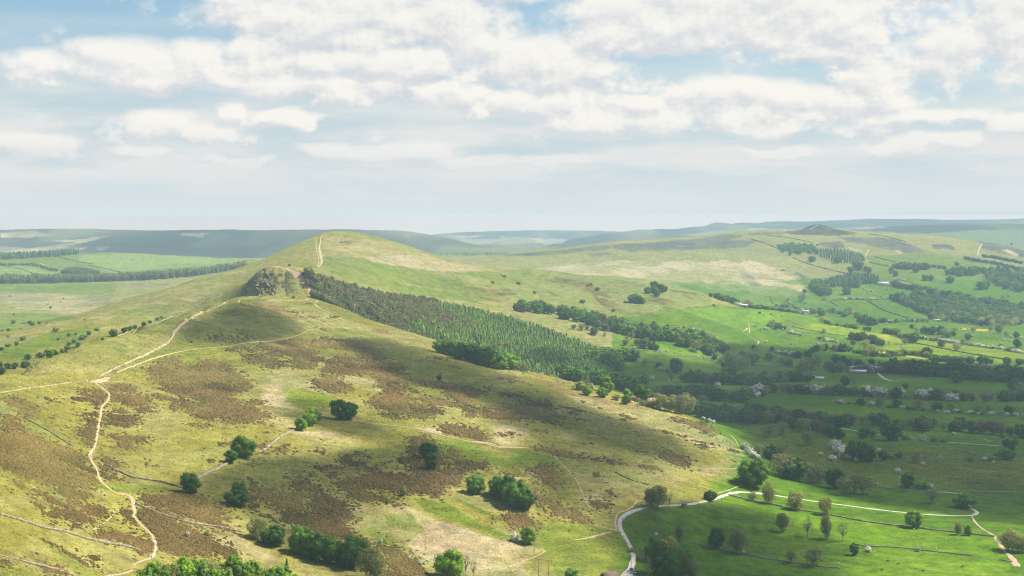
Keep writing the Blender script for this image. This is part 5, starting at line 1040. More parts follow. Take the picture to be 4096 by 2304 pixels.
many('dark', 'm: 1900,1310,140 1950,1325,150 2000,1335,150 2050,1350,150 2100,1362,150 2150,1375,150 2200,1385,140 2250,1395,130', 'very dark trees in a row behind the brown edge of the slope', 'dark row behind the brown edge', wf=1.05)
many('bright', 'm: 2220,1395,130 2320,1400,130 2360,1398,110', 'glowing fresh green trees at the end of the dark row', 'glowing trees at the dark row end')
# ------------------------------------------------------------------ put the plants on the ground
FAM = {'syc': 'broad', 'dark': 'broad', 'bright': 'broad', 'spring': 'spring', 'pale': 'spring', 'brown': 'spring', 'bare': 'bare', 'purple': 'beech', 'haw': 'haw', 'bush': 'bush', 'sbush': 'bush', 'pbush': 'bush', 'con': 'con', 'larch': 'con', 'rust': 'con', 'spruce': 'con'}
CATN = {'broad': 'tree', 'spring': 'tree', 'bare': 'tree', 'beech': 'tree', 'haw': 'hawthorn', 'bush': 'bush', 'con': 'conifer'}
fam = {}
PXY = np.array([(p[1], p[2]) for p in PL]); PZ = height(PXY[:, 0], PXY[:, 1]) + CZ
for p, z in zip(PL, PZ): p.append(float(z)); fam.setdefault(FAM[p[0]], []).append(p)
def apparent(p):
    X = CX + p[1] / p[2] * F
    vis_ = 1.0 if -60 < X < 4156 else .05
    # hidden behind nearer ground?
    i, a = _fi(U, np.array([p[1] / p[2]])); j = int(np.searchsorted(S, math.log(p[2]))); i = int(i[0])
    e_top = (p[8] - CZ + p[3]) / p[2]; jj_ = max(j - 2, 0)
    if e_top < EMAX[i, jj_]: vis_ *= .01
    e_b = (p[8] - CZ) / p[2]; fr = (e_top - max(e_b, min(e_top, EMAX[i, jj_]))) / max(e_top - e_b, 1e-6)
    return (p[3] / p[2]) * vis_ * (.3 + .7 * fr) * (50 if p[7] else 1)
CAP = {'broad': 300, 'spring': 300, 'haw': 300, 'bush': 290, 'con': 290, 'bare': 100, 'beech': 40}
STN = {'broad': ('broadleaf_woodland', 'dense green broadleaved woodland on the far slopes and valley floor'), 'con': ('conifer_plantation', 'dense conifer plantation of brown green and fresh green trees on the slope'),
       'spring': ('spring_woodland', 'thin khaki spring trees massed along the far hedgerows'), 'haw': ('distant_hawthorns', 'small white blossoming hawthorns scattered over the far fields'), 'bush': ('hedge_scrub', 'low green scrub along the far hedges')}
R = np.random.default_rng(99); made = 0
for fk, lst in fam.items():
    lst.sort(key=lambda p: -apparent(p)); cap = CAP[fk]
    for p in lst[:cap]:
        key, x, y, h, wf, lab, grp, near, z = p
        pr = proto(key, near); q = pr[int(R.integers(len(pr)))]; rz = R.uniform(0, 6.28); sc = (h * wf, h * wf, h)
        if near:
            nm, cd, td = q; e = empty(nm, (x, y, z - .02 * h), rz); e.scale = sc
            c = bpy.data.objects.new('crown', cd); t = bpy.data.objects.new('trunk', td)
            for o in (c, t): COL.objects.link(o); o.parent = e
        else:
            e = bpy.data.objects.new(q.name.split('.')[0], q.data); COL.objects.link(e); e.location = (x, y, z - .02 * h); e.rotation_euler = (0, 0, rz); e.scale = sc
        if len(lab.split()) > 16: lab = lab.replace(' from the left of the ', ' from left, ').replace(' from the right of the ', ' from right, ')
        if len(lab.split()) > 16: lab = ' '.join(lab.split()[:16]); print('LONG', lab)
        tag(e, lab, CATN[fk], grp); made += 1
    rest = lst[cap:]
    rest = [p for p in rest if apparent(p) > 0.0002 or FAM[p[0]] == 'con']
    if not rest: continue
    bymat = {}
    for p in rest: bymat.setdefault(p[0], []).append(p)
    chunks_v, chunks_f, chunks_m, tints, mats, off = [], [], [], [], [], 0
    lens = []
    for key, ps in bymat.items():
        prs = []
        if key in CON:
            for q in proto(key, False): prs.append(q)
        else:
            for q in proto(key, False): prs.append(q)
        for qi, q in enumerate(prs):
            me = q.data; nv = len(me.vertices); co = np.empty(nv * 3, np.float32); me.vertices.foreach_get('co', co); co = co.reshape(-1, 3)
            li = np.empty(len(me.loops), np.int32); me.loops.foreach_get('vertex_index', li); ls_ = np.empty(len(me.polygons), np.int32); me.polygons.foreach_get('loop_total', ls_)
            mi_ = np.empty(len(me.polygons), np.int32); me.polygons.foreach_get('material_index', mi_)
            tc = np.empty(nv * 4, np.float32); me.color_attributes['tint'].data.foreach_get('color', tc); tc = tc.reshape(-1, 4)
            for mm in me.materials:
                if mm not in mats: mats.append(mm)
            remap = np.array([mats.index(mm) for mm in me.materials])
            mine = [p for k_, p in enumerate(ps) if k_ % len(prs) == qi]
            # woodland far away: thin the leaf sprays of the crown, keep its lobes
            for p in mine:
                rz = R.uniform(0, 6.28); c, s = math.cos(rz), math.sin(rz); h = p[3]; wf = p[4]
                v = np.stack([(co[:, 0] * c - co[:, 1] * s) * h * wf + p[1], (co[:, 0] * s + co[:, 1] * c) * h * wf + p[2], co[:, 2] * h + p[8] - .02 * h], -1)
                chunks_v.append(v.astype(np.float32)); chunks_f.append(li + off); lens.append(ls_); chunks_m.append(remap[mi_])
                t2 = tc.copy(); t2[:, 0] = np.clip(t2[:, 0] * .6 + R.uniform(-.15, .55), 0, 1.3); t2[:, 1] = np.clip(t2[:, 1] * .5 + R.uniform(0, .5), 0, 1); tints.append(t2); off += nv
    me = bpy.data.meshes.new(STN[fk][0]); V_ = np.concatenate(chunks_v); me.vertices.add(len(V_)); me.vertices.foreach_set('co', V_.ravel())
    li = np.concatenate(chunks_f); lt = np.concatenate(lens); me.loops.add(len(li)); me.loops.foreach_set('vertex_index', li)
    me.polygons.add(len(lt)); me.polygons.foreach_set('loop_start', np.concatenate([[0], np.cumsum(lt)[:-1]]).astype(np.int32))
    me.polygons.foreach_set('material_index', np.concatenate(chunks_m).astype(np.int32)); me.update(calc_edges=True)
    for mm in mats: me.materials.append(mm)
    a = me.color_attributes.new('tint', 'FLOAT_COLOR', 'POINT'); a.data.foreach_set('color', np.concatenate(tints).ravel())
    o = bpy.data.objects.new(STN[fk][0], me); COL.objects.link(o); o['kind'] = 'stuff'; o['label'] = STN[fk][1]
    print(fk, len(lst), 'stuff', len(rest), 'faces', len(lt))
for k_, v_ in fam.items(): print(k_, len(v_))

# ------------------------------------------------------------------ heather: low tussocky clumps
R = np.random.default_rng(5)
m = (HEATH > .25) & VISIBLE & (DD < 2200) & (COLG > -150) & (COLG < 4200)
i, j = np.nonzero(m); area = np.abs(np.gradient(XX, axis=0)[i, j] * np.gradient(DD, axis=1)[i, j])
wgt = area * (HEATH[i, j]) ** 1.5 / np.clip(DD[i, j] / 800, .8, 3) ** 1.3; NH = 110000
ch = R.choice(len(i), NH, p=wgt / wgt.sum()); du = (U[np.minimum(i[ch] + 1, NU - 1)] - U[i[ch]]) * DD[i[ch], j[ch]]; dd = DD[i[ch], np.minimum(j[ch] + 1, NS - 1)] - DD[i[ch], j[ch]]
hx = XX[i[ch], j[ch]] + R.uniform(-.5, .5, NH) * du; hy = DD[i[ch], j[ch]] + R.uniform(-.5, .5, NH) * dd; hz_ = height(hx, hy) + CZ
ed = R.random(NH) < .3; hx = hx + ed * R.normal(0, 5, NH); hy = hy + ed * R.normal(0, 9, NH); hz_ = height(hx, hy) + CZ
kp = path_dist(CX + hx / hy * F, HY - (hz_ - CZ) / hy * F) > 7; hx, hy, hz_ = hx[kp], hy[kp], hz_[kp]; NH = len(hx)
rad = R.uniform(.4, 1.35, NH) * np.clip(hy / 900, .8, 1.6); hh = rad * R.uniform(.5, .95, NH)
base = np.concatenate([[(0, 0, 1)], [(math.cos(a) * .62, math.sin(a) * .62, .66) for a in np.arange(5) * 1.2566], [(math.cos(a + .6), math.sin(a + .6), -.25) for a in np.arange(5) * 1.2566]])
bf = [(0, 1 + k, 1 + (k + 1) % 5) for k in range(5)] + [(1 + k, 6 + k, 1 + (k + 1) % 5) for k in range(5)] + [(1 + (k + 1) % 5, 6 + k, 6 + (k + 1) % 5) for k in range(5)]
nb = len(base); vv = base[None] * R.uniform(.75, 1.25, (NH, nb, 1)); vv = vv * np.stack([rad * R.uniform(.8, 1.5, NH), rad, hh], -1)[:, None]
vv = vv + np.stack([hx, hy, hz_], -1)[:, None]
ff = (np.array(bf)[None] + (np.arange(NH) * nb)[:, None, None]).reshape(-1, 3)
ho = mesh_obj('heather', vv.reshape(-1, 3), ff, M['heather'])
tn_ = np.clip(.5 + .55 * fbm(hx / 38, hy / 50, 4, 801) + R.uniform(-.3, .3, NH), 0, 1.2); th_ = np.clip(.5 + .9 * fbm(hx / 55, hy / 70, 4, 811) + R.uniform(-.2, .2, NH), 0, 1)
c4 = np.ones((NH * nb, 4), np.float32); c4[:, 0] = np.repeat(tn_, nb); c4[:, 1] = np.repeat(th_, nb); ho.data.color_attributes.new('tint', 'FLOAT_COLOR', 'POINT').data.foreach_set('color', c4.ravel()); ho['kind'] = 'stuff'; ho['label'] = 'brown heather in ragged patches over the near hillside'
# rough grass: low tufts that take the colour of the sward they grow in
R = np.random.default_rng(6); m = VISIBLE & (DD < 2300) & (DD > 500) & (COLG > -100) & (COLG < 4150) & (GCOL[..., 0] > GCOL[..., 1] * .72); i, j = np.nonzero(m)
area = np.abs(np.gradient(XX, axis=0)[i, j] * np.gradient(DD, axis=1)[i, j]); wgt = area / np.clip(DD[i, j] / 800, .8, 3) ** 1.5; NH = 170000
ch = R.choice(len(i), NH, p=wgt / wgt.sum()); du = (U[np.minimum(i[ch] + 1, NU - 1)] - U[i[ch]]) * DD[i[ch], j[ch]]; dd = DD[i[ch], np.minimum(j[ch] + 1, NS - 1)] - DD[i[ch], j[ch]]
hx = XX[i[ch], j[ch]] + R.uniform(-.5, .5, NH) * du; hy = DD[i[ch], j[ch]] + R.uniform(-.5, .5, NH) * dd; hz_ = height(hx, hy) + CZ; gc = GCOL[i[ch], j[ch]]
kp = path_dist(CX + hx / hy * F, HY - (hz_ - CZ) / hy * F) > 5; hx, hy, hz_, gc = hx[kp], hy[kp], hz_[kp], gc[kp]; NH = len(hx)
rad = R.uniform(.25, .8, NH) * np.clip(hy / 900, .8, 1.5); hh = rad * R.uniform(.45, .9, NH)
base = np.array([(0, 0, 1), (1, 0, -.3), (.31, .95, -.3), (-.81, .59, -.3), (-.81, -.59, -.3), (.31, -.95, -.3)]); bf = [(0, 1 + k, 1 + (k + 1) % 5) for k in range(5)]; nb = 6
vv = base[None] * R.uniform(.7, 1.3, (NH, nb, 1)) * np.stack([rad * 1.3, rad, hh], -1)[:, None] + np.stack([hx, hy, hz_], -1)[:, None]
to = mesh_obj('rough_grass', vv.reshape(-1, 3), (np.array(bf)[None] + (np.arange(NH) * nb)[:, None, None]).reshape(-1, 3), None)
tm, nt, b = new_mat('grass_tufts'); ca = nt.nodes.new('ShaderNodeVertexColor'); ca.layer_name = 'tint'; nt.links.new(ca.outputs[0], b.inputs['Base Color']); b.inputs['Specular IOR Level'].default_value = 0; to.data.materials.append(tm)
c4 = np.ones((NH, nb, 4), np.float32); c4[..., :3] = (gc * R.uniform(.55, 1.55, (NH, 1)) * (1 + R.normal(0, .08, (NH, 3))))[:, None]; to.data.color_attributes.new('tint', 'FLOAT_COLOR', 'POINT').data.foreach_set('color', np.clip(c4, 0, .6).ravel())
to['kind'] = 'stuff'; to['label'] = 'tufts of rough yellow green grass over the near hillside'
print('plants', made, round(time.time() - T0, 1))
# ------------------------------------------------------------------ paths, lanes, walls
MT = {
 'dirt': simple('trodden_earth', (.38, .285, .185), .95, .3, .6), 'grit': simple('pale_gravel', (.46, .43, .37), .9, .2, .5), 'faint': simple('worn_grass', (.36, .32, .17), .95, .25, .6),
 'stone': simple('gritstone', (.27, .235, .185), .95, .4, 1.2), 'oldstone': simple('tumbled_gritstone', (.25, .21, .16), .95, .5, .7), 'hedge': simple('hedge_leaves', (.035, .07, .022), .9, .5, .6),
 'slate': simple('slate', (.15, .14, .14), .7, .2, 1.), 'tan_tile': simple('weathered_tile', (.42, .30, .23), .85, .15, 1.), 'red_wall': simple('dark_red_boards', (.17, .045, .035), .8, .2, 1.5), 'white_wall': simple('whitewash', (.72, .70, .65), .85, .06, 1.),
 'stone_wall': simple('coursed_stone', (.33, .27, .2), .9, .2, 2.), 'brick': simple('brick', (.30, .15, .10), .9, .15, 2.), 'pale_roof': simple('fibre_cement', (.62, .65, .68), .75, .1, .5), 'brown_roof': simple('brown_tiles', (.20, .14, .11), .85, .15, 1.), 'red_roof': simple('red_tiles', (.33, .13, .09), .85, .15, 1.),
 'dark_clad': simple('dark_blue_cladding', (.04, .055, .09), .6, .1, 1.), 'glass': simple('window_glass', (.03, .04, .05), .15, spec=.5), 'wood': simple('weathered_wood', (.20, .16, .12), .9, .2, 2.), 'door': simple('painted_door', (.08, .10, .07), .6),
 'green_roof': simple('green_sheet_roof', (.20, .32, .28), .6),
}
def smooth_line(pts, step):
    """Catmull-Rom through ground points, resampled"""
    p = np.array(pts, float); out = []
    for i in range(len(p) - 1):
        a, b, c, d = p[max(i - 1, 0)], p[i], p[i + 1], p[min(i + 2, len(p) - 1)]; n = max(2, int(np.linalg.norm(c[:2] - b[:2]) / step))
        for k in range(n):
            t = k / n; out.append(.5 * (2 * b + (c - a) * t + (2 * a - 5 * b + 4 * c - d) * t * t + (3 * b - a - 3 * c + d) * t ** 3))
    out.append(p[-1]); return np.array(out)
def groundline(spec, widths=None):
    pts = pp(spec); g = [ground(X, Y) for X, Y in pts]
    if widths is None: return [(a, b, 1) for a, b in g]
    return [(a, b, w_) for (a, b), w_ in zip(g, widths)]
def dense(spec, widths=None, step=7.):
    """follow the line as seen, closely enough that it never cuts behind a crest"""
    pts = pp(spec); ws = widths or [1.] * len(pts); q = np.array([(a, b, w_) for (a, b), w_ in zip(pts, ws)]); L = smooth_line(q, step)
    g = [ground(X, Y) for X, Y, _ in L]; o = np.array([(a, b, w_) for (a, b), w_ in zip(g, L[:, 2])]); keep = [0]
    for i in range(1, len(o)):
        if abs(o[i, 1] - o[keep[-1], 1]) < .12 * o[keep[-1], 1]: keep.append(i)
    o = o[keep]
    for _ in range(2): o[1:-1] = (o[:-2] + 2 * o[1:-1] + o[2:]) / 4
    return o
def resample(o, step):
    d = np.concatenate([[0], np.cumsum(np.linalg.norm(np.diff(o[:, :2], axis=0), axis=1))]); t = np.linspace(0, d[-1], max(3, int(d[-1] / step))); return np.stack([np.interp(t, d, o[:, k]) for k in range(o.shape[1])], -1)
def ribbon(name, spec, width, mat, widths=None, lift=.16, seed=0, rag=.45):
    n = len(pp(spec)); ws = [w_ * .85 for w_ in (widths or [width] * n)]
    L = resample(dense(spec, ws), max(1.0, np.mean(ws) * .45)); L[:, 2] *= 1 + .3 * fbm(L[:, 0] / 14, L[:, 1] / 14, 3, 550 + seed); d = np.gradient(L[:, :2], axis=0); d /= np.linalg.norm(d, axis=1)[:, None] + 1e-9
    nr = np.stack([-d[:, 1], d[:, 0]], -1); R = np.random.default_rng(seed); m = 7; V_ = []
    for k in range(m):
        t = k / (m - 1) - .5; jit = 1 + (rag * fbm(L[:, 0] / 6 + 50 * (t > 0), L[:, 1] / 6, 3, 500 + seed) if abs(t) > .4 else 0)
        q = L[:, :2] + nr * (L[:, 2] * t * jit)[:, None]; z = height(q[:, 0], q[:, 1]) + CZ + lift + (.04 if abs(t) < .4 else -.14) * (1 if abs(t) > .4 else 1)
        V_.append(np.stack([q[:, 0], q[:, 1], z], -1))
    V_ = np.stack(V_, 1); N_ = len(L); F_ = [(i * m + k, i * m + k + 1, (i + 1) * m + k + 1, (i + 1) * m + k) for i in range(N_ - 1) for k in range(m - 1)]
    o = mesh_obj(name, V_.reshape(-1, 3), np.array(F_)[:, ::-1], mat, smooth=True); o['kind'] = 'structure'; return o
ribbon('path', 'l: 880,1468 940,1432 1020,1392 1150,1332 1280,1277 1400,1217 1480,1170 1532,1120 1560,1060 1620,1000 1710,935 1830,882 1950,832 2040,797 2065,782 2180,768 2240,756', 4, MT['dirt'], [2, 2.5, 3, 3, 3, 3.4, 3.4, 3.2, 4, 4.5, 5, 5, 5, 5, 5, 6, 5])
ribbon('path', 'a: -20,208 180,176 340,156 500,131 600,126 650,130 720,98', 1.4, MT['dirt'])
ribbon('path', 'a: 585,128 640,132 700,118 740,100', 6, MT['dirt'], [2, 7, 7, 3], lift=.2)
ribbon('path', 'l: 1040,1428 1200,1362 1400,1292 1600,1242 1800,1212 2000,1197 2200,1162 2330,1152 2452,1147', 1.9, MT['faint'], [2, 2.2, 2, 1.4, 1.1, .9, .9, .9, .9])
ribbon('path', 'm: -10,1165 180,1142 330,1122 440,1092 520,1052', .9, MT['faint'])
ribbon('path', 'a: 650,140 700,180 740,212 730,260 690,302 680,370 665,440 655,510 640,580 612,612 612,642 630,682 655,716 668,770 690,812 740,852 790,886 870,897 905,942 905,986 920,1012 905,1042 950,1092 1000,1142 1040,1182 1050,1222 1055,1272 1030,1322 960,1347 900,1377', 2, MT['dirt'], [2, 2, 2, 1.6, 2, 1.8, 1.8, 1.8, 1.8, 2.2, 2.4, 1.6, 1.6, 1.6, 1.8, 1.6, 1.8, 2.4, 3, 3.4, 2.2, 1.8, 2.2, 2.2, 2.2, 2.0, 2.0, 1.8, 1.2, 1])
ribbon('path', 'a: 900,1410 860,1424 830,1434 720,1446 680,1430', 1.6, MT['dirt'])
ribbon('path', 'a: 770,990 770,1030 740,1060 700,1092 620,1142', .8, MT['faint'])
ribbon('path', 'a: 700,131 800,129 900,141 950,160 1100,206 1200,236', 1., MT['dirt'])
ribbon('path', 'b: 130,392 200,376 300,373 370,366 460,359 510,363', 1.3, MT['dirt'])
ribbon('path', 'b: 690,394 800,406 950,426 1100,441 1200,461 1300,492 1450,527 1600,552 1700,573 1880,576', 1.6, MT['dirt'], [1, 1, 1.2, 1.6, 4, 3, 1.8, 2.5, 2, 1.6])
ribbon('path', 'b: 1190,445 1250,462 1300,484', 5, MT['dirt'], [4, 8, 3], lift=.3)
ribbon('path', 'b: 1500,536 1600,545 1670,560', 4, MT['dirt'], [2, 5, 2], lift=.3)
ribbon('path', 'c: -10,576 60,574 180,578', 1.6, MT['dirt'])
ribbon('path', 'c: 335,600 400,670 480,750 530,820 565,900 600,975 680,1022 740,1056', .9, MT['faint'])
ribbon('path', 'c: 1005,940 930,942 880,992 800,1022 782,1080 787,1132', 1.7, MT['dirt'], [1, 1.4, 1.6, 1.6, 1.8, 2.6])
ribbon('path', 'c: 795,1138 740,1130 700,1117 650,1107', 1.8, MT['dirt'], [3, 2.6, 1.5, 1])
ribbon('path', 'c: 750,1150 680,1168 600,1190 500,1205', 1.4, MT['dirt'], [1, 2.4, 2, .8])
ribbon('path', 'c: 1650,722 1450,721 1330,713 1200,701', 1.1, MT['dirt'])
ribbon('path', 'c: 1640,830 1560,862 1470,888', 1, MT['dirt']); ribbon('path', 'c: 1568,495 1600,530 1620,570', 1.2, MT['dirt'])
ribbon('path', 'c: -10,1412 150,1352 250,1312 310,1277', .9, MT['faint'])
ribbon('path', 'm: 160,795 190,777 300,784 400,787 490,782 540,766 590,747', 2.5, MT['dirt'])
ribbon('path', 'm: 592,748 560,722 520,690 500,650 480,610 430,570 380,530 310,500 240,484 150,482', 6, MT['dirt'], [4, 5, 7, 7, 8, 10, 6, 5, 4, 4], lift=.4)
ribbon('path', 'm: 520,700 500,640 470,590 420,545', 2.2, MT['dirt'], lift=.5)
ribbon('path', 'm: 610,490 632,462 640,440 632,385 615,335 618,300 632,250 626,215 660,200 710,189', 4, MT['dirt'], [3, 4, 4, 6, 7, 3, 3, 3, 2, 2], lift=.4)
ribbon('path', 'm: 585,230 590,300 592,335 612,400 618,440 600,482', 1.6, MT['faint'], lift=.3)
ribbon('path', 'm: 570,812 600,842 640,862 700,890 760,925', 2.4, MT['dirt'], [3, 4, 2, 1.5, 1]); ribbon('path', 'm: 580,805 620,790 690,786', 1.5, MT['dirt'])
ribbon('path', 'q: 1070,330 1055,360 1040,390', 6, MT['dirt'], lift=.8); ribbon('path', 'q: 2075,285 2060,315 2045,335 2040,385', 7, MT['dirt'], lift=.8)
ribbon('path', 'q: 618,110 580,130 545,158', 3, MT['grit'], lift=1.); ribbon('path', 'm: 1350,190 1400,200 1420,228 1380,232', 4, MT['dirt'], lift=1.)
ribbon('track', 'v: 2095,760 2100,800 2130,852 2095,912 2060,938 2000,965', 2, MT['dirt'], [1.5, 1.5, 1.6, 4.5, 2.5, 1.5]); ribbon('track', 'v: 2095,905 2130,930 2120,990', 1.8, MT['dirt'])
ribbon('track', 'v: 2020,982 2100,1030 2200,1092 2240,1110 2300,1140 2250,1182', 2, MT['dirt'], [1.4, 1.8, 2, 4, 4.5, 2])
ribbon('road', 'c: 850,1470 880,1410 897,1370 905,1310 880,1240 845,1180 815,1122 812,1076 840,1040 900,1010 990,985 1110,972 1230,968 1330,955 1440,930 1530,900 1600,881 1700,883 1866,899', 3.6, MT['grit'], [9, 6] + [3.8] * 17, rag=.1, lift=.2)
ribbon('road', 'd: 170,901 400,936 600,963 850,996 1060,1019 1250,1034 1420,1041 1520,1036 1552,1018 1530,1000 1490,985 1472,960 1485,930 1470,902 1400,886 1270,878', 3.4, MT['grit'], rag=.1, lift=.2)
ribbon('road', 'd: -10,884 60,889 175,902', 3.5, MT['grit'], rag=.1, lift=.2)
ribbon('track', 'd: 1512,1045 1540,1092 1600,1140 1670,1182 1720,1262 1790,1335 1820,1385', 3, MT['dirt'], [2, 2, 1.8, 3.4, 3, 5, 6])
for s_ in ('d: 620,447 740,465', 'd: 850,487 890,490', 'd: 1350,543 1550,556 1740,571', 'd: 60,340 180,355', 'j: 1940,1030 2100,1046 2300,1072 2560,1112'): ribbon('road', s_, 3.2, MT['grit'], lift=.25)
ribbon('track', 'd: 870,70 895,92 920,110 980,128 1010,126', 6, MT['grit'], lift=.25); ribbon('road', 'f: 300,802 450,842 620,888', 5, MT['grit'], lift=.5)
ribbon('track', 'l: 360,455 400,475 440,490 480,515 560,535', 6, MT['dirt'], lift=.6)

def wall(spec, label, h=1.25, w_=.6, mat='stone', name='stone_wall', cat='wall', gap=0., seed=0, group=None):
    L = resample(dense(spec), 2.2 if h < 2 else 4.); R = np.random.default_rng(seed + 7); n = len(L)
    d = np.gradient(L[:, :2], axis=0); d /= np.linalg.norm(d, axis=1)[:, None] + 1e-9; nr = np.stack([-d[:, 1], d[:, 0]], -1)
    c = L[:, :2] + nr * (fbm(L[:, 0] / 9, L[:, 1] / 9, 2, 601) * .6)[:, None]; z = height(c[:, 0], c[:, 1]) + CZ
    w_ = w_ * .75; hh = h * .85 * (1 + .35 * fbm(L[:, 0] / 5, L[:, 1] / 5, 3, 611)) * R.uniform(.8, 1.15, n); hh = np.where(fbm(L[:, 0] / 25, L[:, 1] / 25, 2, 621) < -1 + gap * 2, hh * .25, hh)
    ww = w_ * R.uniform(.75, 1.3, n); V_ = []
    for sx, tz, k in ((-1, -.4, 1.3), (-1, .55, 1.1), (-.6, 1, 1.), (.6, 1, 1.), (1, .55, 1.1), (1, -.4, 1.3)):
        q = c + nr * (sx * ww / 2 * k)[:, None]; V_.append(np.stack([q[:, 0], q[:, 1], z + hh * tz * (R.uniform(.88, 1.12, n) if tz > 0 else 1)], -1))
    V_ = np.stack(V_, 1); m = 6; F_ = [(i * m + k, (i + 1) * m + k, (i + 1) * m + (k + 1) % m, i * m + (k + 1) % m) for i in range(n - 1) for k in range(m)]
    F_ += [tuple(range(m)), tuple((n - 1) * m + k for k in range(m))[::-1]]
    o = mesh_obj(name, V_.reshape(-1, 3), F_, MT[mat]); return tag(o, label, cat, group)
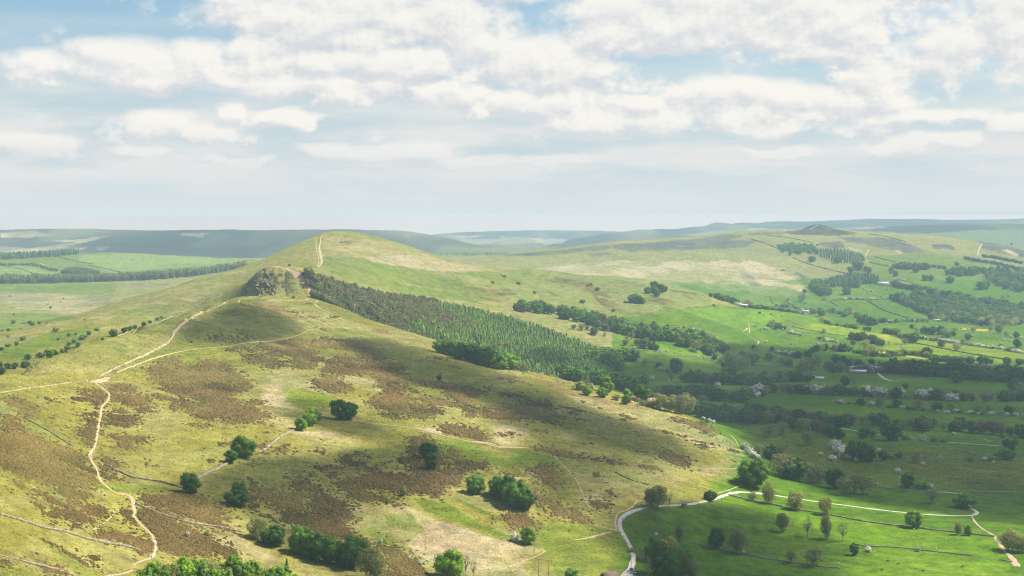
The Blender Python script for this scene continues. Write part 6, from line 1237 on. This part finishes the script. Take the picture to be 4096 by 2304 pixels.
WALLS = [
 ('a: -20,1030 130,1070 300,1122 430,1147 560,1187 700,1222 850,1247 960,1282', 'tumbled grey stone wall slanting across the bottom left grass', 1.2, 1.6, 'oldstone', .1),
 ('a: 160,375 300,450 430,530 500,572', 'short pale stone wall above the big left heather patch', 1.1, .9, 'oldstone', .2),
 ('a: 720,690 800,737 900,782 1000,797 1100,812 1230,852', 'pale stone wall running right from the zigzag path to a lone tree', 1.2, 1.1, 'oldstone', .15),
 ('a: 1320,797 1400,757 1460,725 1540,687', 'broad collapsed pinkish stone wall between two green trees', 1., 3.2, 'oldstone', .1),
 ('a: 920,960 1100,1032 1300,1092 1450,1112 1650,1152', 'pale stone wall beside bleached grass through the lower heather', 1.1, 1.4, 'oldstone', .2),
 ('a: -20,1305 100,1330 200,1362 400,1412 500,1449', 'half buried stone wall in the bottom left corner', .9, 1.4, 'oldstone', .25),
 ('b: 60,610 100,590 200,510 300,457', 'collapsed stone wall below the trio of lit trees', .9, 2.6, 'oldstone', .1),
 ('c: 1550,900 1700,936 1850,966', 'field wall under the first sunlit yellow trees', 1.3, .8, 'stone', .05),
 ('d: -10,940 160,966 300,996 520,1031 800,1082 1040,1112', 'brown field wall in front of the lane behind the sunlit strip', 1.3, .9, 'stone', .05),
 ('d: 1040,1112 1200,1131 1500,1166 1670,1182', 'right hand end of the brown field wall near the lane bend', 1.3, .8, 'stone', .05),
 ('d: 700,1232 800,1246 1000,1256 1220,1281 1500,1312 1780,1352', 'low wall between the flat field and the bright mound', 1.1, .7, 'stone', .2),
 ('d: -10,1300 200,1346 450,1382 620,1396', 'dark wall across the shaded bottom field', 1.2, .8, 'stone', .1),
 ('c: 1300,1222 1480,1262 1700,1312 1866,1342', 'dark wall behind the leaning tree in the green field', 1.2, .8, 'stone', .2),
 ('c: 620,480 720,516 900,580 1060,650', 'thin dark wall slanting over the nose of the slope', .9, .7, 'stone', .2),
 ('c: 780,745 880,795 1010,832', 'short dark ditch wall on the pinkish lower slope', .8, .9, 'hedge', .1),
 ('l: 1050,1105 1200,1052 1400,987 1600,905', 'stone wall behind the crest below the ridge path', 1.3, .9, 'stone', .05),
 ('l: 1612,893 1700,868 1822,846', 'dark stone wall just left of the upper ridge path', 1.8, 1.6, 'stone', .05),
 ('n: 1360,890 1400,867 1450,841', 'short pale wall climbing from the bright field corner', 1.3, 1.4, 'oldstone', .0),
 ('n: 1450,841 1530,852 1650,842 1800,830 1880,827', 'pale wall along the top of the bright field below the brown spur', 1.3, 1.4, 'oldstone', .1),
 ('n: 1180,1216 1400,1242 1700,1292 2010,1336', 'brown wall along the lower edge of the sunlit field', 1.5, 2., 'oldstone', .1),
 ('v: 860,600 1200,690 1600,800 1850,862 2050,922', 'thin brown wall slanting through the bright fields', 1.2, 1.2, 'stone', .2),
 ('l: 0,470 90,486 150,491 290,541 480,566', 'dark field wall beside the stream in the dale', 2.2, 3, 'hedge', 0),
 ('l: 40,538 90,556 150,586', 'short dark field wall left of the stream in the dale', 2.2, 3, 'hedge', 0),
 ('l: 500,391 680,436 840,461', 'upper dark field wall on the far green hill', 2.2, 3, 'hedge', 0),
 ('l: 790,470 1000,516 1160,553', 'lower dark field wall on the far green hill', 2.4, 3.4, 'hedge', 0),
 ('q: 10,236 130,271 240,316', 'dark wall running down to the hillside wood', 3, 4, 'hedge', 0),
 ('q: 390,405 520,456 700,506 870,546', 'long dark hedge below the round hillside tree', 3, 4, 'hedge', 0),
 ('q: 160,205 350,226 580,271', 'faint dark wall above the hillside wood', 2.6, 4, 'hedge', 0),
 ('q: 1070,192 1250,221 1400,262', 'dark wall below the skyline right of the pointed hill', 2.6, 4, 'hedge', 0),
 ('q: 1115,395 1300,441', 'upper dark hedge right of the small dirt path', 3, 4, 'hedge', 0),
 ('q: 1070,446 1150,462 1250,481', 'lower dark hedge right of the small dirt path', 3, 4, 'hedge', 0),
 ('q: 1040,776 1200,871 1430,946', 'straight dark hedge dividing the blue green field', 2.8, 3.6, 'hedge', 0),
 ('q: 730,800 790,836', 'short dark hedge left of the blue green field', 2.8, 3.6, 'hedge', 0),
 ('q: 190,755 200,790 215,812', 'curved dark wall in the small green field', 2.6, 3.6, 'hedge', 0),
 ('q: 700,791 850,776 1050,777 1270,770', 'hedge line along the top of the blue green field', 2.2, 3, 'hedge', 0),
 ('g: 830,366 1230,441 1400,466 1730,521', 'low hedge under the pale yellow field', 1.6, 1.8, 'hedge', .1),
 ('g: -10,1046 300,1066 850,1091', 'dark wall across the shaded fields left of the farm', 1.6, 1.8, 'hedge', .1),
 ('g: 0,10 400,42 800,92 1050,152 1240,202', 'dark hedge bounding the bright fields on the skyline side', 2.2, 2.4, 'hedge', .05),
 ('h: 560,646 800,691 1000,736 1220,776 1500,831 1800,881 2160,937', 'long low dark hedge across the yellow green field', 2., 2.2, 'hedge', .1),
 ('d: 1300,505 1500,520 1700,540', 'low wall in the shaded pasture above the white lane', 1.2, 1., 'stone', .2),
 ('d: 1080,560 1300,575 1450,600 1650,640 1866,660', 'dark sunken wall in the shaded rough pasture', 1.2, 1.2, 'stone', .2),
 ('d: 840,845 1100,868 1270,872', 'low wall above the end of the white lane', 1.2, 1., 'stone', .1),
 ('d: 1500,878 1700,882 1880,884', 'grey wall running right from the lane', 1.3, 1., 'stone', .1),
 ('d: 0,125 200,140 420,120', 'shaded hedge left of the white sheds', 1.8, 2., 'hedge', .1),
 ('v: 0,770 300,820 600,870 1000,910 1400,985 1700,1040', 'thin pale wall above the long curved wood', 1.2, 1.2, 'oldstone', .25),
]
for i, (s_, l_, h_, w_, m_, gp) in enumerate(WALLS):
    hd = m_ == 'hedge'; wall(s_, l_, h_, w_, m_, 'hedge' if hd else 'stone_wall', 'hedge' if hd else 'wall', gp, i)

# ------------------------------------------------------------------ the crag
def crag():
    poly = pp('m: -45,745 -30,640 0,560 60,508 130,478 245,492 330,520 400,560 450,610 460,660 400,700 330,745 250,735 120,752 0,750')
    nx_, ny_ = 190, 120; xs = np.linspace(975, 1210, nx_); ys = np.linspace(1062, 1192, ny_); V_ = []; ok = []
    for a in xs:
        for b_ in ys:
            gx, gy = ground(a, b_); z = float(height(gx, gy)[0]); V_.append((gx, gy, z)); ok.append(gy < 2440)
    V_ = np.array(V_); ok = np.array(ok).reshape(nx_, ny_); px, py = np.meshgrid(xs, ys, indexing='ij')
    wx = px + fbm(px / 12, py / 12, 3, 701) * 7; wy = py + fbm(px / 12, py / 12, 3, 707) * 6
    ins = blur(inpoly(wx, wy, poly).astype(float), 2); rock = blur(inpoly(wx, wy, pp('m: -45,745 -30,640 0,560 60,500 150,478 245,492 300,520 230,560 170,600 210,640 290,650 340,690 320,745 120,752 0,750')).astype(float), 2)
    x, y, z = V_[:, 0].reshape(nx_, ny_), V_[:, 1].reshape(nx_, ny_), V_[:, 2].reshape(nx_, ny_)
    st = fbm(x / 8, z / 6, 4, 711, .6); blk = np.floor(fbm(x / 3.5, z / 3.5, 3, 717) * 4) / 4; but = np.abs(fbm(x / 22, z / 40, 3, 723))
    push = (ins * 1.2 - .9) + rock * (4 + st * 5 + blk * 3.5 - but * 12)
    push = push + (1 - rock) * ins * 1.6 * fbm(x / 6, z / 5, 3, 719); y2 = y - push; z2 = z + rock * st * .8; x2 = x + rock * blk * 1.2
    ids = np.arange(nx_ * ny_).reshape(nx_, ny_); c = ok[:-1, :-1] & ok[1:, 1:] & ok[1:, :-1] & ok[:-1, 1:] & (ins[:-1, :-1] > .02)
    jump = np.abs(np.diff(y, axis=1))[:-1] < 60; c &= jump
    Fq_ = np.stack([ids[:-1, :-1][c], ids[:-1, 1:][c], ids[1:, 1:][c], ids[1:, :-1][c]], -1)
    m, nt, b = new_mat('crag_rock'); ca = nt.nodes.new('ShaderNodeVertexColor'); ca.layer_name = 'cover'; nt.links.new(ca.outputs[0], b.inputs['Base Color'])
    o = mesh_obj('crag', np.stack([x2, y2, z2 + CZ], -1).reshape(-1, 3), Fq_, m)
    nse = fbm(px / 5, py / 5, 4, 731)
    col = np.array((.13, .112, .07)) * (1 + .9 * nse[..., None]); grass = np.array((.085, .092, .026)); bare = np.array((.19, .15, .085))
    k = np.clip(1 - rock * 1.1 + .75 * sstep(0, .35, fbm(px / 9, py / 5, 4, 733)), 0, 1)[..., None]; col = col * (1 - k) + grass * k
    k = (sstep(.1, .5, fbm(px / 8, py / 14, 3, 737)) * (1 - rock) * .3)[..., None]; col = col * (1 - k) + bare * k
    gy_ = (inpoly(wx, wy, pp('m: 100,700 180,650 210,690 240,745 130,752')) & (fbm(px / 2.5, py / 2.5, 2, 741) > .3))[..., None]; col = np.where(gy_, np.array((.40, .30, .02)), col)
    c4 = np.ones((nx_ * ny_, 4), np.float32); c4[:, :3] = np.clip(col, .01, 1).reshape(-1, 3)
    a = o.data.color_attributes.new('cover', 'FLOAT_COLOR', 'POINT'); a.data.foreach_set('color', c4.ravel()); o['kind'] = 'structure'
    return o
crag()

# ------------------------------------------------------------------ buildings
def box(x0, x1, y0, y1, z0, z1):
    v = np.array([(x, y, z) for x in (x0, x1) for y in (y0, y1) for z in (z0, z1)], float)
    return v, [(0, 1, 3, 2), (4, 6, 7, 5), (0, 4, 5, 1), (2, 3, 7, 6), (0, 2, 6, 4), (1, 5, 7, 3)]
def house(name, spec, label, L, W, H, roofm, wallm, rz=0., chim=1, wins=3, cat='house', rh=None, dz=0.):
    X, Y = pp(spec)[0]; gx, gy = ground(X, Y); e = empty(name, (gx, gy, gz(gx, gy) - .2 + dz), math.radians(rz)); rh = rh or W * .36
    v = [(-L / 2, -W / 2, -1), (L / 2, -W / 2, -1), (L / 2, W / 2, -1), (-L / 2, W / 2, -1), (-L / 2, -W / 2, H), (L / 2, -W / 2, H), (L / 2, W / 2, H), (-L / 2, W / 2, H), (-L / 2, 0, H + rh), (L / 2, 0, H + rh)]
    f = [(0, 1, 5, 4), (2, 3, 7, 6), (1, 2, 6, 9, 5), (3, 0, 4, 8, 7), (3, 2, 1, 0)]
    mesh_obj('wall', v, f, MT[wallm], e)
    o_, t = .35, .22; a = L / 2 + o_; b_ = W / 2 + o_; s_ = rh / (W / 2); zl = H - s_ * o_
    v = [(-a, -b_, zl + .02), (a, -b_, zl + .02), (a, 0, H + rh + .02), (-a, 0, H + rh + .02), (a, b_, zl + .02), (-a, b_, zl + .02)]; v += [(p[0], p[1], p[2] + t) for p in v]
    f = [(0, 3, 2, 1), (3, 5, 4, 2), (6, 7, 8, 9), (9, 8, 10, 11), (0, 1, 7, 6), (1, 2, 8, 7), (2, 4, 10, 8), (4, 5, 11, 10), (5, 3, 9, 11), (3, 0, 6, 9)]
    ro = mesh_obj('roof', v, f, MT[roofm], e)
    for c in range(chim): cv, cf = box(L * (.36 if c == 0 else -.36) - .45, L * (.36 if c == 0 else -.36) + .45, -.4, .4, H + rh - .6, H + rh + 1.2); mesh_obj('chimney', cv, cf, MT['stone_wall'], ro)
    for k in range(wins):
        x = -L / 2 + (k + .8) * L / (wins + .6)
        for zz in ((1.0, 3.2) if H > 4 else (1.0,)):
            wv, wf = box(x - .5, x + .5, -W / 2 - .05, -W / 2 + .1, zz, zz + 1.1); wi = mesh_obj('window', wv, wf, MT['glass'], e)
            fv, ff = box(x - .65, x + .65, -W / 2 - .12, -W / 2 + .05, zz - .14, zz - .003); mesh_obj('sill', fv, ff, MT['stone_wall'], wi)
    dv, df = box(-.5 + L * .03, .5 + L * .03, -W / 2 - .06, -W / 2 + .1, 0, 2.05); mesh_obj('door', dv, df, MT['door'], e)
    return tag(e, label, cat)
def barn(spec, label, L, W, H, roofm, wallm, rz=0.): return house('barn', spec, label, L * 1.2, W * 1.15, H * 1.2, roofm, wallm, rz, 0, 0, 'barn', W * .2)
house('stone_house', 'c: 1000,1345', 'grey stone house half hidden behind tall trees beside the lane', 10, 7.5, 5.2, 'slate', 'stone_wall', 62, 1, 3)
house('barn', 'c: 745,1500', 'dark red barn with weathered roof at the bottom edge', 9, 8, 4.2, 'brown_roof', 'red_wall', 25, 0, 2, 'barn')
house('cottage', 'c: 1030,300', 'pale walled house with pinkish roof beside a tall sunlit tree', 11, 9, 4.6, 'tan_tile', 'white_wall', 30, 1, 3, dz=2.)
barn('c: 918,262', 'low brown roofed shed left of the pale walled house', 9, 5, 2.6, 'brown_roof', 'stone_wall', -25)
house('farmhouse', 'g: 2215,1200', 'brick farmhouse beside the dark blue barn', 13, 9, 5.5, 'brown_roof', 'brick', 70, 2, 3)
barn('g: 2335,1172', 'long dark blue barn with pale roof at the right end of the valley farm', 30, 14, 6.5, 'pale_roof', 'dark_clad', 0)
barn('g: 1870,1140', 'white gabled barn at the left end of the valley farm', 14, 10, 5, 'pale_roof', 'white_wall', 25)
barn('g: 1960,1165', 'long grey roofed shed in front of the valley farm', 26, 10, 4, 'pale_roof', 'stone_wall', -8)
barn('g: 1960,1195', 'lower grey roofed shed in front of the valley farm', 24, 11, 4, 'pale_roof', 'stone_wall', -8)
barn('g: 2070,1125', 'brown roofed barn in the middle of the valley farm', 24, 12, 6, 'brown_roof', 'stone_wall', 10)
barn('g: 2110,1170', 'second brown roofed barn of the valley farm, nearer the brick house', 20, 11, 5, 'brown_roof', 'brick', 60)
house('cottage', 'g: 1535,1165', 'small pinkish stone cottage under dark trees left of the farm', 9, 7, 4.8, 'brown_roof', 'stone_wall', 65, 1, 2)
barn('g: 1120,1290', 'white shed standing alone in the shaded field', 8, 6, 4.5, 'white_wall', 'white_wall', 50)
barn('g: 1200,1292', 'low white shed beside the lone white shed', 22, 5, 2.2, 'pale_roof', 'white_wall', -5)
house('farmhouse', 'v: 1890,510', 'white farmhouse at the end of the sunlit hill trees', 12, 8, 4.5, 'tan_tile', 'white_wall', 60, 1, 2, dz=1.5)
barn('v: 1935,520', 'pale shed between the hill farmhouse and its long roof', 12, 8, 4, 'tan_tile', 'white_wall', 10); barn('v: 1990,535', 'long pale roof sloping right of the hill farmhouse', 24, 8, 3.2, 'pale_roof', 'stone_wall', -20)
barn('e: 2400,850', 'long white barn beside the lower hillside wood', 32, 14, 5, 'pale_roof', 'white_wall', -5); barn('e: 2440,870', 'second white barn in front of the long one', 30, 12, 4, 'brown_roof', 'white_wall', -5)
house('farmhouse', 'f: 245,782', 'tiny white farmhouse at the start of the far lane', 12, 10, 6, 'slate', 'white_wall', 60, 1, 2); barn('f: 310,775', 'pinkish barn right of the tiny white farmhouse', 22, 10, 4.5, 'brown_roof', 'white_wall', 0)
house('red_roofed_house', 'h: 885,150', 'red roofed house half sunk in the great valley wood', 14, 12, 6, 'red_roof', 'tan_tile', 35, 1, 3, dz=3)
house('country_house', 'h: 1760,225', 'pale stone house behind trees above the purple beeches', 20, 12, 8, 'slate', 'tan_tile', 5, 2, 4, dz=2)
house('country_house', 'h: 1890,1150', 'white house deep among dark trees in the shade', 16, 10, 6.5, 'slate', 'white_wall', 0, 2, 3, dz=2)
house('roadside_house', 'e: 925,1325', 'dark roofed house left of the hedge trees behind the bright fields', 12, 9, 4.5, 'slate', 'white_wall', 15, 1, 2)
barn('e: 1000,1352', 'low white building at the foot of the far slope', 18, 7, 3, 'pale_roof', 'white_wall', -10); barn('e: 608,600', 'tiny green roofed barn alone on the bleached hillside', 12, 8, 4, 'green_roof', 'stone_wall', 0)
barn('l: 600,540', 'left pale shed of the small farm in the dale', 24, 12, 4, 'pale_roof', 'stone_wall', 0); barn('l: 685,545', 'right pale shed of the small farm in the dale', 34, 12, 4, 'tan_tile', 'white_wall', 0)
for i, (x, y) in enumerate(((60, 258), (230, 250), (500, 250), (555, 250), (955, 246), (1062, 240), (1325, 228), (420, 252))):
    e = barn('h: %d,%d' % (x, y), ORD[sorted((60, 230, 500, 555, 955, 1062, 1325, 420)).index(x)] + ' from the left of the white caravans along the far hedge', 15, 5, 3.2, 'white_wall', 'white_wall', 0)
    e.name = 'static_caravan'; e['category'] = 'caravan'; e['group'] = 'white caravans along the far hedge'

# ------------------------------------------------------------------ poles and wires
def pole(spec, h, label, arm=1.6, rz=0., two=False):
    X, Y = pp(spec)[0]; gx, gy = ground(X, Y); e = empty('utility_pole', (gx, gy, gz(gx, gy)), math.radians(rz))
    v, f = tube([(0, 0, -.5), (0, 0, h)], (.17, .12), 8); mesh_obj('post', v, f, MT['wood'], e)
    v, f = box(-arm, arm, -.07, .07, h - .5, h - .32); mesh_obj('crossarm', v, f, MT['wood'], e)
    for x in (-arm * .85, 0, arm * .85): v, f = tube([(x, 0, h - .33), (x, 0, h + .02)], (.07, .05), 6); mesh_obj('insulator', v, f, MT['grit'], e)
    tag(e, label, 'pole', 'power poles over the hillside'); return Vector((gx, gy, gz(gx, gy) + h))
P1 = pole('b: 382,1042', 10.5, 'wooden power pole in the dark heather of the lower slope'); P2 = pole('b: 1188,1276', 10.5, 'wooden power pole on the bleached lower slope')
P3 = pole('c: 232,1292', 10.5, 'power pole with crossarm near the light green tree', 1.8); P4 = pole('c: 524,1092', 10.5, 'tall power pole with pale crossarm above the track', 2.0)
P5 = pole('a: 1262,818', 9, 'power pole beside the lone tree by the broken wall'); P6 = pole('c: 262,1452', 11, 'left pole of the pair in the bottom grass', 1.6); P7 = pole('c: 328,1455', 10.6, 'right pole of the pair in the bottom grass', 1.6)
P8 = pole('c: 970,728', 10, 'thin power pole on the nose of the slope below the path'); P9 = pole('c: 1140,602', 10, 'thin power pole on the nose of the slope above the path'); P10 = pole('c: 890,1392', 8, 'dark pole beside the bottom of the lane', .5); P11 = pole('c: 917,1162', 9, 'thin pole by the small feeder in the green field', .6); P12 = pole('v: 1580,545', 14, 'pale pole at the end of the brown spur', .8)
def wire(a, b, name='power_line', label=''):
    pts = []
    for k in range(13): t = k / 12; p = a.lerp(b, t); pts.append((p.x, p.y, p.z - 4 * t * (1 - t) * (b - a).length * .012))
    v, f = tube(pts, [.035] * 13, 4); return tag(mesh_obj(name, v, f, MT['grit']), label, 'power line')
wire(P5, P1, label='thin sagging wire from the lone tree pole to the heather pole'); wire(P1, P2, label='thin wire from the heather pole to the bleached slope pole'); wire(P2, P3, label='thin wire from the bleached slope pole to the light green tree')
wire(P3, P4, label='thin wire climbing from the light green tree pole to the track'); wire(P4, P8, label='thin wire from the track pole up the nose of the slope'); wire(P8, P9, label='thin wire between the two upper nose poles')

# ------------------------------------------------------------------ cars
def car(spec, label, paint, rz):
    X, Y = pp(spec)[0]; gx, gy = ground(X, Y); e = empty('parked_car', (gx, gy, gz(gx, gy) + .25), math.radians(rz))
    pm = simple('car_paint_' + label.split()[0], paint, .25, spec=.6); gl = MT['glass']; ty = simple('tyre', (.02, .02, .02), .8); lt = simple('lamp_lens', (.8, .8, .75), .2, spec=.6)
    prof = [(-2.1, .35), (-2.15, .75), (-1.95, .95), (-1.1, 1.02), (-.55, 1.02), (1.0, 1.0), (1.95, .92), (2.12, .7), (2.1, .35)]
    def ext(pr, w0, taper=1.):
        n = len(pr); v = [(x, -w0 * (taper if z > .95 else 1), z) for x, z in pr] + [(x, w0 * (taper if z > .95 else 1), z) for x, z in pr]
        return v, [tuple(range(n)), tuple(range(2 * n - 1, n - 1, -1))] + [(i, i + n, (i + 1) % n + n, (i + 1) % n) for i in range(n)]
    v, f = ext(prof, .86); mesh_obj('body', v, f, pm, e); v, f = ext([(-1.25, 1.0), (-.6, 1.42), (.75, 1.44), (1.5, .98)], .74, .86); cab = mesh_obj('windows', v, f, gl, e)
    v, f = box(-.62, .74, -.6, .6, 1.43, 1.49); mesh_obj('roof', v, f, pm, e)
    for sx in (-1.3, 1.3):
        for sy in (-.8, .8):
            v, f = tube([(sx, sy - .11, .33), (sx, sy + .11, .33)], (.33, .33), 14); wh = mesh_obj('wheel', v, f, ty, e); v, f = tube([(sx, sy - .12, .33), (sx, sy + .12, .33)], (.19, .19), 10); mesh_obj('rim', v, f, lt, wh)
    for sy in (-.6, .6): v, f = box(-2.17, -2.08, sy - .16, sy + .16, .62, .78); mesh_obj('headlight', v, f, lt, e)
    return tag(e, label, 'car', 'cars at the foot of the lane')
car('c: 893,1412', 'blue car parked at the foot of the white lane', (.10, .2, .42), 100); car('c: 908,1432', 'white car parked in front of the blue one at the lane foot', (.75, .76, .78), 120)

# ------------------------------------------------------------------ walkers, sheep, cattle
def skinned(name, joints, edges, rad, sub=1):
    me = bpy.data.meshes.new(name); me.from_pydata(joints, edges, []); o = bpy.data.objects.new(name, me); COL.objects.link(o)
    md = o.modifiers.new('s', 'SKIN'); o.modifiers.new('u', 'SUBSURF').levels = sub
    for v, r in zip(me.skin_vertices[0].data, rad): v.radius = (r, r)
    me.skin_vertices[0].data[0].use_root = True
    dg = bpy.context.evaluated_depsgraph_get(); dg.update(); ev = o.evaluated_get(dg); m2 = bpy.data.meshes.new_from_object(ev); bpy.data.objects.remove(o); return m2
def person_mesh(pose):
    s = .22 if pose else .04
    J = [(0, 0, .98), (0, 0, 1.22), (0, 0, 1.42), (0, .02, 1.54), (0, .02, 1.66), (0, .01, 1.74), (.1, 0, .92), (.11, s, .5), (.11, s * .4 - .05, .08), (.11, s * .4 + .12, .03), (-.1, 0, .92), (-.11, -s * .6, .5), (-.11, -s * 1.4, .08), (-.11, -s * 1.4 + .16, .03),
         (.2, 0, 1.4), (.25, -s * .5, 1.12), (.25, .1, .9), (.25, .15, .82), (-.2, 0, 1.4), (-.25, s * .5, 1.12), (-.25, .15, .9), (-.25, .2, .82)]
    E_ = [(0, 1), (1, 2), (2, 3), (3, 4), (4, 5), (0, 6), (6, 7), (7, 8), (8, 9), (0, 10), (10, 11), (11, 12), (12, 13), (2, 14), (14, 15), (15, 16), (16, 17), (2, 18), (18, 19), (19, 20), (20, 21)]
    r = [.14, .13, .15, .055, .1, .07, .09, .065, .045, .04, .09, .065, .045, .04, .065, .05, .035, .04, .065, .05, .035, .04]
    return skinned('person', J, E_, r)
skin = simple('skin', (.45, .28, .2), .6); CL = {'white': (.75, .75, .75), 'red': (.5, .04, .05), 'blue': (.07, .15, .4), 'dark': (.03, .03, .04), 'pink': (.6, .25, .3), 'grey': (.25, .26, .28), 'green': (.06, .15, .08)}
CLM = {k: simple('cloth_' + k, v, .8) for k, v in CL.items()}; PM = {}
for ps in (0, 1):
    base_m = person_mesh(ps)
    for k in CL:
        m = base_m.copy(); m.materials.clear()
        for mt in (CLM['dark'] if k != 'dark' else CLM['grey'], CLM[k], skin, CLM['dark']): m.materials.append(mt)
        for p_ in m.polygons:
            z = p_.center.z; hand = abs(p_.center.x) > .19 and z < .9; p_.material_index = 3 if z > 1.7 else 2 if z > 1.5 or hand else 1 if z > .95 else 0
            p_.use_smooth = True
        PM[(k, ps)] = m
def walkers(spec, cols, where, group):
    pts = pp(spec); cols = cols.split(); order = sorted(range(len(pts)), key=lambda i: pts[i][0]); R = np.random.default_rng(len(pts) + len(where))
    for q, i in enumerate(order):
        X, Y = pts[i]; gx, gy = ground(X, Y); k = cols[i % len(cols)]; o = bpy.data.objects.new('person', PM[(k, int(R.integers(2)))]); COL.objects.link(o)
        o.location = (gx, gy, gz(gx, gy) + .12); o.rotation_euler = (0, 0, R.uniform(0, 6.28)); s = R.uniform(.95, 1.06); o.scale = (s * 1.1, s * 1.1, s)
        lab = ('walker in %s, ' % k) + ((ORD[q] + ' from the left ' + where) if len(pts) > 1 else where); tag(o, lab, 'person', group)
walkers('a: 497,128 600,136 676,100 745,52 765,52 820,24 836,22 742,98 773,128 612,134', 'red dark grey dark dark red blue white white grey', 'around the path junction', 'walkers at the junction')
walkers('a: 1155,224 1165,227 1188,233', 'white blue grey', 'on the thin path through the heather', 'walkers in the heather')
walkers('a: 765,866 885,948 905,953 1048,1208 1030,1335 616,645', 'blue grey white white blue dark', 'on the zigzag path', 'walkers on the zigzag path')
walkers('l: 980,1400 1005,1403 1080,1373 1100,1368 1275,1283 1485,1175 1493,1175 1818,900 1826,898', 'red dark dark blue pink blue white white dark', 'on the broad ridge path', 'walkers on the ridge path')
walkers('l: 2055,788 2065,790 2035,784 2048,782 2175,760 2190,760 2205,760 2225,762 2130,803 2100,770', 'blue white dark grey white white grey white blue grey', 'at the foot of the crag', 'walkers below the crag')
walkers('l: 2205,1162 2218,1162', 'red grey', 'on the side path in the shade', 'walkers on the side path')
walkers('m: 165,478 180,476 295,463 215,488 230,480', 'white pink grey white dark', 'on top of the crag', 'walkers on the crag')
walkers('m: 490,655 500,685 470,630 515,700 485,785 180,778', 'grey white dark grey pink white', 'on the bare path beside the crag', 'walkers beside the crag')
walkers('m: 430,1084 410,882 405,910 475,930 507,946 560,866', 'white dark white blue dark grey', 'on the open slope below the saddle', 'walkers below the saddle')
walkers('m: 612,402 626,222 710,190', 'dark white red', 'on the steep path of the green hill', 'walkers on the green hill')
walkers('c: 158,575 168,577 178,579', 'white pink red', 'on the middle path by the brown line', 'walkers on the middle path')
walkers('b: 700,521', 'dark', 'alone on the grass below two dark trees', 'lone walker'); walkers('m: 1210,1313', 'blue', 'alone in the dark heather below the crest', 'lone walker')
# a sheep: woolly trunk, neck, head and four legs in one body
sm = skinned('sheep', [(-.45, 0, .62), (0, 0, .62), (.4, 0, .64), (.62, 0, .82), (.82, 0, .78), (-.4, .12, .3), (-.4, .12, 0), (-.4, -.12, .3), (-.4, -.12, 0), (.36, .12, .3), (.36, .12, 0), (.36, -.12, .3), (.36, -.12, 0)],
             [(0, 1), (1, 2), (2, 3), (3, 4), (0, 5), (5, 6), (0, 7), (7, 8), (2, 9), (9, 10), (2, 11), (11, 12)], [.26, .29, .26, .12, .08, .06, .04, .06, .04, .06, .04, .06, .04])
wool = simple('wool', (.66, .63, .54), .95); sm.materials.append(wool); sm.polygons.foreach_set('use_smooth', np.ones(len(sm.polygons), bool))
cmh = skinned('cow', [(-.8, 0, 1.05), (0, 0, 1.0), (.7, 0, 1.1), (1.1, 0, 1.3), (1.5, 0, 1.15), (-.75, .22, .55), (-.78, .22, 0), (-.75, -.22, .55), (-.78, -.22, 0), (.65, .2, .5), (.65, .2, 0), (.65, -.2, .5), (.65, -.2, 0)],
              [(0, 1), (1, 2), (2, 3), (3, 4), (0, 5), (5, 6), (0, 7), (7, 8), (2, 9), (9, 10), (2, 11), (11, 12)], [.34, .4, .36, .2, .13, .12, .07, .12, .07, .12, .07, .12, .07])
hide = simple('brown_hide', (.12, .05, .025), .8); cmh.materials.append(hide)
def beasts(mesh, name, spec, where, group, s=1.1):
    pts = sorted(pp(spec)); R = np.random.default_rng(len(where))
    for q, (X, Y) in enumerate(pts):
        gx, gy = ground(X, Y); o = bpy.data.objects.new(name, mesh); COL.objects.link(o); o.location = (gx, gy, gz(gx, gy) + .05); o.rotation_euler = (0, 0, R.uniform(-.6, .6) + (3.14 if R.random() < .5 else 0)); o.scale = (s, s, s)
        tag(o, ('%s, %s from the left %s' % (name, ORD[q] if q < 20 else 'last', where)) if len(pts) > 1 else name + ' ' + where, name, group)
beasts(sm, 'sheep', 'd: 1340,1202 1268,1264 610,1366 345,1165 205,1144 500,1197 540,1252 1120,1134', 'in the sunlit bottom field', 'sheep in the bottom field')
beasts(sm, 'sheep', 'c: 57,1390 83,1424 -246,1390 -220,1422', 'on the bleached bottom grass', 'sheep on the bottom grass')
beasts(sm, 'sheep', 'b: 268,720 1104,-20 1700,270', 'on the open slope', 'sheep on the slope'); beasts(sm, 'sheep', 'a: 1660,652', 'beside the big round tree', 'sheep by the tree')
beasts(sm, 'sheep', 'v: 1790,543 1870,553 1900,558 1950,548 1970,553 2050,594 2040,598 2115,603 2155,603 2200,608 2230,593 2300,598 1990,556 2070,575 2180,585', 'in the field under the hill farm', 'sheep under the hill farm', 1.2)
beasts(sm, 'sheep', 'g: 30,44 62,48 92,44 112,64 150,44 182,50 940,176 968,178', 'along the top of the bright fields', 'sheep in the top fields', 1.2)
beasts(sm, 'sheep', 'g: 512,884 540,884 652,948 728,918 1600,850 1690,845 1970,905 2070,905', 'in the shaded upper field', 'sheep in the shaded field', 1.2)
beasts(sm, 'sheep', 'd: 870,552 940,565 1390,514 1600,527 1620,537 1580,262 550,420 700,440', 'in the shaded pasture', 'sheep in the shaded pasture', 1.2)
beasts(cmh, 'cow', 'd: 945,1354 1010,1374 1180,1420 900,1414 1445,1392', 'on the bright mound', 'cattle on the mound', 1.); beasts(cmh, 'cow', 'g: 590,300 640,302 560,890 1010,210', 'in the bright upper fields', 'cattle in the upper fields', 1.)
print('objects', len(bpy.data.objects), round(time.time() - T0, 1))
